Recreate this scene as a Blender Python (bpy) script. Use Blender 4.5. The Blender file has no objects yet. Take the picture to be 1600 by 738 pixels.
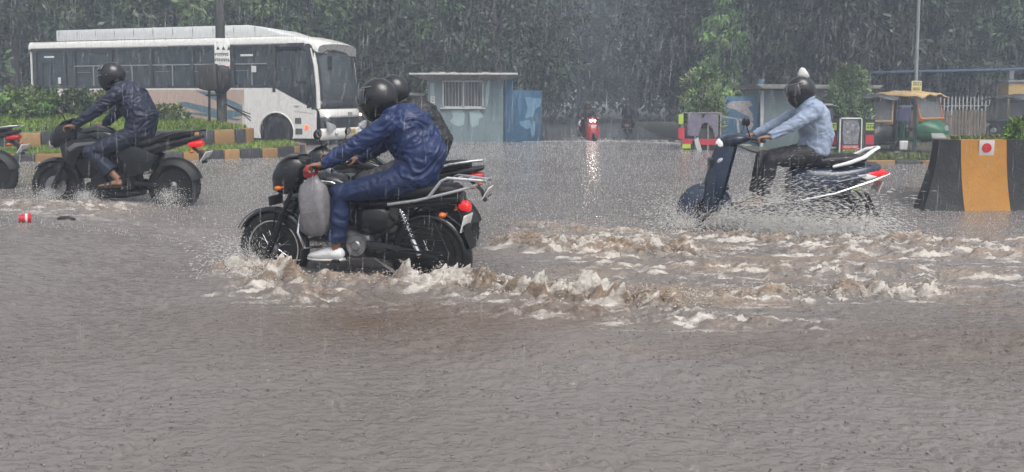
import bpy, bmesh, math, random
import numpy as np
from mathutils import Vector, Matrix, Euler
R = math.radians
PI = math.pi
scene = bpy.context.scene
COL = scene.collection

# ------------------------------------------------------------------ camera
cam_d = bpy.data.cameras.new('camera')
cam = bpy.data.objects.new('camera', cam_d)
COL.objects.link(cam)
cam.location = (0, 0, 1.33)
cam.rotation_euler = (R(90 - 3.5), 0, 0)
cam_d.sensor_width = 36.0
cam_d.lens = 36.0 * 1250 / 1600
cam_d.shift_y = -137.5 / 1600
cam_d.clip_start = 0.05
cam_d.clip_end = 2000
scene.camera = cam

# ------------------------------------------------------------------ sky and sun (overcast monsoon)
world = bpy.data.worlds.new("World")
scene.world = world
world.use_nodes = True
wn, wl = world.node_tree.nodes, world.node_tree.links
wn.clear()
sky = wn.new('ShaderNodeTexSky')
sky.sky_type = 'NISHITA'
sky.sun_disc = False
sky.sun_elevation = R(58)
sky.sun_rotation = R(150)
sky.air_density = 1.0
sky.dust_density = 6.0
sky.ozone_density = 1.0
hs = wn.new('ShaderNodeHueSaturation')
hs.inputs['Saturation'].default_value = 0.22
bg = wn.new('ShaderNodeBackground')
bg.inputs['Strength'].default_value = 0.13
wo = wn.new('ShaderNodeOutputWorld')
wl.new(sky.outputs[0], hs.inputs['Color'])
wl.new(hs.outputs[0], bg.inputs['Color'])
wl.new(bg.outputs[0], wo.inputs['Surface'])
sun_d = bpy.data.lights.new('sun', 'SUN')
sun_d.energy = 0.7
sun_d.angle = R(40)
sun_d.color = (1.0, 0.97, 0.93)
sun = bpy.data.objects.new('sun', sun_d)
COL.objects.link(sun)
# light comes from behind the camera's left shoulder, high
_az = R(150)
_d = Vector((math.sin(_az) * math.cos(R(58)), math.cos(_az) * math.cos(R(58)), math.sin(R(58))))
sun.rotation_euler = _d.to_track_quat('Z', 'Y').to_euler()

scene.view_settings.view_transform = 'Standard'
scene.view_settings.look = 'None'
scene.view_settings.gamma = 1.0
scene.view_settings.exposure = 0.62
scene.view_settings.use_curve_mapping = False
try:
    scene.cycles.use_denoising = True
    scene.cycles.max_bounces = 8
    scene.cycles.volume_bounces = 1
    scene.cycles.transparent_max_bounces = 8
    scene.cycles.caustics_reflective = False
    scene.cycles.caustics_refractive = False
except Exception:
    pass

# ------------------------------------------------------------------ helpers: noise
_rng = np.random.RandomState(7)
_PERM = _rng.permutation(256)
_PERM = np.concatenate([_PERM, _PERM, _PERM])
_GR = _rng.normal(size=(256, 3))
_GR /= np.linalg.norm(_GR, axis=1)[:, None]


def noise3(P):
    P = np.asarray(P, dtype=np.float64)
    i = np.floor(P).astype(np.int64)
    f = P - i
    u = f * f * f * (f * (f * 6 - 15) + 10)
    i &= 255
    out = 0
    for dx in (0, 1):
        wx = u[:, 0] if dx else 1 - u[:, 0]
        for dy in (0, 1):
            wy = u[:, 1] if dy else 1 - u[:, 1]
            for dz in (0, 1):
                wz = u[:, 2] if dz else 1 - u[:, 2]
                h = _PERM[_PERM[_PERM[(i[:, 0] + dx) & 255] + ((i[:, 1] + dy) & 255)] + ((i[:, 2] + dz) & 255)]
                g = _GR[h]
                d = g[:, 0] * (f[:, 0] - dx) + g[:, 1] * (f[:, 1] - dy) + g[:, 2] * (f[:, 2] - dz)
                out = out + wx * wy * wz * d
    return out * 1.5


def noise2(x, y, z=0.37):
    return noise3(np.stack([x, y, np.full_like(x, z)], 1))


def fbm2(x, y, o=3, z=0.37):
    s, a = 0, 1.0
    for k in range(o):
        s = s + a * noise2(x * 2 ** k + 13.7 * k, y * 2 ** k - 7.1 * k, z + k)
        a *= 0.5
    return s


def sstep(a, b, x):
    t = np.clip((x - a) / (b - a), 0, 1)
    return t * t * (3 - 2 * t)


# ------------------------------------------------------------------ helpers: materials
def node(nt, t, **kw):
    n = nt.nodes.new(t)
    for k, v in kw.items():
        n.inputs[k.replace('_', ' ')].default_value = v
    return n


MATS = {}


def mat(name, col, rough=0.5, metal=0.0, var=0.12, scale=6.0, bump=0.0, bscale=40.0, spec=0.5, coat=0.0,
        dirt=None, dirt_amt=0.0, emit=None, estr=0.0, alpha=1.0, trans=0.0, ior=1.45, attr=None):
    if name in MATS:
        return MATS[name]
    m = bpy.data.materials.new(name)
    m.use_nodes = True
    nt = m.node_tree
    b = nt.nodes['Principled BSDF']
    b.inputs['Roughness'].default_value = rough
    b.inputs['Metallic'].default_value = metal
    b.inputs['Specular IOR Level'].default_value = spec
    b.inputs['Coat Weight'].default_value = coat
    b.inputs['Coat Roughness'].default_value = 0.08
    b.inputs['IOR'].default_value = ior
    b.inputs['Alpha'].default_value = alpha
    b.inputs['Transmission Weight'].default_value = trans
    tc = nt.nodes.new('ShaderNodeTexCoord')
    nz = node(nt, 'ShaderNodeTexNoise', Scale=scale, Detail=5.0, Roughness=0.6)
    nt.links.new(tc.outputs['Object'], nz.inputs['Vector'])
    cr = nt.nodes.new('ShaderNodeValToRGB')
    lo = [max(0, c * (1 - var)) for c in col]
    hi = [min(1, c * (1 + var)) for c in col]
    cr.color_ramp.elements[0].position = 0.3
    cr.color_ramp.elements[1].position = 0.7
    cr.color_ramp.elements[0].color = (*lo, 1)
    cr.color_ramp.elements[1].color = (*hi, 1)
    nt.links.new(nz.outputs['Fac'], cr.inputs['Fac'])
    out = cr.outputs['Color']
    if attr:
        at = nt.nodes.new('ShaderNodeAttribute')
        at.attribute_name = attr
        mx = nt.nodes.new('ShaderNodeMix')
        mx.data_type = 'RGBA'
        mx.blend_type = 'MULTIPLY'
        mx.inputs[0].default_value = 1.0
        nt.links.new(out, mx.inputs[6])
        nt.links.new(at.outputs['Color'], mx.inputs[7])
        out = mx.outputs[2]
    if dirt is not None:
        n2 = node(nt, 'ShaderNodeTexNoise', Scale=scale * 2.3, Detail=8.0, Roughness=0.75)
        nt.links.new(tc.outputs['Object'], n2.inputs['Vector'])
        r2 = nt.nodes.new('ShaderNodeValToRGB')
        r2.color_ramp.elements[0].position = 0.62 - dirt_amt * 0.4
        r2.color_ramp.elements[1].position = 0.80 - dirt_amt * 0.3
        nt.links.new(n2.outputs['Fac'], r2.inputs['Fac'])
        mx = nt.nodes.new('ShaderNodeMix')
        mx.data_type = 'RGBA'
        nt.links.new(r2.outputs['Color'], mx.inputs[0])
        nt.links.new(out, mx.inputs[6])
        mx.inputs[7].default_value = (*dirt, 1)
        out = mx.outputs[2]
    nt.links.new(out, b.inputs['Base Color'])
    # roughness breakup
    mr = nt.nodes.new('ShaderNodeMapRange')
    mr.inputs['To Min'].default_value = max(0.02, rough * 0.8)
    mr.inputs['To Max'].default_value = min(1, rough * 1.2)
    nt.links.new(nz.outputs['Fac'], mr.inputs['Value'])
    nt.links.new(mr.outputs['Result'], b.inputs['Roughness'])
    if bump > 0:
        bz = node(nt, 'ShaderNodeTexNoise', Scale=bscale, Detail=4.0)
        nt.links.new(tc.outputs['Object'], bz.inputs['Vector'])
        bn = nt.nodes.new('ShaderNodeBump')
        bn.inputs['Strength'].default_value = bump
        bn.inputs['Distance'].default_value = 0.01
        nt.links.new(bz.outputs['Fac'], bn.inputs['Height'])
        nt.links.new(bn.outputs['Normal'], b.inputs['Normal'])
    if emit:
        b.inputs['Emission Color'].default_value = (*emit, 1)
        b.inputs['Emission Strength'].default_value = estr
    MATS[name] = m
    return m


# ------------------------------------------------------------------ helpers: objects
def tag(o, label=None, cat=None, group=None, kind=None):
    if label:
        o['label'] = label
    if cat:
        o['category'] = cat
    if group:
        o['group'] = group
    if kind:
        o['kind'] = kind
    return o


def empty(name, loc=(0, 0, 0), rz=0.0, label=None, cat=None, group=None):
    o = bpy.data.objects.new(name, None)
    COL.objects.link(o)
    o.location = loc
    o.rotation_euler = (0, 0, rz)
    o.empty_display_size = 0.2
    return tag(o, label, cat, group)


def kids(o):
    return [c for c in bpy.data.objects if c.parent == o]


def copy_tree(o, parent=None, kmap=None):
    if kmap is None:
        kmap = {}
        for c in bpy.data.objects:
            if c.parent:
                kmap.setdefault(c.parent.name, []).append(c)
    c = o.copy()
    COL.objects.link(c)
    c.parent = parent
    for ch in kmap.get(o.name, []):
        copy_tree(ch, c, kmap)
    return c


def np_mesh(name, V, F, nper, material=None, parent=None, smooth=False, attrs=None):
    """V (n,3), F (m,nper) -> object"""
    V = np.asarray(V, dtype=np.float32)
    F = np.asarray(F, dtype=np.int32)
    me = bpy.data.meshes.new(name)
    me.vertices.add(len(V))
    me.vertices.foreach_set('co', V.ravel())
    me.loops.add(F.size)
    me.loops.foreach_set('vertex_index', F.ravel())
    me.polygons.add(len(F))
    me.polygons.foreach_set('loop_start', np.arange(len(F), dtype=np.int32) * nper)
    me.polygons.foreach_set('loop_total', np.full(len(F), nper, dtype=np.int32))
    if smooth:
        me.polygons.foreach_set('use_smooth', np.ones(len(F), dtype=bool))
    if attrs:
        for k, a in attrs.items():
            if a.ndim == 2:
                at = me.color_attributes.new(k, 'FLOAT_COLOR', 'POINT')
                c = np.ones((len(V), 4), dtype=np.float32)
                c[:, :3] = a
                at.data.foreach_set('color', c.ravel())
            else:
                at = me.attributes.new(k, 'FLOAT', 'POINT')
                at.data.foreach_set('value', a.astype(np.float32))
    me.update()
    me.validate()
    o = bpy.data.objects.new(name, me)
    COL.objects.link(o)
    if material:
        me.materials.append(material)
    if parent:
        o.parent = parent
    return o


class MB:
    """collects shapes and links them as one mesh"""

    def __init__(self):
        self.v, self.f, self.m = [], [], []
        self.mi = 0

    def add(self, vs, fs):
        b = len(self.v)
        self.v += [tuple(p) for p in vs]
        self.f += [tuple(i + b for i in f) for f in fs]
        self.m += [self.mi] * len(fs)
        return self

    def box(self, c, s, rot=None, bev=0.0):
        bm = bmesh.new()
        bmesh.ops.create_cube(bm, size=1)
        for v in bm.verts:
            v.co = Vector((v.co.x * s[0], v.co.y * s[1], v.co.z * s[2]))
        if bev:
            bmesh.ops.bevel(bm, geom=list(bm.edges), offset=min(bev, min(s) * .45), segments=2, affect='EDGES', profile=0.5)
        M = Euler([R(a) for a in rot]).to_matrix() if rot else Matrix.Identity(3)
        for v in bm.verts:
            v.co = M @ v.co + Vector(c)
        bm.verts.index_update()
        self.add([v.co[:] for v in bm.verts], [[v.index for v in f.verts] for f in bm.faces])
        bm.free()
        return self

    def tube(self, pts, r, n=8, cap=True, side=None, closed=False):
        """pts list of points, r radius | list of radius | list of (a,b) with side vector for the a axis"""
        P = [Vector(p) for p in pts]
        k = len(P)
        rs = r if isinstance(r, (list, tuple)) and len(r) == k else [r] * k
        vs, fs = [], []
        prev = None
        for i, p in enumerate(P):
            if closed:
                t = (P[(i + 1) % k] - P[i - 1])
            else:
                t = (P[min(i + 1, k - 1)] - P[max(i - 1, 0)])
            if t.length < 1e-9:
                t = Vector((0, 0, 1))
            t.normalize()
            if side is not None:
                u = Vector(side)
            elif prev is None:
                u = Vector((0, 0, 1)) if abs(t.z) < 0.9 else Vector((1, 0, 0))
            else:
                u = prev
            u = (u - t * u.dot(t))
            if u.length < 1e-6:
                u = t.orthogonal()
            u.normalize()
            prev = u
            w = t.cross(u)
            ra, rb = rs[i] if isinstance(rs[i], (list, tuple)) else (rs[i], rs[i])
            for j in range(n):
                a = 2 * PI * j / n
                vs.append(p + u * (ra * math.cos(a)) + w * (rb * math.sin(a)))
        segs = k if closed else k - 1
        for i in range(segs):
            for j in range(n):
                a, b = i * n + j, i * n + (j + 1) % n
                c, d = ((i + 1) % k) * n + (j + 1) % n, ((i + 1) % k) * n + j
                fs.append((a, b, c, d))
        if cap and not closed:
            fs.append(tuple(range(n))[::-1])
            fs.append(tuple((k - 1) * n + j for j in range(n)))
        return self.add(vs, fs)

    def lathe(self, prof, c=(0, 0, 0), axis='y', n=24, rot=None, arc=(0, 360)):
        """prof list of (radius, offset along axis)"""
        vs, fs = [], []
        full = arc[1] - arc[0] >= 359.9
        m = n if full else n + 1
        for (r, h) in prof:
            for j in range(m):
                a = R(arc[0] + (arc[1] - arc[0]) * j / n)
                ca, sa = r * math.cos(a), r * math.sin(a)
                p = {'y': (ca, h, sa), 'z': (ca, sa, h), 'x': (h, ca, sa)}[axis]
                vs.append(Vector(p))
        if rot:
            M = Euler([R(q) for q in rot]).to_matrix()
            vs = [M @ v for v in vs]
        vs = [v + Vector(c) for v in vs]
        for i in range(len(prof) - 1):
            for j in range(n):
                a, b = i * m + j, i * m + (j + 1) % m
                fs.append((a, b, b + m, a + m))
        if full:
            if prof[0][0] > 1e-6:
                fs.append(tuple(range(m)))
            if prof[-1][0] > 1e-6:
                fs.append(tuple((len(prof) - 1) * m + j for j in range(m)))
        return self.add(vs, fs)

    def ell(self, c, r, rot=None, n=16, m=10):
        vs, fs = [], []
        M = Euler([R(q) for q in rot]).to_matrix() if rot else Matrix.Identity(3)
        for i in range(m + 1):
            th = PI * i / m
            for j in range(n):
                a = 2 * PI * j / n
                vs.append(M @ Vector((r[0] * math.sin(th) * math.cos(a), r[1] * math.sin(th) * math.sin(a), r[2] * math.cos(th))) + Vector(c))
        for i in range(m):
            for j in range(n):
                fs.append((i * n + j, (i + 1) * n + j, (i + 1) * n + (j + 1) % n, i * n + (j + 1) % n))
        return self.add(vs, fs)

    def loft(self, secs, n=20, e=2.4, cap=True, cy=0.0):
        """secs: (x, zc, hy, hz[, yc]) cross-sections in the yz plane along x, superellipse exponent e"""
        vs, fs = [], []
        for s in secs:
            x, zc, hy, hz = s[:4]
            yc = s[4] if len(s) > 4 else cy
            for j in range(n):
                a = 2 * PI * j / n
                ca, sa = math.cos(a), math.sin(a)
                vs.append((x, yc + hy * math.copysign(abs(ca) ** (2 / e), ca), zc + hz * math.copysign(abs(sa) ** (2 / e), sa)))
        k = len(secs)
        for i in range(k - 1):
            for j in range(n):
                a, b = i * n + j, i * n + (j + 1) % n
                fs.append((a, b, b + n, a + n))
        if cap:
            fs.append(tuple(range(n))[::-1])
            fs.append(tuple((k - 1) * n + j for j in range(n)))
        return self.add(vs, fs)

    def slab(self, pts, y0, y1, bev=0.01, axis='y', seg=2):
        """outline (x,z) extruded from y0 to y1, all edges bevelled. axis 'x': outline (y,z); 'z': outline (x,y)"""
        bm = bmesh.new()

        def P(p, h):
            return {'y': (p[0], h, p[1]), 'x': (h, p[0], p[1]), 'z': (p[0], p[1], h)}[axis]
        a = [bm.verts.new(P(p, y0)) for p in pts]
        b = [bm.verts.new(P(p, y1)) for p in pts]
        n = len(pts)
        bm.faces.new(a)
        bm.faces.new(b[::-1])
        for i in range(n):
            bm.faces.new((a[i], b[i], b[(i + 1) % n], a[(i + 1) % n]))
        bmesh.ops.recalc_face_normals(bm, faces=bm.faces)
        if bev:
            bmesh.ops.bevel(bm, geom=list(bm.edges), offset=bev, segments=seg, affect='EDGES', profile=0.5, clamp_overlap=True)
        bm.verts.index_update()
        self.add([v.co[:] for v in bm.verts], [[v.index for v in f.verts] for f in bm.faces])
        bm.free()
        return self

    def quad(self, a, b, c, d):
        return self.add([a, b, c, d], [(0, 1, 2, 3)])

    def mirror_y(self):
        n = len(self.v)
        self.v += [(x, -y, z) for x, y, z in self.v]
        self.f += [tuple(i + n for i in f[::-1]) for f in self.f]
        self.m += self.m
        return self

    def xf(self, M):
        self.v = [tuple(M @ Vector(p)) for p in self.v]
        return self

    def build(self, name, material, parent=None, smooth=40, recalc=True, sub=0):
        me = bpy.data.meshes.new(name)
        me.from_pydata(self.v, [], self.f)
        me.update()
        if recalc:
            bm = bmesh.new()
            bm.from_mesh(me)
            bmesh.ops.recalc_face_normals(bm, faces=bm.faces)
            bm.to_mesh(me)
            bm.free()
        for mm in (material if isinstance(material, (list, tuple)) else [material]):
            me.materials.append(mm)
        if any(self.m):
            me.polygons.foreach_set('material_index', self.m)
        if smooth:
            me.polygons.foreach_set('use_smooth', [True] * len(me.polygons))
            if smooth < 180:
                me.set_sharp_from_angle(angle=R(smooth))
        o = bpy.data.objects.new(name, me)
        COL.objects.link(o)
        if parent:
            o.parent = parent
        if sub:
            md = o.modifiers.new('sub', 'SUBSURF')
            md.levels = md.render_levels = sub
        return o


def arc_pts(c, r, a0, a1, n, plane='xz', off=0.0):
    out = []
    for i in range(n + 1):
        a = R(a0 + (a1 - a0) * i / n)
        x, z = c[0] + r * math.cos(a), c[1] + r * math.sin(a)
        out.append({'xz': (x, off, z), 'xy': (x, z, off)}[plane])
    return out


def flecks(name, P, D, L, W, material, label=None, cat=None, kind='stuff'):
    """N elongated octahedral drops: centre P, unit direction D, half length L, half width W"""
    n = len(P)
    D = D / np.linalg.norm(D, axis=1)[:, None]
    ref = np.where(np.abs(D[:, 2:3]) < 0.9, np.array([[0, 0, 1.0]]), np.array([[1.0, 0, 0]]))
    U = np.cross(D, ref)
    U /= np.linalg.norm(U, axis=1)[:, None]
    W2 = np.cross(D, U)
    L = np.broadcast_to(L, (n,))[:, None]
    W = np.broadcast_to(W, (n,))[:, None]
    V = np.stack([P + D * L, P - D * L, P + U * W, P + W2 * W, P - U * W, P - W2 * W], 1).reshape(-1, 3)
    base = np.array([[0, 2, 3], [0, 3, 4], [0, 4, 5], [0, 5, 2], [1, 3, 2], [1, 4, 3], [1, 5, 4], [1, 2, 5]])
    F = (base[None] + (np.arange(n) * 6)[:, None, None]).reshape(-1, 3)
    o = np_mesh(name, V, F, 3, material, smooth=True)
    return tag(o, label, cat, kind=kind)


# ------------------------------------------------------------------ terrain
def water_z(x, y):
    x = np.asarray(x, float)
    y = np.asarray(y, float)
    z = 0.175 * sstep(-2.4, -4.6, x) * (1 - sstep(13, 20, y))
    z = z - 0.05 * sstep(1.0, 2.4, x) * sstep(6.2, 7.8, y) * (1 - sstep(9.5, 14, y))
    z = z - 0.30 * sstep(15, 25, y) * sstep(3, 10, x) - 0.42 * sstep(24, 33, y) * (1 - sstep(3, 10, x)) - 0.1 * sstep(30, 40, y)
    return z


def wz(x, y):
    return float(water_z(np.array([x]), np.array([y]))[0])


# ridges and turbulent wakes: x0,y0,x1,y1,width,amplitude,foam
WAVES = [
    (-0.80, 5.72, 1.10, 5.02, 0.17, 0.105, 0.9),
    (-0.55, 5.45, 0.45, 5.15, 0.22, 0.03, 0.6),
    (-0.15, 7.35, 1.6, 6.7, 0.30, 0.085, 0.85),
    (0.0, 8.3, 1.5, 7.6, 0.22, 0.05, 0.5),
    (0.6, 6.2, 3.4, 6.0, 0.3, 0.025, 0.4),
    (1.6, 7.1, 5.4, 6.8, 0.40, 0.025, 0.35),
    (1.2, 5.25, 2.9, 5.35, 0.12, 0.05, 0.6),
    (2.2, 5.32, 2.95, 5.36, 0.10, 0.05, 0.5),
    (0.1, 4.85, 1.9, 4.6, 0.12, 0.035, 0.6),
    (-1.6, 5.25, 0.3, 4.75, 0.16, 0.02, 0.35),
    (-2.05, 5.6, -1.1, 5.2, 0.22, 0.035, 0.85),
    (-2.30, 6.2, -1.6, 5.75, 0.20, 0.07, 0.6),
    (-1.75, 5.75, -0.7, 5.62, 0.16, 0.06, 0.4),
    (2.0, 7.65, 4.2, 7.55, 0.30, 0.035, 0.8),
    (1.6, 8.0, 2.6, 7.7, 0.30, 0.03, 0.7),
    (3.6, 7.5, 6.5, 7.3, 0.35, 0.03, 0.35),
    (2.5, 6.9, 5.8, 6.6, 0.22, 0.02, 0.25),
    (-6.1, 8.6, -3.9, 8.3, 0.4, 0.04, 0.7),
    (-4.4, 7.9, -2.2, 7.4, 0.3, 0.02, 0.3),
    (1.5, 5.9, 5.5, 5.75, 0.2, 0.02, 0.35),
    (1.2, 4.4, 4.0, 4.1, 0.25, 0.012, 0.12),
    (-0.9, 4.3, 1.6, 3.7, 0.3, 0.012, 0.05),
]


def wave_field(x, y):
    """height, foam"""
    h = np.zeros_like(x)
    fo = np.zeros_like(x)
    # streaky noise, stretched along x
    st = fbm2(x * 2.2, y * 9.0, 3, 2.2)
    st2 = fbm2(x * 5.0 + 4 * noise2(x, y, 9.1), y * 16.0, 3, 5.2)
    tb = fbm2(x * 7.0, y * 11.0, 4, 8.2)
    tf = 1 - 2.2 * np.abs(fbm2(x * 15.0 + 2 * tb, y * 26.0, 3, 4.9))
    for (x0, y0, x1, y1, w, a, f) in WAVES:
        dx, dy = x1 - x0, y1 - y0
        L = math.hypot(dx, dy)
        ux, uy = dx / L, dy / L
        t = ((x - x0) * ux + (y - y0) * uy) / L
        wob = 0.35 * w * noise2(t * 6, np.full_like(t, y0 * 3.0), 1.5) + 0.06 * noise2(x * 1.3, y * 1.3, 3.0)
        d = (x - x0) * (-uy) + (y - y0) * ux + wob
        dn = np.where(d > 0, d * 0.8, d * 1.25)
        end = sstep(-0.15, 0.15, t) * (1 - sstep(0.85, 1.15, t))
        g = np.exp(-(dn / w) ** 2) * end
        lump = 0.75 + 0.6 * noise2(t * L * 2.2, d * 2.0, y0 + 0.5)
        h += a * g * (lump * .8 + 1.3 * tb + .26 * tf)
        gf = np.exp(-(d / (w * 1.7)) ** 2) * end
        fo = np.maximum(fo, f * gf)
    return h, fo, st, st2, tb


def build_water():
    # rectilinear grid, finer towards the camera and the wakes
    ys = [1.4]
    while ys[-1] < 60:
        y = ys[-1]
        ys.append(y + ((0.016 if y < 4.3 else 0.0125) if y < 8.7 else 0.0125 + (y - 8.7) * 0.012))
    while ys[-1] < 420:
        ys.append(ys[-1] * 1.12)
    ys = [-200.0, -60.0, -15.0, -4.0, -1.0, 0.3, 0.9] + ys
    xs = [0.0]
    while xs[-1] < 6.5:
        xs.append(xs[-1] + 0.0155)
    while xs[-1] < 30:
        xs.append(xs[-1] + 0.04 + (xs[-1] - 6.5) * 0.03)
    while xs[-1] < 420:
        xs.append(xs[-1] * 1.15)
    xs = np.array([-q for q in xs[:0:-1]] + xs)
    ys = np.array(ys)
    nx, ny = len(xs), len(ys)
    X, Y = np.meshgrid(xs, ys)
    x, y = X.ravel(), Y.ravel()
    z = water_z(x, y)
    near = (y > 0) & (y < 32) & (np.abs(x) < 14)
    idx = np.where(near)[0]
    xn, yn = x[idx], y[idx]
    h, fo, st, st2, tb = wave_field(xn, yn)
    fall = 1 - sstep(14, 30, yn)
    # long low swell, rain chop
    h += 0.010 * fbm2(xn * 0.8 + 5, yn * 2.4, 3, 0.2)
    turb = sstep(0.05, 0.9, np.clip(fo, 0, 1))
    bandc = np.exp(-((yn - 6.4) / 1.9) ** 2) * sstep(-0.6, 0.8, xn)      # churned water behind the riders
    chop = 0.003 + 0.012 * turb + 0.008 * bandc
    h += chop * (fbm2(xn * 9, yn * 15, 3, 4.4) + (.6 * np.maximum(turb, bandc)) * (1 - 2.5 * np.abs(fbm2(xn * 19, yn * 32, 3, 6.1))))
    h += 0.0045 * fbm2(xn * 14, yn * 20, 2, 7.7) * fall
    foam = fo * np.clip(0.45 + 1.3 * st + 0.9 * st2, 0, 1.2) + bandc * np.clip(0.10 + 1.3 * st2 + 0.7 * st, 0, 1) * 0.55
    foam += np.clip(h - 0.06, 0, 1) * 6 * (0.3 + np.clip(st2 + 0.5, 0, 1))
    foam = np.clip(foam, 0, 1)
    brown = np.clip(sstep(0.015, 0.10, h) * (1 - 0.55 * foam) + 0.5 * bandc * np.clip(noise2(xn * 1.1, yn * 4, 1.1) + .15, 0, 1) * 2, 0, 1)
    # the calmer brownish reach under the first machine: silt plus its painted-in dark reflection
    silt_reflection = np.exp(-((xn + 0.45) / 1.15) ** 2 - ((yn - 4.75) / 0.62) ** 2) * (0.85 + .5 * noise2(xn * 1.5, yn * 3.0, 2.0))
    silt_reflection = np.maximum(silt_reflection, .5 * np.exp(-((xn - 2.8) / 2.2) ** 2 - ((yn - 4.3) / 0.35) ** 2))
    zz = z.copy()
    zz[idx] += h
    # rings and pits where raindrops have just struck
    rd_ = np.random.RandomState(17)
    nd_ = 6500
    yd = 2.3 + 6.2 * rd_.rand(nd_) ** 1.1
    xd = rd_.uniform(-.78, .78, nd_) * (yd + .6)
    xd = np.clip(xd, -6.3, 6.3)
    ix = np.clip(np.searchsorted(xs, xd), 8, nx - 8)
    iy = np.clip(np.searchsorted(ys, yd), 8, ny - 8)
    amp = rd_.uniform(.35, 1.0, nd_) ** 1.6 * .015
    rad = rd_.uniform(.010, .026, nd_)
    zg = zz.reshape(ny, nx)
    for a_ in range(-5, 6):
        for b_ in range(-5, 6):
            r_ = np.hypot(xs[ix + a_] - xd, ys[iy + b_] - yd)
            np.add.at(zg, (iy + b_, ix + a_), amp * np.cos(np.minimum(r_ / rad, 6) * 2.2) * np.exp(-(r_ / (rad * 1.6)) ** 2))
    F = np.zeros(len(x))
    B = np.zeros(len(x))
    S = np.zeros(len(x))
    S[idx] = np.clip(silt_reflection, 0, 1)
    F[idx] = foam
    B[idx] = brown
    # forward lean of the crests
    x2, y2 = x.copy(), y.copy()
    y2[idx] -= 0.5 * np.clip(h, 0, 1) * turb
    x2[idx] += 0.3 * np.clip(h, 0, 1) * turb * tb
    V = np.stack([x2, y2, zz], 1)
    i = np.arange(nx - 1)[None] + (np.arange(ny - 1) * nx)[:, None]
    Q = np.stack([i, i + 1, i + nx + 1, i + nx], -1).reshape(-1, 4)
    o = np_mesh('water', V, Q, 4, water_mat(), smooth=True, attrs={'foam': F, 'brown': B, 'silt_reflection': S})
    tag(o, 'brown flood water covering the whole road, rippled by rain', None, kind='structure')
    return o


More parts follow.
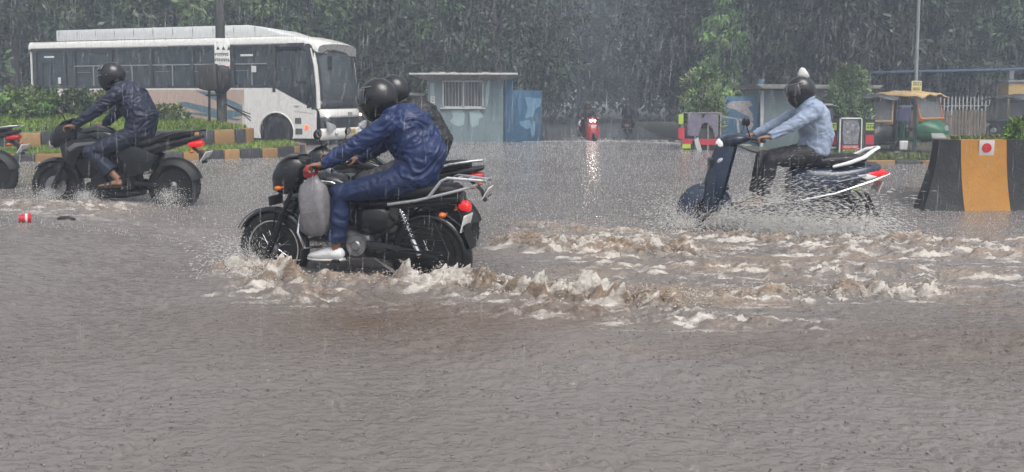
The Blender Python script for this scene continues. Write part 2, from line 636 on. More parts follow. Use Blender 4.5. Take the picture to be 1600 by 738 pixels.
def water_mat():
    m = bpy.data.materials.new('muddy_water')
    m.use_nodes = True
    nt = m.node_tree
    b = nt.nodes['Principled BSDF']
    L = nt.links
    tc = nt.nodes.new('ShaderNodeTexCoord')
    fo = nt.nodes.new('ShaderNodeAttribute')
    fo.attribute_name = 'foam'
    br = nt.nodes.new('ShaderNodeAttribute')
    br.attribute_name = 'brown'
    n1 = node(nt, 'ShaderNodeTexNoise', Scale=0.35, Detail=4.0)
    L.new(tc.outputs['Object'], n1.inputs['Vector'])
    cr = nt.nodes.new('ShaderNodeValToRGB')
    cr.color_ramp.elements[0].position = 0.35
    cr.color_ramp.elements[1].position = 0.65
    cr.color_ramp.elements[0].color = (0.155, 0.138, 0.128, 1)
    cr.color_ramp.elements[1].color = (0.195, 0.178, 0.170, 1)
    L.new(n1.outputs['Fac'], cr.inputs['Fac'])
    mb = nt.nodes.new('ShaderNodeMix')
    mb.data_type = 'RGBA'
    L.new(br.outputs['Fac'], mb.inputs[0])
    L.new(cr.outputs['Color'], mb.inputs[6])
    mb.inputs[7].default_value = (0.27, 0.205, 0.15, 1)
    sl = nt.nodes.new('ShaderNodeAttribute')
    sl.attribute_name = 'silt_reflection'
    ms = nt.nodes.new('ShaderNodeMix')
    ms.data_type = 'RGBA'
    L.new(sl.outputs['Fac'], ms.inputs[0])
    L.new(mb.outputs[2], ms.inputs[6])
    ms.inputs[7].default_value = (0.125, 0.092, 0.072, 1)  # silt brown, darkened further to paint in the motorcycle's reflection
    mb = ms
    # foam broken into fine froth
    mp = nt.nodes.new('ShaderNodeMapping')
    mp.inputs['Scale'].default_value = (26, 62, 50)
    L.new(tc.outputs['Object'], mp.inputs['Vector'])
    n2 = node(nt, 'ShaderNodeTexNoise', Scale=1.0, Detail=9.0, Roughness=0.78, Distortion=1.2)
    L.new(mp.outputs['Vector'], n2.inputs['Vector'])
    ad = nt.nodes.new('ShaderNodeMath')
    ad.operation = 'MULTIPLY_ADD'
    L.new(fo.outputs['Fac'], ad.inputs[0])
    ad.inputs[1].default_value = 0.55
    L.new(n2.outputs['Fac'], ad.inputs[2])
    mr = nt.nodes.new('ShaderNodeMapRange')
    mr.inputs['From Min'].default_value = 0.66
    mr.inputs['From Max'].default_value = 0.98
    L.new(ad.outputs[0], mr.inputs['Value'])
    mf = nt.nodes.new('ShaderNodeMix')
    mf.data_type = 'RGBA'
    L.new(mr.outputs['Result'], mf.inputs[0])
    L.new(mb.outputs[2], mf.inputs[6])
    mf.inputs[7].default_value = (0.52, 0.485, 0.44, 1)
    L.new(mf.outputs[2], b.inputs['Base Color'])
    rr = nt.nodes.new('ShaderNodeMapRange')
    rr.inputs['To Min'].default_value = 0.06
    rr.inputs['To Max'].default_value = 0.6
    L.new(mr.outputs['Result'], rr.inputs['Value'])
    L.new(rr.outputs['Result'], b.inputs['Roughness'])
    b.inputs['IOR'].default_value = 1.33
    # rain-struck surface: little rings and chop
    vo = nt.nodes.new('ShaderNodeTexVoronoi')
    vo.inputs['Scale'].default_value = 11.0
    nd = node(nt, 'ShaderNodeTexNoise', Scale=9.0, Detail=2.0)
    L.new(tc.outputs['Object'], nd.inputs['Vector'])
    vm = nt.nodes.new('ShaderNodeVectorMath')
    vm.operation = 'MULTIPLY_ADD'
    L.new(nd.outputs['Color'], vm.inputs[0])
    vm.inputs[1].default_value = (0.12, 0.12, 0.12)
    L.new(tc.outputs['Object'], vm.inputs[2])
    L.new(vm.outputs[0], vo.inputs['Vector'])
    sn = nt.nodes.new('ShaderNodeMath')
    sn.operation = 'MULTIPLY'
    sn.inputs[1].default_value = 16.0
    L.new(vo.outputs['Distance'], sn.inputs[0])
    si = nt.nodes.new('ShaderNodeMath')
    si.operation = 'SINE'
    L.new(sn.outputs[0], si.inputs[0])
    de = nt.nodes.new('ShaderNodeMapRange')
    de.inputs['From Min'].default_value = 0.0
    de.inputs['From Max'].default_value = 0.55
    de.inputs['To Min'].default_value = 1.0
    de.inputs['To Max'].default_value = 0.0
    L.new(vo.outputs['Distance'], de.inputs['Value'])
    ri = nt.nodes.new('ShaderNodeMath')
    ri.operation = 'MULTIPLY'
    L.new(si.outputs[0], ri.inputs[0])
    L.new(de.outputs['Result'], ri.inputs[1])
    mp2 = nt.nodes.new('ShaderNodeMapping')
    mp2.inputs['Scale'].default_value = (15, 30, 30)
    L.new(tc.outputs['Object'], mp2.inputs['Vector'])
    n3 = node(nt, 'ShaderNodeTexNoise', Scale=1.0, Detail=3.0, Roughness=0.5)
    L.new(mp2.outputs['Vector'], n3.inputs['Vector'])
    s3 = nt.nodes.new('ShaderNodeMath')
    s3.operation = 'MULTIPLY_ADD'
    L.new(ri.outputs[0], s3.inputs[0])
    s3.inputs[1].default_value = 0.16
    L.new(n3.outputs['Fac'], s3.inputs[2])
    bn = nt.nodes.new('ShaderNodeBump')
    bn.inputs['Strength'].default_value = 1.0
    bn.inputs['Distance'].default_value = 0.015
    L.new(s3.outputs[0], bn.inputs['Height'])
    L.new(bn.outputs['Normal'], b.inputs['Normal'])
    return m


build_water()

# road bed under the water
gx = [-420, -60, -14, -4, 4, 14, 60, 420]
gy = [-200, -10, 5, 12, 20, 26, 32, 45, 80, 420]
_v, _f = [], []
for yy in gy:
    for xx in gx:
        _v.append((xx, yy, wz(xx, yy) - 0.16))
for j in range(len(gy) - 1):
    for i in range(len(gx) - 1):
        a = j * len(gx) + i
        _f.append((a, a + 1, a + 1 + len(gx), a + len(gx)))
tag(np_mesh('road', _v, _f, 4, mat('wet_asphalt', (0.05, 0.05, 0.052), 0.4, bump=0.4)), 'asphalt road drowned under brown flood water', None, kind='structure')

GRASS_SOIL = mat('grass_soil', (0.07, 0.115, 0.03), 0.9, var=0.45, scale=3.0, bump=0.8, bscale=30, dirt=(0.12, 0.09, 0.06), dirt_amt=0.25)
KERB = None


def kerb_mat():
    """alternating weathered ochre and black paint along u (stored in a vertex colour)"""
    return mat('painted_kerb', (1, 1, 1), 0.55, var=0.18, scale=9, bump=0.5, bscale=25, attr='paint', dirt=(0.16, 0.14, 0.12), dirt_amt=0.25)


OCH = (0.33, 0.185, 0.065)
BLK = (0.035, 0.037, 0.042)


def kerb_run(name, pts, z0, z1, stripe=0.42, w=0.16, label=None, start=0, hjit=0.01):
    """kerb stones along pts; each stone a block of its own inside one structure mesh"""
    P = [Vector((p[0], p[1], 0)) for p in pts]
    seg = [0]
    for a, b in zip(P, P[1:]):
        seg.append(seg[-1] + (b - a).length)

    def at(s):
        s = max(0, min(seg[-1], s))
        for i in range(len(P) - 1):
            if s <= seg[i + 1] + 1e-9:
                d = (P[i + 1] - P[i])
                return P[i] + d * ((s - seg[i]) / d.length), d.normalized()
        return P[-1], (P[-1] - P[-2]).normalized()
    rnd = random.Random(5)
    mb = MB()
    cols = []
    s, k = 0.0, start
    while s < seg[-1] - 0.05:
        L = stripe * rnd.uniform(0.75, 1.25)
        a, ta = at(s + 0.008)
        b, tb = at(s + L - 0.008)
        t = (b - a).normalized()
        nrm = Vector((-t.y, t.x, 0))
        if nrm.dot(Vector((0, 1, 0))) < 0 and False:
            nrm = -nrm
        dz = rnd.uniform(-hjit, hjit)
        c = (a + b) / 2
        n0 = len(mb.v)
        j = rnd.uniform(-0.012, 0.012)
        mb.box((c.x + nrm.x * (w / 2 + j), c.y + nrm.y * (w / 2 + j), (z0 + z1 + dz) / 2), ((b - a).length, w, z1 + dz - z0), (0, rnd.uniform(-.6, .6), math.degrees(math.atan2(t.y, t.x))), bev=0.022)
        f = rnd.uniform(0.8, 1.15)
        c0 = OCH if k % 2 == 0 else BLK
        cols += [tuple(q * f for q in c0)] * (len(mb.v) - n0)
        s += L
        k += 1
    o = mb.build(name, kerb_mat(), smooth=40)
    at_ = o.data.color_attributes.new('paint', 'FLOAT_COLOR', 'POINT')
    at_.data.foreach_set('color', np.array([(*c, 1) for c in cols], dtype=np.float32).ravel())
    tag(o, label, kind='structure')
    return o


def patch(name, outline, zf, label, material, inner=0.0, step=0.35, dome=0.0, zbase=None):
    """a bumpy earth sheet filling an outline (x,y); zf height"""
    bm = bmesh.new()
    vs = [bm.verts.new((p[0], p[1], 0)) for p in outline]
    f = bm.faces.new(vs)
    bmesh.ops.triangulate(bm, faces=[f])
    for _ in range(5):
        long = [e for e in bm.edges if e.calc_length() > step]
        if not long:
            break
        bmesh.ops.subdivide_edges(bm, edges=long, cuts=1)
        bmesh.ops.triangulate(bm, faces=[f for f in bm.faces if len(f.verts) > 3])
    co = np.array([v.co[:] for v in bm.verts])
    n = fbm2(co[:, 0] * 0.9, co[:, 1] * 0.9, 3, 3.3)
    for v, q in zip(bm.verts, n):
        edge = v.is_boundary
        v.co.z = zf(v.co.x, v.co.y) + (0 if edge else 0.05 * q + dome)
    me = bpy.data.meshes.new(name)
    bm.to_mesh(me)
    bm.free()
    me.materials.append(material)
    me.polygons.foreach_set('use_smooth', [True] * len(me.polygons))
    o = bpy.data.objects.new(name, me)
    COL.objects.link(o)
    tag(o, label, kind='structure')
    return o


def in_poly(x, y, poly):
    ins = np.zeros(len(x), bool)
    n = len(poly)
    for i in range(n):
        x0, y0 = poly[i]
        x1, y1 = poly[(i + 1) % n]
        c = ((y0 > y) != (y1 > y)) & (x < (x1 - x0) * (y - y0) / (y1 - y0 + 1e-12) + x0)
        ins ^= c
    return ins


GRASS = mat('grass_blade', (1, 1, 1), 0.55, var=0.25, scale=2, attr='tint')


def grass(name, poly, zf, n, h, label, seed=3, col=(0.10, 0.17, 0.035), spread=0.35):
    rg = np.random.RandomState(seed)
    P = np.array(poly)
    x = rg.uniform(P[:, 0].min(), P[:, 0].max(), n * 2)
    y = rg.uniform(P[:, 1].min(), P[:, 1].max(), n * 2)
    k = in_poly(x, y, poly)
    x, y = x[k], y[k]
    hh = h * rg.uniform(0.5, 1.3, len(x)) * (0.75 + 0.6 * np.clip(noise2(x * 1.2, y * 1.2, 4.0) + .3, 0, 1))
    z = np.array([zf(a, b) for a, b in zip(x, y)])
    ang = rg.uniform(0, 2 * PI, len(x))
    w = 0.008 + 0.010 * rg.rand(len(x))
    lx, ly = rg.normal(0, spread, len(x)) * hh, rg.normal(0, spread, len(x)) * hh
    b = np.stack([x, y, z - 0.02], 1)
    dx = np.stack([np.cos(ang) * w, np.sin(ang) * w, np.zeros(len(x))], 1)
    tip = b + np.stack([lx, ly, hh], 1)
    mid = b + np.stack([lx * .35, ly * .35, hh * 0.6], 1)
    V = np.stack([b - dx, b + dx, mid + dx * .8, tip, mid - dx * .8], 1).reshape(-1, 3)
    i = np.arange(len(x))[:, None] * 5
    F = np.concatenate([i + np.array([[0, 1, 2]]), i + np.array([[0, 2, 4]]), i + np.array([[4, 2, 3]])], 0)
    t = np.array(col)[None] * (0.6 + 0.8 * rg.rand(len(x), 1)) * (1 + 0.5 * noise2(x, y, 6.6)[:, None])
    t[:, 0] *= 1 + 0.5 * rg.rand(len(x))
    o = np_mesh(name, V, F, 3, GRASS, attrs={'tint': np.repeat(t, 5, 0)})
    return tag(o, label, 'grass', kind='stuff')


# ------------------------------------------------------------------ median island (two tiers) on the left
K1 = [(-16, 14.0), (-11, 14.9), (-8.2, 15.45), (-6.5, 16.05), (-5.75, 16.75), (-5.2, 17.3), (-4.88, 17.9), (-4.8, 18.5), (-4.95, 19.2), (-5.4, 19.9), (-6.5, 20.3), (-9, 20.9), (-16, 22.3)]
kerb_run('kerb', K1, -0.1, 0.27, 0.42, 0.17, 'low ochre and black painted kerb round the tip of the grass median', hjit=0.012)
I1 = [(p[0], p[1]) for p in K1]


def shrink(poly, d):
    n = len(poly)
    out = []
    for i in range(n):
        a, b, c = Vector(poly[i - 1]), Vector(poly[i]), Vector(poly[(i + 1) % n])
        t = ((b - a).normalized() + (c - b).normalized())
        t.normalize()
        out.append((b.x - t.y * d, b.y + t.x * d))
    return out


I1i = shrink(I1, 0.08)
patch('ground_median', I1i, lambda x, y: 0.245, 'grassy earth of the lower median tier', GRASS_SOIL)
grass('grass_lower_tier', shrink(I1, 0.22), lambda x, y: 0.25, 34000, 0.10, 'short wet grass on the lower tier of the median', 3, (0.15, 0.26, 0.045))
K2 = [(-16, 16.0), (-11, 17.1), (-8.6, 17.75), (-7.2, 18.05), (-6.75, 18.25), (-6.35, 18.6), (-6.15, 19.1), (-6.3, 19.5), (-7, 19.8), (-9, 20.2), (-16, 21.6)]
kerb_run('kerb_upper', K2, 0.2, 0.62, 0.40, 0.16, 'upper ochre and black kerb ring round the shrubs on the median', start=1, hjit=0.02)


def z2(x, y):
    # the planted tier swells up from its kerb
    df = y - np.interp(x, [-16, -11, -8.6, -7.2, -6.35], [16, 17.1, 17.75, 18.05, 18.6])
    db = np.interp(x, [-16, -9, -7, -6.15], [21.6, 20.2, 19.8, 19.1]) - y
    return 0.59 + 0.30 * float(sstep(0.1, 1.5, np.minimum(df, db))) * float(sstep(-6.2, -7.4, x))


patch('ground_median_top', shrink(K2, 0.08), z2, 'grassy earth of the upper median tier', GRASS_SOIL, dome=0.04)
grass('grass_upper_tier', shrink(K2, 0.2), lambda x, y: z2(x, y) + .05, 46000, 0.11, 'brighter wet grass round the pole on the upper median tier', 4, (0.16, 0.29, 0.04))

# ------------------------------------------------------------------ verge on the right with kerb
K3 = [(5.9, 17.9), (6.3, 16.9), (7.2, 16.75), (9, 16.55), (12, 16.4), (16, 16.2), (22, 15.5)]


def z3(x, y):
    return wz(x, y) + 0.07 + 0.05 * float(sstep(0, 2, y - 17))


kerb_run('kerb_verge', K3[1:], -0.25, 0.055, 0.5, 0.17, 'low ochre and black kerb edging the verge by the parked auto rickshaws', start=0)
V3 = K3 + [(40, 14), (60, 30), (60, 60), (9, 60), (7.0, 36), (7.6, 27), (6.6, 22)]
patch('ground_verge', V3, lambda x, y: wz(x, y) + 0.045, 'muddy verge under the parked rickshaws', mat('mud', (0.11, 0.095, 0.07), 0.5, var=0.4, scale=1.2, bump=0.8, bscale=12, dirt=(0.05, 0.08, 0.03), dirt_amt=0.5), step=1.2)
grass('grass_verge', [(6.3, 17.0), (12, 16.6), (20, 16), (20, 18.2), (12, 18.8), (7, 19)], lambda x, y: wz(x, y) + 0.06, 16000, 0.12, 'thin strip of wet grass behind the verge kerb', 5, (0.10, 0.15, 0.04))
# far bank under the trees
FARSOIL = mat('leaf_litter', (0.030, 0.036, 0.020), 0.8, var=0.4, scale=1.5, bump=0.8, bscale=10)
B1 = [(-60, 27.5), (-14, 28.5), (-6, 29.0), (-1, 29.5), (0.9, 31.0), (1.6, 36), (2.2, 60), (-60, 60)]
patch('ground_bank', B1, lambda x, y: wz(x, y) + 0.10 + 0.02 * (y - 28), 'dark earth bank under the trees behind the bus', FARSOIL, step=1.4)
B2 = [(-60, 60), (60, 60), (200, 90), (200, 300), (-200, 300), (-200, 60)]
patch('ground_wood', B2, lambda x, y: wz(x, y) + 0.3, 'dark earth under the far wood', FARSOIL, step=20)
# ------------------------------------------------------------------ trees
BARK = mat('bark', (0.10, 0.085, 0.07), 0.8, var=0.35, scale=4, bump=0.9, bscale=18, dirt=(0.16, 0.17, 0.14), dirt_amt=0.25)
LEAF = mat('leaf', (1, 1, 1), 0.42, var=0.2, scale=1.5, attr='tint')
_nt = LEAF.node_tree
_oi = _nt.nodes.new('ShaderNodeObjectInfo')
_mr = _nt.nodes.new('ShaderNodeMapRange')       # every tree its own shade of green
_mr.inputs['To Min'].default_value = 0.55
_mr.inputs['To Max'].default_value = 1.5
_nt.links.new(_oi.outputs['Random'], _mr.inputs['Value'])
_mx = _nt.nodes.new('ShaderNodeMix')
_mx.data_type = 'RGBA'
_mx.blend_type = 'MULTIPLY'
_mx.inputs[0].default_value = 1.0
_b = _nt.nodes['Principled BSDF']
_src = _b.inputs['Base Color'].links[0].from_socket
_nt.links.new(_src, _mx.inputs[6])
_nt.links.new(_mr.outputs['Result'], _mx.inputs[7])
_nt.links.new(_mx.outputs[2], _b.inputs['Base Color'])


def leaves(name, C, rc, per, ll, lw, col, rg, droop=0.5, parent=None, flat=1.0, jitter=0.35):
    """leaf cards: clusters C (n,3) with radius rc (n,)"""
    n = len(C)
    idx = np.repeat(np.arange(n), per)
    m = len(idx)
    d = rg.normal(size=(m, 3))
    d /= np.linalg.norm(d, axis=1)[:, None]
    rad = rc[idx] * rg.rand(m) ** 0.4
    p = C[idx] + d * rad[:, None] * np.array([1, 1, flat])
    out = d.copy()
    out[:, 2] -= droop
    out += rg.normal(0, jitter, (m, 3))
    out /= np.linalg.norm(out, axis=1)[:, None]
    side = np.cross(out, rg.normal(size=(m, 3)))
    side /= np.linalg.norm(side, axis=1)[:, None]
    L = ll * rg.uniform(0.6, 1.3, m)[:, None]
    W = lw * rg.uniform(0.6, 1.3, m)[:, None]
    nrm = np.cross(out, side)
    bend = nrm * L * 0.12
    V = np.stack([p, p + out * L * .45 + side * W - bend * 0, p + out * L - bend, p + out * L * .45 - side * W], 1).reshape(-1, 3)
    i = np.arange(m)[:, None] * 4
    F = np.concatenate([i + np.array([[0, 1, 2]]), i + np.array([[0, 2, 3]])])
    clump = (0.40 + 1.5 * rg.rand(n) ** 1.8)[idx][:, None]
    t = np.array(col)[None] * clump * (0.7 + 0.6 * rg.rand(m, 1))
    t[:, 0] *= (0.85 + 0.5 * rg.rand(n))[idx]
    return np_mesh(name, V, F, 3, LEAF, parent, attrs={'tint': np.repeat(t, 4, 0)})


def make_tree(name, h, cr, seed, col, base=1.0, style='broad', nclump=150, per=70, ll=0.2, lw=0.05, trunk_r=0.16, label=None, group=None, flare=1.0):
    rg = np.random.RandomState(seed)
    rd = random.Random(seed)
    root = empty(name, label=label, cat='tree', group=group)
    tb = MB()
    lean = (rd.uniform(-.4, .4), rd.uniform(-.4, .4))
    top = Vector((lean[0], lean[1], h * 0.8))
    pts = [Vector((0, 0, -0.1))] + [Vector((top.x * t + rd.uniform(-.08, .08), top.y * t + rd.uniform(-.08, .08), top.z * t)) for t in (.06, .2, .35, .5, .65, .8, 1.0)]
    rr = [trunk_r * q for q in (1.5, 1.05, 0.92, .82, .7, .55, .4, .2)]
    tb.tube(pts, rr, n=9)
    C, rc = [], []
    if style == 'broad':
        nb = 11
        for b in range(nb):
            t = 0.22 + 0.75 * b / nb
            s = top * t
            a = b * 2.4 + rd.uniform(-.4, .4)
            ln = cr * (0.55 + 0.5 * rd.random()) * (1.1 - 0.5 * t)
            e = Vector((s.x + math.cos(a) * ln, s.y + math.sin(a) * ln, s.z + ln * rd.uniform(.15, .7)))
            mid = (s + e) / 2 + Vector((0, 0, 0.25 * ln * rd.uniform(-.2, .6)))
            r0 = trunk_r * (0.6 - .35 * t)
            tb.tube([s, mid, e], [r0, r0 * .65, r0 * .25], n=6)
            for k in range(2):
                q = mid.lerp(e, rd.uniform(0.1, .8))
                a2 = a + rd.choice((-1, 1)) * rd.uniform(.5, 1.2)
                e2 = q + Vector((math.cos(a2), math.sin(a2), rd.uniform(-.1, .8))) * ln * .45
                tb.tube([q, (q + e2) / 2 + Vector((0, 0, .05)), e2], [r0 * .4, r0 * .28, r0 * .12], n=5)
        for _ in range(nclump):
            u = rd.random()
            z = base + (h - base) * u
            prof = math.sin(PI * min(1, 0.18 + 0.86 * u)) ** 0.6 * cr
            a = rd.uniform(0, 2 * PI)
            lobes = 1 + 0.25 * math.sin(a * 3 + seed) + .15 * math.sin(a * 5 + z * 1.3)
            r = prof * lobes * math.sqrt(rd.uniform(0.25, 1))
            C.append((top.x * z / h + r * math.cos(a), top.y * z / h + r * math.sin(a), z))
            rc.append(rd.uniform(0.28, 0.62))
    else:   # columnar, drooping
        for b in range(26):
            t = 0.08 + 0.9 * b / 26
            s = top * t
            a = b * 2.4
            ln = cr * (0.7 + 0.3 * rd.random())
            e = s + Vector((math.cos(a) * ln, math.sin(a) * ln, -0.25 * ln))
            tb.tube([s, (s + e) / 2 + Vector((0, 0, .15)), e], [trunk_r * .28, trunk_r * .2, trunk_r * .08], n=5)
        for _ in range(nclump):
            u = rd.random()
            z = base + (h - base) * u
            r = cr * (1.05 - 0.45 * u) * math.sqrt(rd.uniform(0.2, 1.0)) * (1 + .25 * math.sin(z * 2.2 + seed))
            a = rd.uniform(0, 2 * PI)
            C.append((top.x * z / h + r * math.cos(a), top.y * z / h + r * math.sin(a), z))
            rc.append(rd.uniform(0.22, 0.5))
    tb.build('trunk', BARK, root, smooth=60)
    leaves('crown', np.array(C), np.array(rc), per, ll, lw, col, rg, droop=0.5 if style == 'broad' else 1.4, parent=root, flat=0.8)
    return root


def place(o, x, y, rz=0.0, s=1.0, dz=0.0, label=None, zs=None):
    o.location = (x, y, wz(x, y) + 0.05 + dz)
    o.rotation_euler = (0, 0, rz)
    o.scale = (s, s, s * (zs or 1))
    if label:
        o['label'] = label
    return o


GA, GB, GC = (0.040, 0.068, 0.022), (0.019, 0.034, 0.014), (0.056, 0.098, 0.024)
tA = make_tree('broadleaf_tree', 9.5, 2.6, 11, GA, base=0.9, nclump=230, per=75, ll=0.26, lw=0.06, trunk_r=.17, label='x', group='broadleaf trees behind the bus')
tB = make_tree('broadleaf_tree', 10.5, 2.9, 23, GB, base=1.6, nclump=230, per=80, ll=0.22, lw=0.055, trunk_r=.2, label='x', group='dark trees behind the guard booth')
tC = make_tree('mast_tree', 11, 1.35, 31, GB, base=0.8, style='col', nclump=230, per=65, ll=0.26, lw=0.055, trunk_r=.12, label='x', group='slender mast trees behind the rickshaws')
tD = make_tree('broadleaf_tree', 9, 2.4, 47, GC, base=0.5, nclump=210, per=80, ll=0.2, lw=0.05, trunk_r=.15, label='x', group='broadleaf trees behind the bus')
tF = make_tree('leafy_tree', 10, 1.9, 83, (0.030, 0.055, 0.018), base=1.3, nclump=240, per=75, ll=0.27, lw=0.06, trunk_r=.13, label='x', group='slender mast trees behind the rickshaws')
_km = {}
for _c in bpy.data.objects:
    if _c.parent:
        _km.setdefault(_c.parent.name, []).append(_c)
rt = random.Random(77)
FRONT = iter(['leafy tree beyond the rear end of the white bus', 'tall leafy tree over the rear third of the bus roof', 'pale green bushy tree behind the navy rider\'s helmet', 'leafy tree behind the utility pole and rooftop unit',
              'pale green tree just left of the bus windscreen', 'leafy tree rising over the bus windscreen', 'leafy tree between the bus and the guard booth', 'leafy tree at the far left edge of the photo'])
first = {tA.name: True, tB.name: True, tC.name: True, tD.name: True, tF.name: True}


def put(t, x, y, label, group, s=None):
    o = t if first[t.name] else copy_tree(t, None, _km)
    first[t.name] = False
    place(o, x, y, rt.uniform(0, 6.28), s or rt.uniform(0.88, 1.12), label=label)
    o['group'] = group


for i, (x, y, t) in enumerate([(-21.5, 30.5, tD), (-18.2, 29.6, tA), (-15.2, 31, tD), (-12.0, 29.8, tA), (-9.0, 30.8, tD), (-6.6, 31.6, tA), (-3.6, 31.8, tD), (-24.5, 32, tA)]):
    put(t, x, y, next(FRONT), 'broadleaf trees behind the bus')
for i, (x, y, t) in enumerate([(-20, 36, tB), (-15.5, 35.5, tB), (-11, 36.5, tB), (-7, 36, tB), (-3.2, 36.5, tB), (-0.6, 33.8, tB), (0.2, 38.5, tB), (-0.4, 44, tB)]):
    put(t, x, y, 'darker tree of the second row, behind the bus and the guard booth', 'second row of dark trees at the left')
for i, (x, y, t) in enumerate([(8.2, 36.5, tB), (10.0, 41.5, tB), (11.0, 47.5, tB), (4.5, 54, tB), (1.2, 53, tB), (8.2, 54, tB)]):
    put(t, x, y, 'dark rain-veiled tree lining the far end of the flooded road', 'trees lining the far road')
for i, (x, y, t) in enumerate([(9.6, 31.0, tC), (11.3, 30.0, tF), (12.9, 31.2, tC), (14.5, 30.0, tF), (16.2, 31.3, tC), (17.8, 30.2, tF), (19.4, 31.6, tC), (10.6, 33.4, tC), (13.8, 33.6, tC), (17.0, 33.8, tC), (12.1, 28.6, tC)]):
    put(t, x, y, ['slender mast tree just right of the fresh green young tree', 'slender mast tree directly above the map hoarding', 'slender mast tree above the kiosk roof', 'slender mast tree over the framed poster', 'slender mast tree above the black rickshaw',
                  'slender mast tree behind the thin grey pole', 'rightmost slender mast tree, left of the red signboard', None, None, None, 'slender mast tree standing nearest, above the scooter rider\'s helmet'][i] or 'slender mast tree of the second row, seen between the front ones', 'slender mast trees behind the rickshaws', s=rt.uniform(.9, 1.1))
for i, (x, y, t) in enumerate([(20.5, 34.5, tD), (23.5, 33.5, tD), (26.5, 35, tD), (22, 38, tB), (26, 40, tB), (18, 38, tB), (14, 38.5, tB), (11, 39, tB), (30, 37, tB)]):
    put(t, x, y, 'bushy tree rising behind the blue-roofed building', 'bushy trees behind the blue-roofed building')
tE = make_tree('young_tree', 7.5, 1.0, 61, (0.12, 0.23, 0.06), base=0.7, style='col', nclump=210, per=65, ll=0.2, lw=0.05, trunk_r=.07,
               label='narrow fresh green tree beside the far road, above the left potted bush')
place(tE, 8.35, 31.0)

# far wood: one mass nobody could count
rg = np.random.RandomState(5)
n = 1500
C = np.stack([rg.uniform(-48, 55, n), rg.uniform(58, 66, n), rg.rand(n) ** 0.9 * 13 - 0.2], 1)
wood = leaves('far_wood', C, rg.uniform(0.8, 1.6, n), 34, 0.55, 0.2, (0.014, 0.022, 0.014), rg, droop=0.6)
tag(wood, 'dark far wood closing the view through the rain', 'wood', kind='stuff')

# shrubs on the median
def shrub(name, x, y, z, w, h, seed, col, n=40, per=60, ll=0.09, lw=0.028, label=None, group=None, stems=9):
    rg = np.random.RandomState(seed)
    rd = random.Random(seed)
    root = empty(name, (x, y, z), label=label, cat='shrub', group=group)
    sb = MB()
    C, rc = [], []
    for k in range(stems):
        a = rd.uniform(0, 2 * PI)
        e = Vector((math.cos(a) * w * .45 * rd.random(), math.sin(a) * w * .45 * rd.random(), h * rd.uniform(.6, .95)))
        sb.tube([(0.1 * math.cos(a), 0.1 * math.sin(a), -.05), (e.x * .5, e.y * .5, e.z * .55), e], [.014, .01, .005], n=5)
    for k in range(n):
        u = rd.random()
        a = rd.uniform(0, 2 * PI)
        r = w / 2 * math.sqrt(rd.random()) * (1 - .45 * u ** 2)
        C.append((r * math.cos(a), r * math.sin(a), h * (0.08 + .88 * u)))
        rc.append(rd.uniform(.08, .17) * (0.5 + h * .5))
    sb.build('stem', BARK, root)
    leaves('foliage', np.array(C), np.array(rc), per, ll, lw, col, rg, droop=-0.3, parent=root)
    return root


SH = [(-12.6, 18.6, 1.5, .80), (-11.4, 19.0, 1.5, .78), (-10.9, 18.6, 1.3, .60), (-10.2, 19.2, 1.4, .72), (-9.3, 19.2, 1.2, .5), (-12.0, 18.3, 1.2, .55), (-8.9, 19.3, .9, .36), (-8.15, 19.0, .9, .36), (-13.6, 18.2, 1.4, .75)]
SL = ['leafy shrub at the far left end of the median planting', 'tallest dark green shrub left of the navy rider', 'low shrub in front of the tall one on the median',
      'shrub showing just behind the navy rider', 'small shrub right behind the navy rider', 'front shrub over the ochre kerb at the left', 'pale leafy shrub between navy rider and pole',
      'lowest shrub beside the pole on the median', 'shrub cut by the left edge of the photo']
for i, ((x, y, w, h), lab) in enumerate(zip(SH, SL)):
    shrub('shrub', x, y, z2(x, y) + .02, w, h * .85, 100 + i, (0.10, 0.18, 0.045) if i not in (6, 7) else (0.13, 0.16, 0.07), n=int(46 * w), label=lab, group='shrubs planted on the median')

# two bushes standing in planters on the right
shrub('potted_bush', 5.35, 22.4, 0.45, 1.15, 1.75, 201, (0.13, 0.21, 0.075), n=75, per=60, ll=0.13, lw=0.022, label='feathery light green bush behind the left poster frame', stems=14)
shrub('potted_bush', 9.35, 22.4, 0.45, 1.25, 1.8, 202, (0.13, 0.20, 0.08), n=80, per=60, ll=0.13, lw=0.022, label='feathery light green bush behind the framed poster, right of the scooter rider', stems=14)
# ------------------------------------------------------------------ shared vehicle materials
TYRE = mat('tyre_rubber', (0.011, 0.011, 0.012), 0.55, var=0.3, scale=12, bump=0.5, bscale=60, dirt=(0.04, 0.034, 0.028), dirt_amt=0.3)
BLKP = mat('black_paint', (0.007, 0.0075, 0.009), 0.25, coat=0.25, dirt=(0.06, 0.055, 0.05), dirt_amt=0.15)
BLKM = mat('black_metal', (0.010, 0.0105, 0.012), 0.45, metal=0.2, var=0.4, scale=20, bump=0.3, dirt=(0.07, 0.06, 0.05), dirt_amt=0.25)
PLAST = mat('black_plastic', (0.010, 0.0105, 0.012), 0.5, bump=0.2, bscale=90)
SEATM = mat('seat_vinyl', (0.009, 0.009, 0.010), 0.42, bump=0.35, bscale=120)
STEEL = mat('bare_steel', (0.42, 0.43, 0.44), 0.3, metal=0.9, dirt=(0.12, 0.10, 0.08), dirt_amt=0.2)
CHROME = mat('chrome', (0.75, 0.76, 0.78), 0.16, metal=1.0)
ALU = mat('cast_alloy', (0.26, 0.26, 0.27), 0.4, metal=0.75, bump=0.4, dirt=(0.09, 0.075, 0.06), dirt_amt=0.3)
SILV = mat('silver_paint', (0.40, 0.41, 0.43), 0.28, metal=0.4)
TAILR = mat('tail_lens_lit', (0.50, 0.012, 0.014), 0.12, emit=(1.0, 0.02, 0.02), estr=.3)
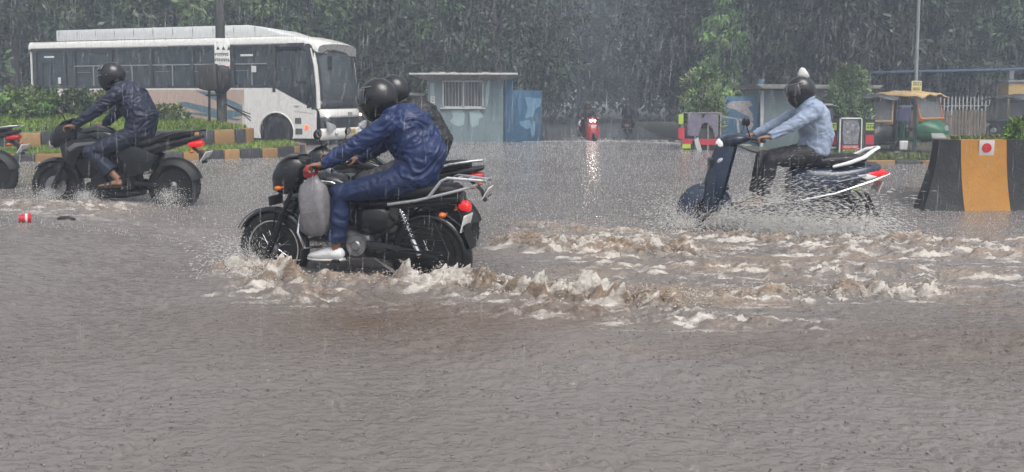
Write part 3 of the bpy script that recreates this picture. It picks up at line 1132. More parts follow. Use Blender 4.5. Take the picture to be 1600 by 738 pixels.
TAILO = mat('tail_lens', (0.45, 0.02, 0.02), 0.15)
AMBER = mat('amber_lens', (0.55, 0.13, 0.02), 0.2)
PLATE = mat('plate_white', (0.72, 0.72, 0.70), 0.4, dirt=(0.4, 0.38, 0.35), dirt_amt=0.3)
GLASSD = mat('lamp_glass', (0.55, 0.57, 0.6), 0.08, metal=0.4)
SMOKED = mat('smoked_screen', (0.02, 0.022, 0.026), 0.06, coat=1.0)
PAPERD = mat('marking_dark', (0.03, 0.03, 0.035), 0.5)


def wheel(root, x, r, tw, rimr, style, side_disc=None, name='wheel'):
    """tyre > rim (style spokes | alloy), hub"""
    w = empty(name, (x, 0, r))
    w.parent = root
    t = MB()
    prof = []
    for i in range(17):
        a = -PI * 0.88 + 2 * PI * 0.88 * i / 16
        prof.append((r - tw * .55 + tw * .55 * math.cos(a) if abs(a) < PI / 2 else r - tw * .55 + tw * .50 * math.cos(a), tw / 2 * math.sin(a) if abs(a) < PI / 2 else tw / 2 * math.sin(a) ** 1 * 1.0))
    t.lathe(prof, n=48)
    for k in range(36):     # tread blocks
        a = 2 * PI * k / 36
        for s in (-1, 1):
            c = (math.cos(a + s * .04) * (r - .004), s * tw * .2, math.sin(a + s * .04) * (r - .004))
            t.box(c, (tw * .12, tw * .26, .007), (0, -math.degrees(a + s * .04) + 90, 0))
    t.build('tyre', TYRE, w)
    m = MB()
    m.lathe([(rimr + .012, -tw * .36), (rimr + .016, -tw * .30), (rimr, -tw * .24), (rimr - .010, 0), (rimr, tw * .24), (rimr + .016, tw * .30), (rimr + .012, tw * .36), (rimr - .014, tw * .3), (rimr - .02, 0), (rimr - .014, -tw * .3), (rimr + .012, -tw * .36)], n=48)
    if style == 'spokes':
        for k in range(36):
            a = 2 * PI * k / 36
            s = 1 if k % 2 else -1
            b = a + (0.5 if (k // 2) % 2 else -0.5)
            m.tube([(0.04 * math.cos(b), s * .03, .04 * math.sin(b)), ((rimr - .01) * math.cos(a), s * .004, (rimr - .01) * math.sin(a))], .0022, n=4)
    else:
        ns = 5 if style == 'alloy' else 3
        for k in range(ns):
            for q in (-.16, .16):
                a = 2 * PI * k / ns + q
                a0 = 2 * PI * k / ns + q * .4
                m.tube([(0.03 * math.cos(a0), 0, .03 * math.sin(a0)), ((rimr - .01) * math.cos(a), 0, (rimr - .01) * math.sin(a))], [(.016, .010), (.012, .012)], n=8, side=(0, 1, 0))
    m.build('rim', CHROME if style == 'spokes' else mat('alloy_grey', (0.16, 0.16, 0.17), 0.35, metal=0.6), w)
    h = MB()
    h.lathe([(.012, -.075), (.03, -.07), (.055, -.045), (.055, -.02), (.035, -.018), (.035, .02), (.05, .022), (.05, .045), (.02, .06), (.012, .08)], n=20)
    if side_disc:
        h.lathe([(.06, side_disc), (.12, side_disc), (.12, side_disc + .005), (.06, side_disc + .005), (.06, side_disc)], n=30)
        h.box((-.09 * (1), side_disc, .07), (.06, .04, .07), bev=.01)
    h.build('hub', ALU, w)
    return w


def fork(root, wx, wr, top, r=.017, boots=True):
    """two fork legs from the axle to the yoke"""
    m = MB()
    for s in (-1, 1):
        a = Vector((wx, s * .085, wr))
        b = Vector((top[0], s * .085, top[1]))
        d = b - a
        m.tube([a - d * .04, a + d * .5], [r * 1.45, r * 1.35], n=12)
        m.tube([a + d * .5, b], r, n=12)
        m.tube([a + d * .5, a + d * .52], r * 1.6, n=12)
    m.box((top[0], 0, top[1]), (.06, .21, .03), bev=.01)
    m.box((top[0] + .03, 0, top[1] - .16), (.06, .21, .03), bev=.01)
    m.build('fork', ALU if not boots else BLKM, root)


def mirror_part(root, base, tip, s):
    m = MB()
    m.tube([base, ((base[0] + tip[0]) / 2, tip[1] * .8, (base[2] + tip[2]) / 2 + .01), tip], .006, n=6)
    m.ell((tip[0], tip[1] + s * .035, tip[2] + .03), (.018, .062, .042), (0, -8, 0))
    o = m.build('mirror', PLAST, root)
    g = MB().ell((tip[0] - .014, tip[1] + s * .035, tip[2] + .03), (.006, .054, .035), (0, -8, 0))
    g.build('mirror_glass', CHROME, o)


def commuter(name, loc, rz, label, cat='motorcycle'):
    root = empty(name, loc, rz, label, cat)
    FX, RX, r = .655, -.645, .302
    wheel(root, FX, r, .085, .225, 'spokes', name='front_wheel')
    wheel(root, RX, r, .095, .225, 'spokes', name='rear_wheel')
    fork(root, FX, r, (.41, .86))
    # front mudguard
    m = MB()
    P = arc_pts((FX, r), r + .03, 158, 28, 16)
    vs, fs = [], []
    for i, p in enumerate(P):
        for j in range(7):
            a = -1 + j / 3.0
            dz = -.030 * a * a
            q = Vector((p[0] - FX, 0, p[2] - r)).normalized()
            vs.append((p[0] + q.x * dz, a * .062, p[2] + q.z * dz))
    for i in range(len(P) - 1):
        for j in range(6):
            k = i * 7 + j
            fs.append((k, k + 1, k + 8, k + 7))
    m.add(vs, fs)
    P = arc_pts((FX, r), r + .026, 158, 28, 16)
    m.tube([(p[0], .062, p[2]) for p in P[:1]] + [(p[0], .063, p[2] - .0) for p in P[1:]], .004, n=5)
    m.tube([(FX, .07, r + .05), (FX - .05, .066, r + .29)], .007, n=6)
    m.tube([(FX, -.07, r + .05), (FX - .05, -.066, r + .29)], .007, n=6)
    o = m.build('front_mudguard', BLKP, root)
    sm = o.modifiers.new('t', 'SOLIDIFY')
    sm.thickness = .004
    # rear mudguard
    m = MB()
    P = arc_pts((RX, r), r + .045, 208, 60, 16)
    vs, fs = [], []
    for i, p in enumerate(P):
        for j in range(7):
            a = -1 + j / 3.0
            q = Vector((p[0] - RX, 0, p[2] - r)).normalized()
            dz = -.045 * a * a
            vs.append((p[0] + q.x * dz, a * .075, p[2] + q.z * dz))
    for i in range(len(P) - 1):
        for j in range(6):
            k = i * 7 + j
            fs.append((k, k + 1, k + 8, k + 7))
    m.add(vs, fs)
    o = m.build('rear_mudguard', BLKP, root)
    o.modifiers.new('t', 'SOLIDIFY').thickness = .004
    # frame
    m = MB()
    m.tube([(.38, 0, .90), (.34, 0, .72), (.24, 0, .42), (.02, 0, .30), (-.25, 0, .30)], .018, n=10)
    m.tube([(.36, 0, .80), (.1, 0, .74), (-.2, 0, .66), (-.3, 0, .45), (-.28, 0, .30)], .02, n=10)
    for s in (-1, 1):
        m.tube([(-.1, s * .07, .70), (-.5, s * .11, .68), (-.85, s * .10, .72)], .012, n=8)
        m.tube([(-.25, s * .09, .42), (-.55, s * .11, .66)], .012, n=8)
        m.tube([(-.27, s * .10, .34), (RX, s * .11, r)], (.018), n=8)
    m.build('frame', BLKM, root)
    # shocks
    for s in (-1, 1):
        m = MB()
        a, b = Vector((RX + .02, s * .14, r + .03)), Vector((RX + .17, s * .14, .67))
        m.tube([a, a.lerp(b, .35)], .022, n=10)
        m.tube([a.lerp(b, .3), b], .009, n=8)
        for k in range(9):
            q = a.lerp(b, .38 + k * .062)
            m.tube([q + Vector((.024 * math.cos(t * PI / 5), .024 * math.sin(t * PI / 5), .002 * t)) for t in range(11)], .0045, n=5)
        m.build('shock_absorber', CHROME, root)
    # engine
    m = MB()
    m.loft([(-.24, .36, .05, .06), (-.2, .37, .10, .10), (-.05, .38, .12, .115), (.10, .385, .115, .10), (.16, .39, .06, .07)], e=3.4)
    m.tube([(-.12, .10, .38), (-.12, .155, .38)], [.085, .078], n=24)
    m.tube([(.05, .10, .375), (.05, .15, .375)], [.07, .06], n=24)
    m.tube([(-.12, .155, .38), (-.12, .165, .38)], [.04, .03], n=16)
    for k in range(8):
        t = k / 7
        m.box((.13 + .11 * t, 0, .44 + .15 * t), (.016, .19 - .02 * abs(k - 3.5) / 3.5, .14), (0, -36 + 90 - 36, 0), bev=.002)
    m.box((.29, 0, .655), (.06, .12, .09), (0, 20, 0), bev=.015)
    m.tube([(-.02, .13, .30), (-.02, .13, .30)], .01)
    m.build('engine', ALU, root)
    # carburettor, air box, side panel
    m = MB()
    m.box((-.02, 0, .57), (.2, .10, .12), bev=.02)
    m.loft([(-.36, .57, .10, .10), (-.3, .58, .135, .125), (-.14, .58, .14, .12), (-.04, .60, .09, .08)], e=3)
    m.build('side_panel', BLKP, root)
    # tank
    m = MB()
    m.loft([(-.10, .735, .055, .045), (-.05, .76, .09, .075), (.05, .80, .125, .10), (.17, .82, .14, .115), (.28, .82, .13, .10), (.35, .81, .09, .075), (.38, .80, .05, .05)], e=2.7, n=26)
    tk = m.build('tank', BLKP, root)
    m = MB()
    for s in (-1, 1):
        m.tube([(-.04, s * .092, .78), (.08, s * .131, .845), (.22, s * .138, .86), (.33, s * .10, .85)], [(.006, .012)] * 4, n=8, side=(0, 1, 0))
    m.tube([(.17, 0, .93), (.17, 0, .945)], .035, n=16)
    m.build('tank_trim', CHROME, tk)
    # seat
    m = MB()
    m.loft([(-.06, .745, .08, .03), (-.14, .765, .115, .045), (-.32, .775, .13, .05), (-.5, .79, .13, .055), (-.72, .805, .125, .055), (-.86, .81, .11, .05), (-.9, .805, .07, .035)], e=2.8, n=22)
    m.build('seat', SEATM, root)
    # tail cowl
    m = MB()
    m.loft([(-.2, .69, .10, .035), (-.45, .71, .12, .045), (-.75, .74, .105, .05), (-.92, .75, .07, .045)], e=3)
    m.build('tail_cowl', BLKP, root)
    # tail light, plate, blinkers
    m = MB().loft([(-.90, .695, .048, .038), (-.95, .69, .05, .04), (-.975, .685, .036, .03)], e=2.6)
    m.build('tail_light', TAILR, root)
    m = MB()
    m.box((-.945, 0, .565), (.010, .20, .13), (0, -14, 0), bev=.003)
    pl = m.build('number_plate', PLATE, root)
    m = MB()
    rdm = random.Random(4)
    for row in (0, 1):
        for k in range(4):
            m.box((-.953 - .006 + (.545 + row * .05 - .565) * 0.25, -.06 + k * .04, .54 + row * .05), (.004, .022, .032), (0, -14, 0))
    m.build('plate_mark', PAPERD, pl)
    m = MB()
    m.tube([(-.86, 0, .74), (-.93, 0, .62), (-.96, 0, .48), (-1.0, 0, .38)], [(.03, .008), (.09, .006), (.085, .005), (.08, .004)], n=10, side=(0, 1, 0))
    m.build('mud_flap', PLAST, root)
    for s in (-1, 1):
        m = MB()
        m.tube([(-.82, s * .08, .64), (-.82, s * .15, .64)], .007, n=6)
        m.ell((-.82, s * .175, .64), (.028, .032, .022))
        m.build('indicator', AMBER, root)
        m = MB()
        m.tube([(.50, s * .10, .80), (.50, s * .17, .80)], .007, n=6)
        m.ell((.50, s * .195, .80), (.03, .03, .02))
        m.build('indicator', AMBER, root)
    # rear rack / grab rail in bright steel
    m = MB()
    for s in (-1, 1):
        m.tube([(-.38, s * .145, .70), (-.60, s * .15, .735), (-.86, s * .135, .80), (-.99, s * .10, .835)], .011, n=8)
        m.tube([(-.70, s * .148, .76), (-.80, s * .145, .885), (-.84, s * .12, .905), (-1.12, s * .07, .885)], .012, n=8)
    for x in (-.88, -.98, -1.11):
        m.tube([(x, -.10, .895), (x, .10, .895)], .009, n=8)
    m.tube([(-.99, -.1, .835), (-.99, .1, .835)], .011, n=8)
    m.build('grab_rail', SILV, root)
    # saree guard on the left
    m = MB()
    for k in range(6):
        z = .36 + k * .045
        m.tube([(-.86 + .02 * k, .175, z), (-.48 - .02 * k, .175, z + .012)], .005, n=5)
    m.tube([(-.87, .175, .35), (-.75, .175, .60), (-.55, .175, .60), (-.46, .175, .36), (-.87, .175, .35)], .007, n=6)
    m.build('saree_guard', BLKM, root)
    # chain case, exhaust, stand, footrest
    m = MB()
    m.slab([(-.74, .26), (-.78, .30), (-.72, .36), (-.2, .42), (-.08, .40), (-.08, .34), (-.2, .30), (-.66, .235)], .10, .135, bev=.012)
    m.build('chain_case', BLKP, root)
    m = MB()
    m.tube([(.27, -.05, .58), (.33, -.10, .45), (.22, -.14, .29), (-.1, -.15, .26)], .02, n=10)
    m.tube([(-.1, -.15, .26), (-.2, -.155, .27), (-.75, -.17, .34), (-.85, -.17, .355)], [.022, .042, .046, .03], n=14)
    m.build('exhaust', STEEL, root)
    for s in (-1, 1):
        m = MB()
        m.tube([(.0, s * .08, .27), (.0, s * .20, .27)], .012, n=8)
        m.box((.0, s * .22, .275), (.06, .09, .025), bev=.008)
        m.build('footrest', PLAST, root)
        m = MB()
        m.box((-.35, s * .2, .36), (.05, .10, .022), bev=.008)
        m.build('pillion_footrest', PLAST, root)
    m = MB()
    m.tube([(.0, .12, .29), (.10, .15, .28), (.16, .15, .27), (.2, .17, .28)], .008, n=6)
    m.build('gear_lever', STEEL, root)
    m = MB()
    m.tube([(-.25, .08, .28), (-.45, .16, .19)], .011, n=7)
    m.tube([(-.3, 0, .26), (-.42, -.1, .16)], .011, n=7)
    m.build('stand', STEEL, root)
    # crash bar
    m = MB()
    for s in (-1, 1):
        m.tube([(.30, s * .04, .64), (.31, s * .20, .60), (.30, s * .26, .48), (.27, s * .22, .36), (.22, s * .05, .34)], .011, n=8)
    m.build('crash_guard', CHROME, root)
    # headlamp cowl
    m = MB()
    m.loft([(.36, .93, .07, .09), (.42, .90, .12, .15), (.50, .885, .135, .155), (.57, .87, .12, .13), (.62, .84, .08, .09), (.635, .83, .05, .06)], e=2.6, n=24)
    cw = m.build('headlamp_cowl', BLKP, root)
    m = MB()
    m.loft([(.40, 1.04, .09, .012), (.47, 1.03, .105, .03), (.54, .99, .10, .035), (.60, .93, .07, .02)], e=2.4)
    m.build('windscreen', SMOKED, cw)
    m = MB().loft([(.60, .81, .075, .06), (.632, .81, .07, .055), (.645, .81, .05, .04)], e=2.4)
    m.build('headlamp', GLASSD, cw)
    m = MB()
    m.box((.64, 0, .685), (.012, .20, .075), (0, 8, 0), bev=.004)
    m.tube([(.55, 0, .76), (.62, 0, .72)], .012)
    m.build('front_plate', PAPERD, root)
    # handlebar
    m = MB()
    m.tube([(.10, .36, .955), (.17, .27, .975), (.32, .14, .975), (.39, 0, .93), (.32, -.14, .975), (.17, -.27, .975), (.10, -.36, .955)], .011, n=8)
    hb = m.build('handlebar', CHROME, root)
    for s in (-1, 1):
        m = MB()
        m.tube([(.10, s * .36, .955), (.16, s * .28, .972)], .017, n=10)
        m.box((.19, s * .245, .975), (.04, .04, .05), bev=.01)
        m.tube([(.24, s * .23, .975), (.23, s * .29, .955), (.16, s * .38, .94)], .006, n=6)
        m.build('grip', PLAST, hb)
    m = MB().loft([(.34, .985, .06, .03), (.41, 1.0, .08, .035), (.46, .99, .07, .03)], e=3)
    m.build('instrument_cluster', PLAST, hb)
    return root


def sporty(name, loc, rz, label, lit=True, pale=False, cat='motorcycle'):
    root = empty(name, loc, rz, label, cat)
    FX, RX, r = .68, -.66, .30
    wheel(root, FX, r, .09, .232, 'alloy', side_disc=.05, name='front_wheel')
    wheel(root, RX, r, .105, .232, 'alloy', side_disc=-.07, name='rear_wheel')
    fork(root, FX, r, (.44, .86), r=.02)
    P = arc_pts((FX, r), r + .03, 165, 40, 14)
    vs, fs = [], []
    for p in P:
        for j in range(7):
            a = -1 + j / 3.0
            q = Vector((p[0] - FX, 0, p[2] - r)).normalized()
            dz = -.04 * a * a
            vs.append((p[0] + q.x * dz, a * .075, p[2] + q.z * dz))
    for i in range(len(P) - 1):
        for j in range(6):
            k = i * 7 + j
            fs.append((k, k + 1, k + 8, k + 7))
    m = MB().add(vs, fs)
    m.box((FX - .08, .085, r + .16), (.10, .012, .2), (0, 25, 0), bev=.004)
    m.box((FX - .08, -.085, r + .16), (.10, .012, .2), (0, 25, 0), bev=.004)
    o = m.build('front_mudguard', BLKP, root)
    # rear hugger, big
    P = arc_pts((RX, r), r + .03, 165, 62, 14)
    vs, fs = [], []
    for p in P:
        for j in range(9):
            a = -1 + j / 4.0
            q = Vector((p[0] - RX, 0, p[2] - r)).normalized()
            dz = -.08 * abs(a) ** 3
            vs.append((p[0] + q.x * dz, a * .10, p[2] + q.z * dz))
    for i in range(len(P) - 1):
        for j in range(8):
            k = i * 9 + j
            fs.append((k, k + 1, k + 10, k + 9))
    m = MB().add(vs, fs)
    m.build('rear_mudguard', PLAST, root)
    m = MB()
    m.tube([(.42, 0, .88), (.30, 0, .74), (.0, 0, .62), (-.25, 0, .45), (-.27, 0, .32)], [(.05, .035)] * 5, n=10)
    m.tube([(.40, 0, .80), (.30, 0, .45), (.1, 0, .28), (-.25, 0, .27)], .02, n=10)
    for s in (-1, 1):
        m.tube([(-.1, s * .09, .62), (-.45, s * .10, .68), (-.85, s * .07, .80)], .013, n=8)
        m.tube([(-.25, s * .10, .34), (RX, s * .11, r)], [(.03, .018)] * 2, n=8)
    m.build('frame', BLKM, root)
    m = MB()
    m.loft([(-.26, .36, .06, .08), (-.2, .37, .12, .13), (0, .37, .14, .14), (.16, .36, .13, .11), (.26, .36, .08, .07)], e=3.4)
    m.tube([(-.1, .12, .38), (-.1, .17, .38)], [.09, .08], n=22)
    m.tube([(.09, .12, .36), (.09, .165, .36)], [.075, .06], n=22)
    for k in range(7):
        m.box((.17 + .016 * k, 0, .50 + .022 * k), (.1, .2, .008), (0, -36, 0))
    m.box((.15, 0, .60), (.24, .2, .16), (0, -30, 0), bev=.02)
    m.loft([(-.3, .22, .08, .03), (-.1, .21, .11, .05), (.2, .215, .11, .055), (.33, .27, .07, .07)], e=3)
    m.build('engine', BLKM, root)
    for s in (-1, 1):
        m = MB()
        m.slab([(.02, .78), (-.05, .50), (-.18, .40), (-.42, .46), (-.52, .66), (-.30, .76)], s * .10 - .03, s * .10 + .05 if s > 0 else s * .10 + .03, bev=.014)
        m.build('side_panel', BLKP, root)
    MB().loft([(.02, .60, .09, .12), (.2, .52, .11, .15), (.34, .52, .10, .13), (.42, .56, .07, .08)], e=3).build('radiator', BLKM, root)
    # tank with shrouds
    m = MB()
    m.loft([(-.16, .77, .06, .05), (-.08, .81, .10, .08), (.05, .86, .13, .10), (.18, .89, .15, .105), (.30, .885, .145, .095), (.40, .86, .10, .08), (.45, .84, .06, .05)], e=2.8, n=26)
    tk = m.build('tank', mat('grey_black_paint', (0.016, 0.018, 0.020), 0.22, coat=0.5), root)
    for s in (-1, 1):
        a, b = (.13, .17) if s > 0 else (-.17, -.13)
        m = MB()
        m.slab([(.05, .80), (.20, .86), (.42, .84), (.56, .76), (.52, .60), (.40, .52), (.34, .68), (.18, .74)], a, b, bev=.014)
        m.build('tank_shroud', BLKP, tk)
        m = MB()
        a, b = (.171, .178) if s > 0 else (-.178, -.171)
        m.slab([(.14, .815), (.38, .80), (.47, .74), (.44, .70), (.34, .76), (.16, .785)], a, b, bev=.003)
        m.build('tank_decal', mat('silver_grey_decal', (0.16, 0.17, 0.18), 0.3), tk)
    m = MB()
    m.loft([(-.10, .78, .09, .03), (-.2, .785, .13, .045), (-.42, .80, .14, .05), (-.5, .83, .12, .05), (-.56, .86, .12, .05), (-.78, .89, .11, .045), (-.88, .90, .06, .03)], e=2.8, n=22)
    m.build('seat', SEATM, root)
    m = MB()
    m.loft([(-.15, .66, .10, .07), (-.35, .70, .13, .075), (-.6, .77, .125, .06), (-.85, .83, .09, .045), (-1.0, .865, .035, .02)], e=2.6, n=22)
    tc = m.build('tail_cowl', BLKP, root)
    m = MB()
    for s in (-1, 1):
        m.tube([(-.62, s * .15, .865), (-.72, s * .155, .90), (-.92, s * .12, .93), (-1.0, s * .06, .935)], [(.012, .018)] * 4, n=8)
    m.build('grab_rail', SILV if pale else BLKM, root)
    m = MB().loft([(-.86, .775, .07, .035), (-.96, .785, .065, .04), (-1.0, .79, .04, .025)], e=2.6)
    m.build('tail_light', TAILR if lit else TAILO, root)
    m = MB()
    m.tube([(-.86, 0, .76), (-.98, 0, .66), (-1.02, 0, .56)], [(.03, .015), (.06, .01), (.08, .006)], n=10, side=(0, 1, 0))
    m.build('plate_holder', PLAST, root)
    m = MB().box((-1.035, 0, .64), (.010, .2, .13), (0, -32, 0), bev=.003)
    pl = m.build('number_plate', PLATE, root)
    m = MB()
    for row in (0, 1):
        for k in range(4):
            m.box((-1.041 + (.615 + row * .045 - .64) * -0.62 * -1, -.06 + k * .04, .615 + row * .045), (.004, .02, .028), (0, -32, 0))
    m.build('plate_mark', PAPERD, pl)
    for s in (-1, 1):
        m = MB()
        m.tube([(-.93, s * .05, .70), (-.93, s * .13, .70)], .006, n=6)
        m.ell((-.93, s * .15, .70), (.025, .03, .018))
        m.build('indicator', AMBER, root)
    m = MB()
    m.tube([(.25, -.06, .52), (.32, -.1, .35), (.15, -.15, .22), (-.15, -.16, .24)], .022, n=10)
    m.tube([(-.15, -.16, .24), (-.25, -.17, .28), (-.62, -.19, .42), (-.72, -.19, .45)], [.025, .055, .058, .04], n=14)
    m.build('exhaust', BLKM, root)
    for s in (-1, 1):
        m = MB()
        m.tube([(-.17, s * .1, .30), (-.17, s * .23, .30)], .012, n=8)
        m.build('footrest', ALU, root)
        m = MB()
        m.box((-.45, s * .18, .47), (.05, .13, .025), bev=.008)
        m.tube([(-.45, s * .12, .47), (-.38, s * .12, .62)], .012, n=8)
        m.build('pillion_footrest', ALU, root)
    # head unit
    m = MB()
    m.loft([(.44, .90, .07, .10), (.52, .90, .12, .14), (.62, .88, .13, .13), (.70, .83, .10, .10), (.74, .79, .05, .05)], e=2.6, n=22)
    hd = m.build('headlamp_cowl', BLKP, root)
    m = MB().loft([(.68, .80, .095, .075), (.725, .785, .085, .06), (.745, .78, .05, .035)], e=2.6)
    m.build('headlamp', GLASSD, hd)
    m = MB().loft([(.48, 1.06, .07, .012), (.56, 1.03, .09, .02), (.64, .97, .085, .02), (.69, .91, .06, .015)], e=2.4)
    m.build('windscreen', SMOKED, hd)
    m = MB()
    m.tube([(.36, .36, .955), (.40, .26, .97), (.44, .12, .95), (.45, 0, .94), (.44, -.12, .95), (.40, -.26, .97), (.36, -.36, .955)], .012, n=8)
    hb = m.build('handlebar', BLKM, root)
    for s in (-1, 1):
        m = MB()
        m.tube([(.36, s * .36, .955), (.39, s * .27, .969)], .018, n=10)
        m.tube([(.43, s * .22, .965), (.44, s * .29, .945), (.41, s * .37, .93)], .006, n=6)
        m.build('grip', PLAST, hb)
        mirror_part(root, (.42, s * .24, .97), (.43, s * .33, 1.14), s)
    return root


def scooter(name, loc, rz, label, paint, panel, seat_rail=None, lit_head=False, cat='scooter', lit_tail=True):
    root = empty(name, loc, rz, label, cat)
    FX, RX, r = .68, -.62, .235
    wheel(root, FX, r, .095, .145, 'tri', name='front_wheel')
    wheel(root, RX, r, .095, .145, 'tri', name='rear_wheel')
    # front fender (part of the steering)
    m = MB()
    P = arc_pts((FX, r), r + .045, 185, -5, 16)
    vs, fs = [], []
    for i, p in enumerate(P):
        for j in range(9):
            a = -1 + j / 4.0
            q = Vector((p[0] - FX, 0, p[2] - r)).normalized()
            dz = -.15 * abs(a) ** 3 + .03 * math.sin(i / 16 * PI)
            vs.append((p[0] + q.x * dz, a * .085, p[2] + q.z * dz))
    for i in range(len(P) - 1):
        for j in range(8):
            k = i * 9 + j
            fs.append((k, k + 1, k + 10, k + 9))
    m.add(vs, fs)
    m.loft([(.46, .50, .05, .03), (.60, .50, .07, .045), (.76, .49, .055, .035), (.86, .44, .02, .015)], e=2.2)
    m.build('front_mudguard', paint, root)
    m = MB()
    for s in (-1, 1):
        m.tube([(FX - .03, s * .075, r + .02), (FX - .12, s * .07, r + .22), (.52, s * .03, .62)], .017, n=8)
    m.tube([(.56, 0, .5), (.43, 0, .98)], .025, n=10)
    m.build('fork', BLKM, root)
    # apron (outer paint)
    m = MB()
    sec = [(.27, .60, .20), (.42, .575, .23), (.55, .545, .24), (.70, .505, .225), (.82, .47, .195), (.94, .43, .13)]
    vs, fs = [], []
    for (z, x, hw) in sec:
        for j in range(13):
            a = -1 + j / 6.0
            vs.append((x + .15 * (1 - abs(a) ** 2.5), a * hw, z))
    for (z, x, hw) in sec[::-1]:
        for j in range(12, -1, -1):
            a = -1 + j / 6.0
            vs.append((x + .06 * (1 - a * a) - .03, a * (hw - .012), z))
    n = len(sec)
    for i in range(2 * n - 1):
        for j in range(12):
            k = i * 13 + j
            fs.append((k, k + 1, k + 14, k + 13))
    m.add(vs, fs)
    ap = m.build('apron', paint, root)
    m = MB()
    m.slab([(-.10, .80), (.10, .80), (.07, .60), (.0, .50), (-.07, .60)], .59, .655, bev=.02, axis='x')
    m.build('nose_panel', BLKP if panel != 'red' else mat('pale_red', (0.6, 0.55, 0.55), .3), ap)
    for s in (-1, 1):
        m = MB().ell((.56, s * .13, .78), (.045, .022, .028), (0, 35, s * -22))
        m.build('indicator', GLASSD, ap)
    # inner leg shield
    m = MB()
    vs, fs = [], []
    sec = [(.28, .60, .18), (.45, .565, .20), (.60, .53, .205), (.75, .48, .185), (.90, .42, .12)]
    for (z, x, hw) in sec:
        for j in range(9):
            a = -1 + j / 4.0
            vs.append((x - .02 + .06 * (1 - a * a), a * hw, z))
    for (z, x, hw) in sec[::-1]:
        for j in range(8, -1, -1):
            a = -1 + j / 4.0
            vs.append((x + .02 + .06 * (1 - a * a), a * hw, z))
    for i in range(2 * len(sec) - 1):
        for j in range(8):
            k = i * 9 + j
            fs.append((k, k + 1, k + 10, k + 9))
    m.add(vs, fs)
    m.build('leg_shield', mat('pale_grey_plastic', (0.50, 0.51, 0.52), 0.4, dirt=(0.3, 0.28, 0.25), dirt_amt=.2), root)
    # floor
    m = MB()
    m.slab([(.50, .30), (.44, .26), (-.05, .24), (-.22, .28), (-.20, .33), (.10, .315), (.42, .325)], -.19, .19, bev=.02)
    m.build('footboard', PLAST, root)
    # body
    m = MB()
    m.loft([(-.12, .48, .10, .20), (-.18, .50, .15, .23), (-.32, .52, .19, .22), (-.50, .56, .205, .17), (-.68, .61, .195, .135), (-.84, .66, .16, .10), (-.96, .70, .10, .06), (-1.0, .71, .05, .03)], e=2.5, n=28)
    bd = m.build('body', paint, root)
    m = MB()
    m.tube([(-.2, 0, .33), (-.5, .04, .32), (RX, .06, r)], [(.07, .06), (.07, .06), (.06, .06)], n=12)
    m.tube([(RX + .05, -.12, .28), (RX - .25, -.14, .36)], [.05, .045], n=12)
    m.tube([(RX, .12, r), (RX - .06, .12, .50)], .02, n=8)
    m.slab([(-.18, .22), (-.25, .36), (-.60, .38), (-.74, .30), (-.72, .2), (-.5, .17)], .06, .13, bev=.02)
    m.build('engine', BLKM, root)
    m = MB()
    P = arc_pts((RX, r), r + .05, 205, 70, 12)
    m.tube(P, [(.06, .004)] * len(P), n=8, side=(0, 1, 0))
    m.tube([(-.88, 0, .45), (-.95, 0, .30), (-1.0, 0, .20)], [(.06, .006), (.075, .005), (.08, .004)], n=8, side=(0, 1, 0))
    m.build('mud_flap', PLAST, root)
    # seat
    m = MB()
    m.loft([(-.08, .735, .08, .025), (-.14, .755, .12, .045), (-.35, .765, .15, .05), (-.52, .785, .15, .055), (-.75, .80, .14, .05), (-.85, .80, .09, .03)], e=2.8, n=22)
    m.build('seat', SEATM, root)
    m = MB()
    for s in (-1, 1):
        m.tube([(-.50, s * .165, .725), (-.66, s * .175, .77), (-.80, s * .15, .82), (-.90, s * .10, .885), (-.97, s * .05, .91)], [(.014, .02), (.02, .03), (.02, .032), (.018, .028), (.014, .02)], n=10)
    m.tube([(-.97, -.05, .91), (-.985, 0, .915), (-.97, .05, .91)], [(.014, .02)] * 3, n=8)
    m.build('grab_rail', seat_rail or mat('white_plastic', (0.75, 0.75, 0.74), 0.35), root)
    m = MB()
    for s in (-1, 1):
        m.slab([(-.78, .66), (-.98, .69), (-1.05, .665), (-.98, .63), (-.84, .615)], s * .12 - .045, s * .12 + .045, bev=.015)
    m.loft([(-.96, .665, .10, .04), (-1.03, .66, .09, .035)], e=2.4)
    m.build('tail_light', TAILR if lit_tail else TAILO, root)
    m = MB()
    m.slab([(-.72, .645), (-.84, .655), (-.92, .63), (-.82, .60)], .14, .185, bev=.006)
    m.slab([(-.72, .645), (-.84, .655), (-.92, .63), (-.82, .60)], -.185, -.14, bev=.006)
    m.build('body_trim', mat('white_plastic', (0.75, 0.75, 0.74), 0.35), bd)
    m = MB()
    for s in (-1, 1):
        m.tube([(-.20, s * .215, .40), (-.5, s * .245, .47), (-.85, s * .22, .59), (-1.05, s * .13, .655)], .011, n=8)
        m.tube([(-.45, s * .19, .56), (-.80, s * .215, .645)], .008, n=6)
    m.tube([(-1.05, -.13, .655), (-1.08, 0, .66), (-1.05, .13, .655)], .011, n=8)
    m.build('guard_rail', CHROME, root)
    m = MB().box((-.985, 0, .52), (.01, .2, .12), (0, -20, 0), bev=.003)
    m.build('number_plate', PLATE, root)
    # handle unit
    m = MB()
    m.loft([(.28, 1.0, .10, .035), (.34, 1.0, .17, .055), (.42, .99, .19, .07), (.50, .975, .14, .07), (.555, .955, .09, .05)], e=2.3, n=24)
    hu = m.build('handle_cowl', paint, root)
    HL = mat('lamp_lit', (1, 1, 1), .2, emit=(1, .93, .8), estr=45) if lit_head else mat('lamp_dim', (.85, .86, .88), .15, emit=(1, 1, 1), estr=.25)
    m = MB().loft([(.50, .965, .115, .055), (.555, .95, .10, .048), (.575, .945, .06, .03)], e=2.3)
    m.build('headlamp', HL, hu)
    m = MB()
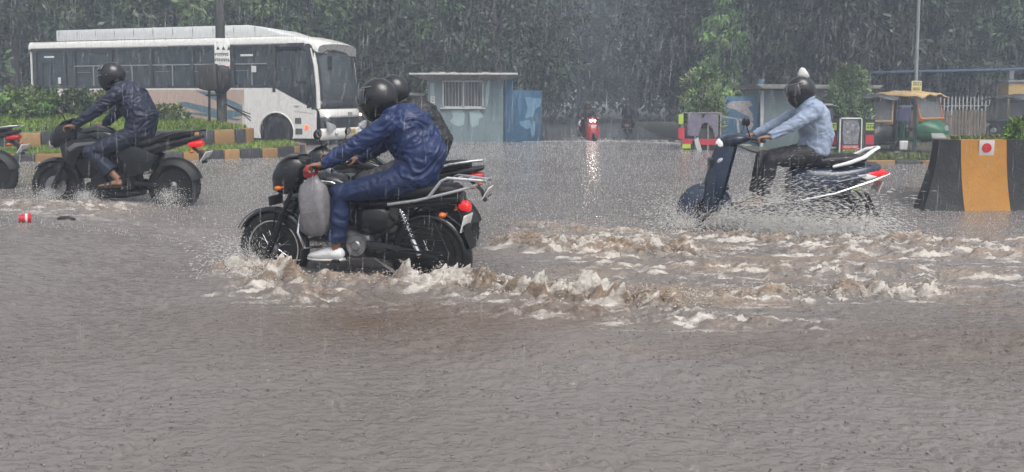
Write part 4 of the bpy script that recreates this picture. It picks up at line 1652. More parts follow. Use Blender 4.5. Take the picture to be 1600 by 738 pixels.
    m.tube([(.20, .34, .985), (.27, .22, 1.0), (.34, .1, 1.0), (.34, -.1, 1.0), (.27, -.22, 1.0), (.20, -.34, .985)], .012, n=8)
    hb = m.build('handlebar', BLKM, root)
    for s in (-1, 1):
        m = MB()
        m.tube([(.20, s * .34, .985), (.245, s * .25, .996)], .018, n=10)
        m.tube([(.30, s * .22, .995), (.31, s * .29, .98), (.26, s * .36, .965)], .006, n=6)
        m.build('grip', PLAST, hb)
    if not lit_head:
        mirror_part(root, (.30, -.2, 1.02), (.24, -.30, 1.13), -1)
        mirror_part(root, (.30, .2, 1.02), (.36, .30, 1.14), 1)
    return root


def xfm(o):
    return Matrix.Translation(o.location) @ Matrix.Rotation(o.rotation_euler[2], 4, 'Z')
# ------------------------------------------------------------------ people
SKIN = mat('skin', (0.27, 0.145, 0.09), 0.4, var=0.1, scale=8)
HAIR = mat('hair', (0.012, 0.011, 0.01), 0.5)
HELM = mat('helmet_shell', (0.012, 0.012, 0.014), 0.22, coat=0.4)
VISOR = mat('helmet_visor', (0.03, 0.032, 0.036), 0.04, coat=1.0)


def cloth_mat(name, col, rough=0.55, coat=0.0):
    return mat(name, col, rough, var=0.22, scale=5, bump=0.35, bscale=30, coat=coat)


def blob(mb, name, voxel, smooth, material, parent=None, fold=None):
    """union of the shapes -> one continuous skin"""
    o = mb.build(name, material, None, smooth=180)
    r = o.modifiers.new('r', 'REMESH')
    r.mode = 'VOXEL'
    r.voxel_size = voxel
    r.use_smooth_shade = True
    s = o.modifiers.new('s', 'SMOOTH')
    s.factor = 0.5
    s.iterations = smooth
    dg = bpy.context.evaluated_depsgraph_get()
    me = bpy.data.meshes.new_from_object(o.evaluated_get(dg))
    me.name = name
    o.modifiers.clear()
    old = o.data
    o.data = me
    bpy.data.meshes.remove(old)
    me.materials.clear()
    me.materials.append(material)
    n = len(me.vertices)
    if fold and n:
        amp, fr = fold
        co = np.empty(n * 3)
        me.vertices.foreach_get('co', co)
        co = co.reshape(-1, 3)
        no = np.empty(n * 3)
        me.vertices.foreach_get('normal', no)
        no = no.reshape(-1, 3)
        w = noise3(co * 2.5 + 3.3)[:, None]
        lf_ = noise3(co * 1.7 + 21.0)[:, None]
        wv = np.stack([noise3(co * 4 + 1.3), noise3(co * 4 + 7.7), noise3(co * 4 + 15.1)], 1)
        q = co * np.array(fr) * (1 + .25 * lf_) + wv * 2.6 + w
        a = 1 - np.abs(noise3(q)) * 2.4
        b = 1 - np.abs(noise3(q * 1.9 + 9.1)) * 2.4
        lowf = noise3(co * 3.1)
        d = amp * (1.1 * a + 0.5 * b + 0.7 * lowf - 0.5)
        co = co + no * d[:, None]
        me.vertices.foreach_set('co', co.ravel())
    me.polygons.foreach_set('use_smooth', np.ones(len(me.polygons), dtype=bool))
    me.update()
    if parent:
        o.parent = parent
    return o


def ik(a, b, l1, l2, pole):
    a, b = Vector(a), Vector(b)
    d = b - a
    L = min(d.length, (l1 + l2) * .999)
    t = d.normalized()
    x = (l1 * l1 - l2 * l2 + L * L) / (2 * L)
    h = math.sqrt(max(l1 * l1 - x * x, 0))
    p = Vector(pole)
    p = (p - t * p.dot(t)).normalized()
    return a + t * x + p * h


def rider(name, loc, rz, label, pose, jacket_col, trouser_col, helmet=True, shoe='sandal', shirt_fold=(.010, (5, 4, 17)), vox=.011, head_look=(1, 0, -.12),
          cap=None, hood=False, jacket_coat=0.0, backpack=False, sc=1.0, jrough=.5, collar=True, mask=False):
    pel, mid, chest, neck, head = [Vector(pose[k]) for k in ('pelvis', 'mid', 'chest', 'neck', 'head')]
    hands, feet = pose['hands'], pose['feet']       # left, right
    SW = pose.get('sw', .19)
    jm = cloth_mat('jacket_' + name + str(jacket_col), jacket_col, jrough, jacket_coat)
    tm = cloth_mat('trousers_' + name + str(trouser_col), trouser_col, .6)
    look = Vector(head_look).normalized()
    body, jk, tr = MB(), MB(), MB()
    # torso
    body.tube([pel, mid, chest, neck], [(.15, .10), (.125, .085), (.165, .10), (.06, .055)], n=16, side=(0, 1, 0))
    body.tube([chest.lerp(neck, .7), head - look * .02 - Vector((0, 0, .06))], .055, n=12)
    up = (chest - mid).normalized()
    bk = pose.get('bulk', 1.12)
    jb = [pel - (mid - pel) * .18, pel, mid, chest, chest.lerp(neck, .65), neck + (neck - chest) * .12]
    jk.tube(jb, [(.175, .125 * bk), (.19, .142 * bk), (.188, .152 * bk), (.21, .155 * bk), (.16, .125 * bk), (.08, .075)], n=20, side=(0, 1, 0))
    jk.ell(pel, (.13, .185, .12))
    sh, el, hd = [], [], []
    for s, hnd in zip((1, -1), hands):
        S = chest.lerp(neck, .42) + Vector((0.0, s * SW, -.01))
        H = Vector(hnd)
        wrist = H + Vector((-.075, s * .0, .035))
        E_ = ik(S, wrist, .29, .26, pose.get('elbow', (-.25, s * 1.0, -.55)) if 'elbow' not in pose else (pose['elbow'][0], s * pose['elbow'][1], pose['elbow'][2]))
        sh.append(S)
        el.append(E_)
        hd.append(H)
        body.tube([S, E_, wrist], [.05, .038, .026], n=12)
        body.ell(S, (.055, .055, .055))
        body.ell(E_, (.039, .039, .039))
        jk.tube([S.lerp(chest, .25), S, S.lerp(E_, .5), E_, E_.lerp(wrist, .5), wrist.lerp(E_, .03)], [.088, .085, .072, .066, .055, .043], n=14)
        jk.ell(S, (.092, .088, .09))
        jk.ell(E_, (.069, .069, .069))
        # hand closed round the grip, bar runs along y
        k0 = H + Vector((-.012, 0, .032))
        body.tube([wrist, wrist.lerp(k0, .5), k0 + Vector((.012, 0, 0))], [(.027, .021), (.040, .018), (.043, .016)], n=12, side=(0, 1, 0))
        for f, (off, ln) in enumerate(((.030, .9), (.010, 1.0), (-.010, .95), (-.029, .8))):
            y = -s * off * 1.08
            p0 = H + Vector((.002, y, .032))
            p1 = H + Vector((.034 * ln, y * 1.04, .014))
            p2 = H + Vector((.030 * ln, y * 1.02, -.018))
            p3 = H + Vector((.004, y, -.027))
            body.tube([p0, p1, p2, p3], [.0098, .0092, .0085, .0072], n=8)
            body.ell(p1, (.0095, .0092, .0095), n=8, m=6)
            body.ell(p2, (.0086, .0086, .0086), n=8, m=6)
        t0 = H + Vector((-.035, -s * .030, .018))
        body.tube([t0, H + Vector((-.012, -s * .050, -.006)), H + Vector((.016, -s * .048, -.022))], [.014, .011, .0085], n=8)
    hp, kn, an = [], [], []
    for s, ft in zip((1, -1), feet):
        Hp = pel + Vector((.03, s * .095, -.02))
        A = Vector(ft) + Vector((0, 0, .075))
        K = ik(Hp, A, pose.get('thigh', .43), pose.get('shin', .41), (1, s * pose.get('spread', .35), .6))
        hp.append(Hp)
        kn.append(K)
        an.append(A)
        body.tube([Hp, K, K.lerp(A, .35), A], [.080, .052, .052, .032], n=12)
        body.ell(K, (.053, .053, .053))
        tr.tube([Hp.lerp(pel, .3), Hp.lerp(K, .3), Hp.lerp(K, .75), K, K.lerp(A, .35), K.lerp(A, pose.get('hem', .9))], [.118, .104, .084, .080, .076, pose.get('hemr', .064)], n=16)
        tr.ell(K, (.080, .078, .080))
        tr.ell(Hp, (.12, .10, .11))
        # foot
        yaw = pose.get('foot_yaw', 0)
        fx = Vector((math.cos(yaw), s * math.sin(yaw), -.02))
        heel = A + Vector((-.035, 0, -.05))
        ball = A + fx * .13 + Vector((0, 0, -.06))
        toe = A + fx * .19 + Vector((0, 0, -.065))
        body.tube([A, A + Vector((.01, 0, -.03)), heel + Vector((.03, 0, 0))], [.034, .036, .033], n=10)
        body.tube([heel, A + fx * .05 + Vector((0, 0, -.042)), ball, toe], [(.028, .026), (.036, .032), (.043, .018), (.036, .012)], n=12, side=(0, 1, 0))
        for q in range(5):
            o_ = Vector((0, 1, 0)) * ((q - 2) * .0165)
            t_ = toe + o_ + fx * (.012 - .006 * abs(q - (1 if s < 0 else 3)))
            body.tube([toe + o_ - fx * .02, t_ + fx * .01], [.010, .008], n=7)
    tr.ell(pel + Vector((0, 0, -.02)), (.14, .18, .11))
    # head
    M = look.to_track_quat('X', 'Z').to_matrix()

    def hp_(x, y, z):
        return head + M @ Vector((x, y, z))
    e = [math.degrees(a) for a in M.to_euler()]
    body.ell(hp_(-.015, 0, .03), (.098, .077, .098), e, n=20, m=14)
    body.ell(hp_(.03, 0, -.045), (.062, .058, .072), e)
    body.ell(hp_(.055, 0, -.09), (.030, .032, .024), e)
    body.tube([hp_(.085, 0, .025), hp_(.108, 0, -.012), hp_(.086, 0, -.026)], [.010, .015, .012], n=8)
    for s in (-1, 1):
        body.ell(hp_(-.005, s * .078, -.01), (.022, .010, .032), e)
        body.ell(hp_(.078, s * .03, .022), (.012, .015, .010), e)
    body.tube([hp_(.088, -.022, -.055), hp_(.097, 0, -.056), hp_(.088, .022, -.055)], [.006, .008, .006], n=6)
    root = blob(body, name, .0075 if vox <= .011 else .009, 3, SKIN)
    root.location = loc
    root.rotation_euler = (0, 0, rz)
    root.scale = (sc, sc, sc)
    tag(root, label, 'person')
    blob(jk, 'jacket', vox, 5, jm, root, fold=shirt_fold)
    blob(tr, 'trousers', vox, 5, tm, root, fold=(.007, (14, 5, 9)))
    if helmet:
        m = MB()
        vs, fs = [], []
        nu, nv = 36, 18
        for i in range(nv + 1):
            th = PI * (0.0 + .83 * i / nv)
            for j in range(nu):
                a = 2 * PI * j / nu
                x, y, z = math.sin(th) * math.cos(a), math.sin(th) * math.sin(a), math.cos(th)
                front = max(0, math.cos(a)) ** 1.5
                low = max(0, -z)
                X = .150 * x * (1 + .22 * front * low) - .006
                Y = .128 * y * (1 - .10 * front * low) 
                Z = .150 * z - .05 * low * front + .015
                vs.append(hp_(X, Y, Z))
        for i in range(nv):
            for j in range(nu):
                fs.append((i * nu + j, (i + 1) * nu + j, (i + 1) * nu + (j + 1) % nu, i * nu + (j + 1) % nu))
        m.add(vs, fs)
        h = m.build('helmet', HELM, root, smooth=180)
        h.modifiers.new('t', 'SOLIDIFY').thickness = .012
        m = MB()
        vs, fs = [], []
        for i in range(9):
            for j in range(17):
                a = R(-72 + 144 * j / 16)
                th = R((58 if helmet != 'open' else 30) + (46 if helmet != 'open' else 34) * i / 8)
                x, y, z = math.sin(th) * math.cos(a), math.sin(th) * math.sin(a), math.cos(th)
                vs.append(hp_(.160 * x * (1.02 + (.06 if helmet == 'open' else .0)) , .136 * y, .154 * z + .012))
        for i in range(8):
            for j in range(16):
                fs.append((i * 17 + j, i * 17 + j + 1, (i + 1) * 17 + j + 1, (i + 1) * 17 + j))
        m.add(vs, fs)
        v = m.build('visor', VISOR, h, smooth=180)
        v.modifiers.new('t', 'SOLIDIFY').thickness = .003
        for s in (-1, 1):
            MB().tube([hp_(.02, s * .128, .02), hp_(.02, s * .142, .02)], [.024, .02], n=14).build('visor_hinge', PLAST, h)
        # bright scratched rim edge + vents
        m = MB()
        pts = []
        for j in range(25):
            a = R(-95 + 190 * j / 24)
            th = R(56 if helmet != 'open' else 88)
            pts.append(hp_(.153 * math.sin(th) * math.cos(a), .131 * math.sin(th) * math.sin(a), .152 * math.cos(th) + .014))
        m.tube(pts, .0045, n=6)
        m.build('helmet_trim', mat('grey_trim', (.22, .22, .23), .35), h)
    elif cap:
        m = MB()
        m.ell(hp_(-.01, 0, .06), (.112, .095, .085), e)
        m.tube([hp_(.08, 0, .07), hp_(.16, 0, .055)], [(.08, .01), (.06, .006)], n=12, side=(0, 1, 0))
        m.tube([hp_(-.08, 0, .0), hp_(-.10, 0, -.12)], [(.09, .03), (.11, .03)], n=12, side=(0, 1, 0))
        m.build('hat', cloth_mat('dark_hat', cap, .6), root)
    if collar:
        m = MB()
        cpt = [neck + Vector((.075 * math.cos(a), .085 * math.sin(a), .02 + .03 * math.cos(a) * -1)) for a in [2 * PI * k / 16 for k in range(16)]]
        m.tube(cpt, [(.022, .012)] * 16, n=8, closed=True, side=(0, 0, 1))
        m.build('collar', jm, root)
    # footwear
    for s, A in zip((1, -1), an):
        yaw = pose.get('foot_yaw', 0)
        fx = Vector((math.cos(yaw), s * math.sin(yaw), 0))
        m = MB()
        if shoe == 'sneaker':
            m.tube([A + Vector((-.065, 0, -.03)), A + Vector((-.045, 0, -.035)), A + fx * .05 + Vector((0, 0, -.035)), A + fx * .13 + Vector((0, 0, -.05)), A + fx * .20 + Vector((0, 0, -.06)), A + fx * .225 + Vector((0, 0, -.065))],
                   [(.02, .02), (.040, .045), (.046, .044), (.052, .034), (.045, .024), (.02, .012)], n=16, side=(0, 1, 0))
            m.build('shoe', mat('white_shoe', (.72, .72, .72), .4, dirt=(.4, .36, .32), dirt_amt=.2), root, smooth=180)
            m = MB()
            m.tube([A + Vector((-.07, 0, -.075)), A + Vector((-.05, 0, -.08)), A + fx * .13 + Vector((0, 0, -.085)), A + fx * .215 + Vector((0, 0, -.082)), A + fx * .232 + Vector((0, 0, -.078))],
                   [(.02, .01), (.043, .013), (.054, .012), (.044, .011), (.015, .008)], n=14, side=(0, 1, 0))
            m.build('sole', mat('white_sole', (.5, .49, .47), .5), root)
        else:
            m.tube([A + Vector((-.065, 0, -.08)), A + Vector((-.05, 0, -.082)), A + fx * .13 + Vector((0, 0, -.09)), A + fx * .21 + Vector((0, 0, -.088)), A + fx * .23 + Vector((0, 0, -.085))],
                   [(.02, .008), (.040, .009), (.050, .009), (.042, .008), (.015, .006)], n=14, side=(0, 1, 0))
            for q in (.075, .125):
                c = A + fx * q + Vector((0, 0, -.055))
                m.tube([c + Vector((0, .046, -.03)), c + Vector((0, .034, .006 + (.125 - q) * .25)), c + Vector((0, 0, .024 + (.125 - q) * .3)), c + Vector((0, -.034, .006 + (.125 - q) * .25)), c + Vector((0, -.046, -.03))], [(.014, .003)] * 5, n=6, side=tuple(fx))
            m.build('sandal', mat('dark_sandal', (.03, .028, .027), .5), root)
    return root, dict(sh=sh, el=el, kn=kn, an=an, hp=hp, head=head, M=M)
# ------------------------------------------------------------------ the riders in the scene
def heading(deg):      # heading measured as «left in the photo, turned away by deg»
    return R(180 - deg)


# -- 1: blue rider on the black commuter
L1 = (-1.25, 6.13, -.15)
a1 = heading(15)
b1 = commuter('motorcycle', L1, a1, 'black commuter motorcycle with silver rear rack, wire wheels and a grey bag on its handlebar')
p1 = dict(pelvis=(-.53, 0, .90), mid=(-.59, 0, 1.07), chest=(-.47, 0, 1.255), neck=(-.36, 0, 1.37), head=(-.245, 0, 1.475),
          hands=((.13, .32, .965), (.13, -.32, .965)), feet=((.02, .20, .285), (.02, -.20, .285)), thigh=.50, shin=.42, spread=.25, elbow=(-.1, .5, -.8), hemr=.07, hem=.86, sw=.19, bulk=1.3)
r1, j1 = rider('person', L1, a1, 'rider in royal blue rain suit, black full-face helmet and white shoes', p1, (.013, .027, .092), (.010, .021, .070), shoe='sneaker', shirt_fold=(.012, (4, 3, 15)), vox=.0085, head_look=(1, 0, -.18), jrough=.42)

# the bag hangs on the near grip
Mb = xfm(b1)
bg_ = empty('carrier_bag', Mb @ Vector((.17, .30, .945)), a1, 'translucent grey plastic bag with red top hanging from the handlebar of the black commuter motorcycle', 'bag')
m = MB()
vs, fs = [], []
rgb = np.random.RandomState(3)
sec = [(-.02, .030, .018), (-.06, .050, .03), (-.10, .095, .045), (-.18, .112, .06), (-.28, .115, .065), (-.38, .112, .06), (-.44, .098, .045), (-.475, .06, .02)]
for i, (z, hx, hy) in enumerate(sec):
    for j in range(22):
        a = 2 * PI * j / 22
        wv = 1 + .10 * math.sin(a * 5 + z * 12) + .06 * math.sin(a * 9 + i)
        ca, sa = math.cos(a), math.sin(a)
        vs.append((hx * math.copysign(abs(ca) ** .75, ca) * wv - .03, hy * math.copysign(abs(sa) ** .8, sa) * wv, z))
for i in range(len(sec) - 1):
    for j in range(22):
        a, b = i * 22 + j, i * 22 + (j + 1) % 22
        fs.append((a, b, b + 22, a + 22))
fs.append(tuple((len(sec) - 1) * 22 + j for j in range(22)))
m.add(vs, fs)
BAGM = mat('bag_film', (.27, .255, .27), .25, var=.25, scale=9, bump=.8, bscale=22, trans=.35)
m.build('bag_film', BAGM, bg_, smooth=180)
m = MB()
m.loft([(-.05, .0, .03, .035), (-.03, .005, .035, .05), (.02, .0, .035, .05), (.045, -.01, .02, .03)], e=2.4)
m.tube([(-.02, .0, .02), (-.02, .0, .06)], [.012, .006], n=8)
m.build('red_top', mat('red_wrap', (.45, .03, .03), .35), bg_)
m = MB()
for dx, dz, r_ in ((-.06, -.36, .05), (.0, -.34, .055), (.03, -.24, .05), (-.05, -.22, .045), (-.01, -.15, .04)):
    m.ell((dx, 0, dz), (r_, r_ * .8, r_))
m.build('contents', mat('bag_contents', (.22, .20, .2), .5), bg_)

# -- 2: black-jacket rider beyond the blue one
L2 = (-1.24, 7.35, -.15)
a2 = heading(10)
b2 = sporty('motorcycle', L2, a2, 'black sport motorcycle half hidden beyond the blue rider, silver grab rail showing', lit=False, pale=True)
p2 = dict(bulk=1.4, pelvis=(-.42, 0, .90), mid=(-.50, 0, 1.10), chest=(-.37, 0, 1.29), neck=(-.25, 0, 1.42), head=(-.16, 0, 1.54),
          hands=((.372, .315, .96), (.372, -.315, .96)), feet=((-.15, .2, .31), (-.15, -.2, .31)), thigh=.46, shin=.42, spread=.3, elbow=(-.1, .6, -.8), sw=.20)
r2, j2 = rider('person', L2, a2, 'rider in black jacket and black helmet beyond the blue rider', p2, (.022, .022, .024), (.03, .03, .035), head_look=(1, -.15, -.1), shirt_fold=(.012, (5, 4, 15)))

# -- 3: navy rider on the left
L3 = (-4.52, 9.12, .04)
a3 = heading(1)
b3 = sporty('motorcycle', L3, a3, 'dark sport motorcycle under the navy rider, red tail light lit, big rear mudguard', lit=True)
p3 = dict(pelvis=(-.27, 0, .90), mid=(-.32, 0, 1.09), chest=(-.19, 0, 1.31), neck=(-.06, 0, 1.43), head=(.03, 0, 1.545),
          hands=((.372, .315, .96), (.372, -.315, .96)), feet=((-.12, .2, .32), (-.12, -.2, .32)), thigh=.47, shin=.42, spread=.3, elbow=(-.2, .7, -.7), hem=.72, hemr=.082, sw=.195, foot_yaw=.1)
r3, j3 = rider('person', L3, a3, 'bare-ankled rider in navy shirt and dark helmet with raised visor', p3, (.016, .021, .045), (.010, .015, .032), helmet='open', shoe='sandal', head_look=(1, 0, -.1), shirt_fold=(.011, (5, 4, 14)))

# -- 4: motorcycle cut by the left edge
L4 = (-7.38, 10.3, .05)
b4 = sporty('motorcycle', L4, heading(-4), 'tail of a dark motorcycle cut off by the left edge, pale grab rail', lit=False, pale=True)
p4 = dict(p3)
p4['pelvis'] = (-.2, 0, .9)
r4, _ = rider('person', L4, heading(-4), 'rider in dark jacket on the leftmost motorcycle', p4, (.03, .035, .04), (.025, .025, .03), vox=.02, head_look=(1, 0, -.1))

# -- 5: light-blue shirt on the dark blue scooter
L5 = (2.76, 8.35, -.11)
a5 = heading(3)
DBLUE = mat('dark_blue_paint', (.010, .020, .045), 0.25, coat=0.4, dirt=(.09, .085, .08), dirt_amt=.2)
b5 = scooter('scooter', L5, a5, 'dark blue scooter with white grab rail and lit tail light, throwing spray', DBLUE, 'silver')
b5.scale = (1.06, 1.03, 1.03)
p5 = dict(pelvis=(-.38, 0, .89), mid=(-.42, 0, 1.06), chest=(-.36, 0, 1.27), neck=(-.30, 0, 1.41), head=(-.24, 0, 1.515),
          hands=((.232, .30, 1.022), (.232, -.30, 1.022)), feet=((.18, .13, .33), (.18, -.13, .33)), thigh=.45, shin=.42, spread=.2, elbow=(-.3, .45, -.9), sw=.19)
r5, j5 = rider('person', L5, a5, 'scooter rider in pale blue long-sleeved shirt, black helmet and black trousers', p5, (.27, .33, .44), (.016, .016, .02), shoe='sandal', head_look=(1, .1, -.22), shirt_fold=(.007, (5, 4, 13)))
# white cap cover on top of the helmet
m = MB()
hh = Vector(p5['head'])
m.tube([hh + Vector((-.03, 0, .14)), hh + Vector((-.015, 0, .20)), hh + Vector((-.01, 0, .235)), hh + Vector((.0, 0, .25))], [(.065, .05), (.05, .035), (.03, .02), (.008, .006)], n=14, side=(1, 0, 0))
o = m.build('helmet_crest', mat('white_cloth', (.62, .62, .6), .6, bump=.5), r5, smooth=180)

# -- 6: far red scooter with its headlamp on, coming towards us
REDP = mat('red_paint', (.38, .02, .025), 0.25, coat=.5)
X6, Y6 = 2.8, 29.2
L6 = (X6, Y6, wz(X6, Y6) - .14)
a6 = R(-80)
b6 = scooter('scooter', L6, a6, 'small red scooter far down the road with headlamp glaring', REDP, 'red', lit_head=True)
for _c in kids(b6):
    if _c.name.startswith('front_mudguard') or _c.name.startswith('body'):
        _c.data.materials[0] = BLKP
p6 = dict(p5)
p6.update(bulk=1.5, sw=.24, pelvis=(-.34, 0, .88), mid=(-.36, 0, 1.06), chest=(-.27, 0, 1.27), neck=(-.2, 0, 1.39), head=(-.13, 0, 1.50))
r6, _ = rider('person', L6, a6, 'far rider in dark rain cape and brimmed hat on the red scooter', p6, (.012, .011, .012), (.01, .01, .011), helmet=False, cap=(.05, .05, .055), vox=.018)
# -- 7: far dark motorcycle
X7, Y7 = 5.5, 38.0
L7 = (X7, Y7, wz(X7, Y7) - .06)
b7 = sporty('motorcycle', L7, R(80), 'dark motorcycle riding away, faint in the rain at the end of the road', lit=False)
p7 = dict(p3)
r7, _ = rider('person', L7, R(80), 'faint dark rider on the farthest motorcycle', p7, (.008, .008, .01), (.008, .008, .01), vox=.02)
# ------------------------------------------------------------------ the bus
BW = mat('bus_white', (.74, .725, .69), .28, coat=.4, var=.05, dirt=(.5, .46, .42), dirt_amt=.15)
BP = mat('bus_beige', (.47, .345, .28), .32, coat=.3, var=.08, dirt=(.36, .29, .25), dirt_amt=.25)
BK = mat('bus_black', (.018, .019, .021), .22, coat=.4)


def glass(name, col, alpha, rough=.06):
    m = mat(name, col, rough, spec=.8, var=.02)
    m.node_tree.nodes['Principled BSDF'].inputs['Alpha'].default_value = alpha
    return m


BG = glass('bus_glass', (.045, .055, .062), .60)
WSG = glass('windscreen_glass', (.10, .12, .13), .55)


def build_bus():
    root = empty('bus', (-5.31, 24.25, -.13), R(-16), 'long white city bus with dark window band standing behind the grass median', 'bus')
    L, W = 10.3, 1.2
    # lower walls
    for s in (-1, 1):
        m = MB()
        zt = 1.80
        # front arch cutout r .56 at x=-1.31, rear arch at -7.3
        out = [(-L, .32)]
        for cx in (-7.4, -1.31):
            out += [(cx + .57 * math.cos(a), .49 + .57 * math.sin(a)) for a in [R(198 - 216 * k / 12) for k in range(13)]]
        out += [(-.02, .32), (.0, 1.12), (-.12, 1.18), (-1.36, zt), (-L, zt)]
        m.slab(out, s * W - .03, s * W + .03 if s > 0 else s * W + .03, bev=.008, seg=1)
        m.build('side_wall', BW, root)
        m = MB()
        y = s * (W + .034)
        out = [(-9.1, .62), (-7.98, .62)] + [(-7.4 + .62 * math.cos(a), .49 + .62 * math.sin(a)) for a in [R(165 - 150 * k / 8) for k in range(9)]] + [(-6.8, .62), (-2.45, .62), (-2.4, 1.74), (-9.1, 1.74)]
        m.slab(out, y - .003, y + .003, bev=0)
        m.build('side_panel', BP, root)
        # swoosh
        y = s * (W + .042)
        for sh in ([(-5.2, 1.30), (-4.4, 1.38), (-3.3, 1.16), (-2.45, 1.10), (-2.42, .98), (-2.9, .90), (-3.6, 1.02), (-4.4, 1.22)],
                   [(-4.0, 1.70), (-3.4, 1.66), (-2.45, 1.28), (-2.42, 1.12), (-3.2, 1.36)],
                   [(-5.0, 1.12), (-4.0, .98), (-2.6, .82), (-2.5, .86), (-3.6, 1.02)], [(-8.9, 1.56), (-8.0, 1.48), (-7.9, 1.40), (-8.9, 1.42)]):
            m = MB().slab(sh, y - .003, y + .003, bev=0)
            m.build('side_graphic', mat('teal_graphic', (.075, .16, .20), .3, dirt=(.3, .3, .3), dirt_amt=.3), root)
        # band frames
        m = MB()
        y = s * (W - .0)
        m.box((-5.2, y, 1.83), (9.75, .07, .08))
        m.box((-5.3, y, 3.03), (9.9, .07, .10))
        for x, w in ((-10.1, .14), (-8.9, .08), (-8.55, .10), (-7.12, .12), (-5.64, .12), (-4.16, .12), (-2.78, .20), (-1.50, .16), (-1.36, .1), (-.24, .10)):
            z0 = 1.80 if x < -1.4 else (1.66 if x < -1 else 1.2)
            m.box((x, y, (z0 + 3.05) / 2), (w, .072, 3.05 - z0))
        m.slab([(-1.36, 1.80), (-.10, 1.20), (-.06, 1.42), (-.3, 1.9), (-1.36, 2.0)], y - .036, y + .036, bev=.004, seg=1)
        m.slab([(-.30, 3.06), (-.14, 3.02), (-.05, 2.85), (-.03, 1.16), (-.14, 1.16), (-.18, 2.7), (-.36, 2.95)], y - .038, y + .038, bev=.004, seg=1)
        m.build('window_band', BK, root)
        xs = [(-10.03, -8.94), (-8.86, -8.6), (-8.5, -7.18), (-7.06, -5.7), (-5.58, -4.22), (-4.10, -2.88), (-2.68, -1.58), (-1.31, -.29)]
        for k, (x0, x1) in enumerate(xs):
            f = MB()
            z0, z1 = (1.87, 2.98) if k < 7 else (1.98, 2.85)
            if 2 <= k <= 6:
                f.box(((x0 + x1) / 2, s * (W - .008), 2.50), (x1 - x0, .05, .035))
                f.box(((x0 + x1) / 2 + .02, s * (W - .010), 2.18), (.03, .045, .63))
                f.box(((x0 + x1) / 2 - .35, s * (W - .004), 2.30), (.5, .03, .012))
            elif k == 0:
                f.box(((x0 + x1) / 2, s * (W - .008), 2.62), (x1 - x0, .05, .05))
                f.box((x0 + .16, s * (W - .008), 2.2), (.10, .05, .9))
                f.box(((x0 + x1) / 2, s * (W - .010), 2.18), (.03, .045, .8))
            elif k == 7:
                f.box(((x0 + x1) / 2 + .02, s * (W - .010), 2.4), (.03, .045, .9))
            else:
                f.box(((x0 + x1) / 2, s * (W - .008), 2.5), (x1 - x0, .04, .02))
            fr = f.build('window', mat('rail_grey', (.24, .25, .26), .4) if 2 <= k <= 6 else BK, root)
            g = MB()
            g.box(((x0 + x1) / 2, s * (W - .02), (z0 + z1) / 2), (x1 - x0, .008, z1 - z0))
            g.build('pane', BG, fr)
        # little white stickers on the glass
        if s < 0:
            m = MB()
            for (x, z, w, h) in ((-9.5, 2.80, .4, .05), (-2.25, 2.75, .42, .06), (-2.02, 2.34, .16, .18), (-9.12, 2.05, .11, .2)):
                m.box((x, -W - .036, z), (w, .004, h))
            m.build('window_sticker', PLATE, root)
            for (vx, vz, vw, vh) in ((-.58, .83, .20, .17), (-.56, .52, .22, .17), (-9.4, 1.58, .26, .26)):
                MB().box((vx, -W - .033, vz), (vw, .012, vh)).build('side_vent', mat('vent_grey', (.10, .10, .10), .5, bump=.8, bscale=30), root)
            m = MB()
            m.ell((-.30, -W - .035, .64), (.07, .03, .075))
            m.build('side_marker_lamp', mat('marker_red_lit', (.6, .05, .02), .2, emit=(1, .12, .04), estr=1.2), root)
            m = MB()
            m.box((-1.2, -W - .033, 1.40), (.004, .006, .7))
            m.box((-2.38, -W - .037, 1.2), (.015, .006, 1.1))
            m.box((-.40, -W - .035, 1.08), (.6, .006, .01), (0, 6, 0))
            m.box((-.62, -W - .04, 1.26), (.14, .02, .025))
            m.build('door_seam', mat('seam_grey', (.3, .29, .28), .5), root)
    # roof
    m = MB()
    vs, fs = [], []
    prof = [(-1.235, 3.05), (-1.235, 3.16), (-1.20, 3.24), (-1.08, 3.29), (-.6, 3.33), (0, 3.345), (.6, 3.33), (1.08, 3.29), (1.20, 3.24), (1.235, 3.16), (1.235, 3.05)]
    xs = [-L - .02, -L + .05, -5, -.9, -.45, -.12, .14, .26, .31]
    for x in xs:
        for (y, z) in prof:
            t = max(0, (x + .9) / 1.21)
            bow = -.22 * abs(y / 1.2) ** 3 * t
            dz = -.26 * t ** 2.0
            vs.append((x + bow, y * (1 - .05 * t), z + dz + (0 if abs(y) < 1.23 else 0)))
    n = len(prof)
    for i in range(len(xs) - 1):
        for j in range(n - 1):
            a = i * n + j
            fs.append((a, a + 1, a + 1 + n, a + n))
    fs.append(tuple(range(n)))
    fs.append(tuple((len(xs) - 1) * n + j for j in range(n)))
    m.add(vs, fs)
    m.build('roof', BW, root, smooth=35)
    # rooftop unit
    m = MB()
    m.slab([(-9.42, 3.32), (-9.42, 3.66), (-2.37, 3.66), (-1.95, 3.60), (-1.15, 3.36), (-1.2, 3.30)], -1.02, 1.02, bev=.03)
    ac = m.build('rooftop_unit', mat('unit_white', (.66, .67, .67), .35, var=.06, dirt=(.45, .43, .4), dirt_amt=.2), root)
    m = MB()
    for k in range(11):
        m.box((-9.3 + .72 * k, -1.025, 3.52 + 0), (.02, .012, .13))
        m.box((-9.3 + .72 * k, -1.022, 3.5), (.006, .006, .28))
    m.build('unit_clip', mat('seam_grey', (.3, .29, .28), .5), ac)
    # rear wall, floor, ceiling, seats
    m = MB()
    m.box((-L + .02, 0, 1.8), (.06, 2.4, 2.96), bev=.02)
    m.build('rear_wall', BW, root)
    m = MB()
    m.box((-5.2, 0, .75), (10.0, 1.62, .88))
    m.box((-5.2, 0, 1.16), (10.0, 2.3, .08))
    m.build('floor_pan', BK, root)
    rs = random.Random(8)
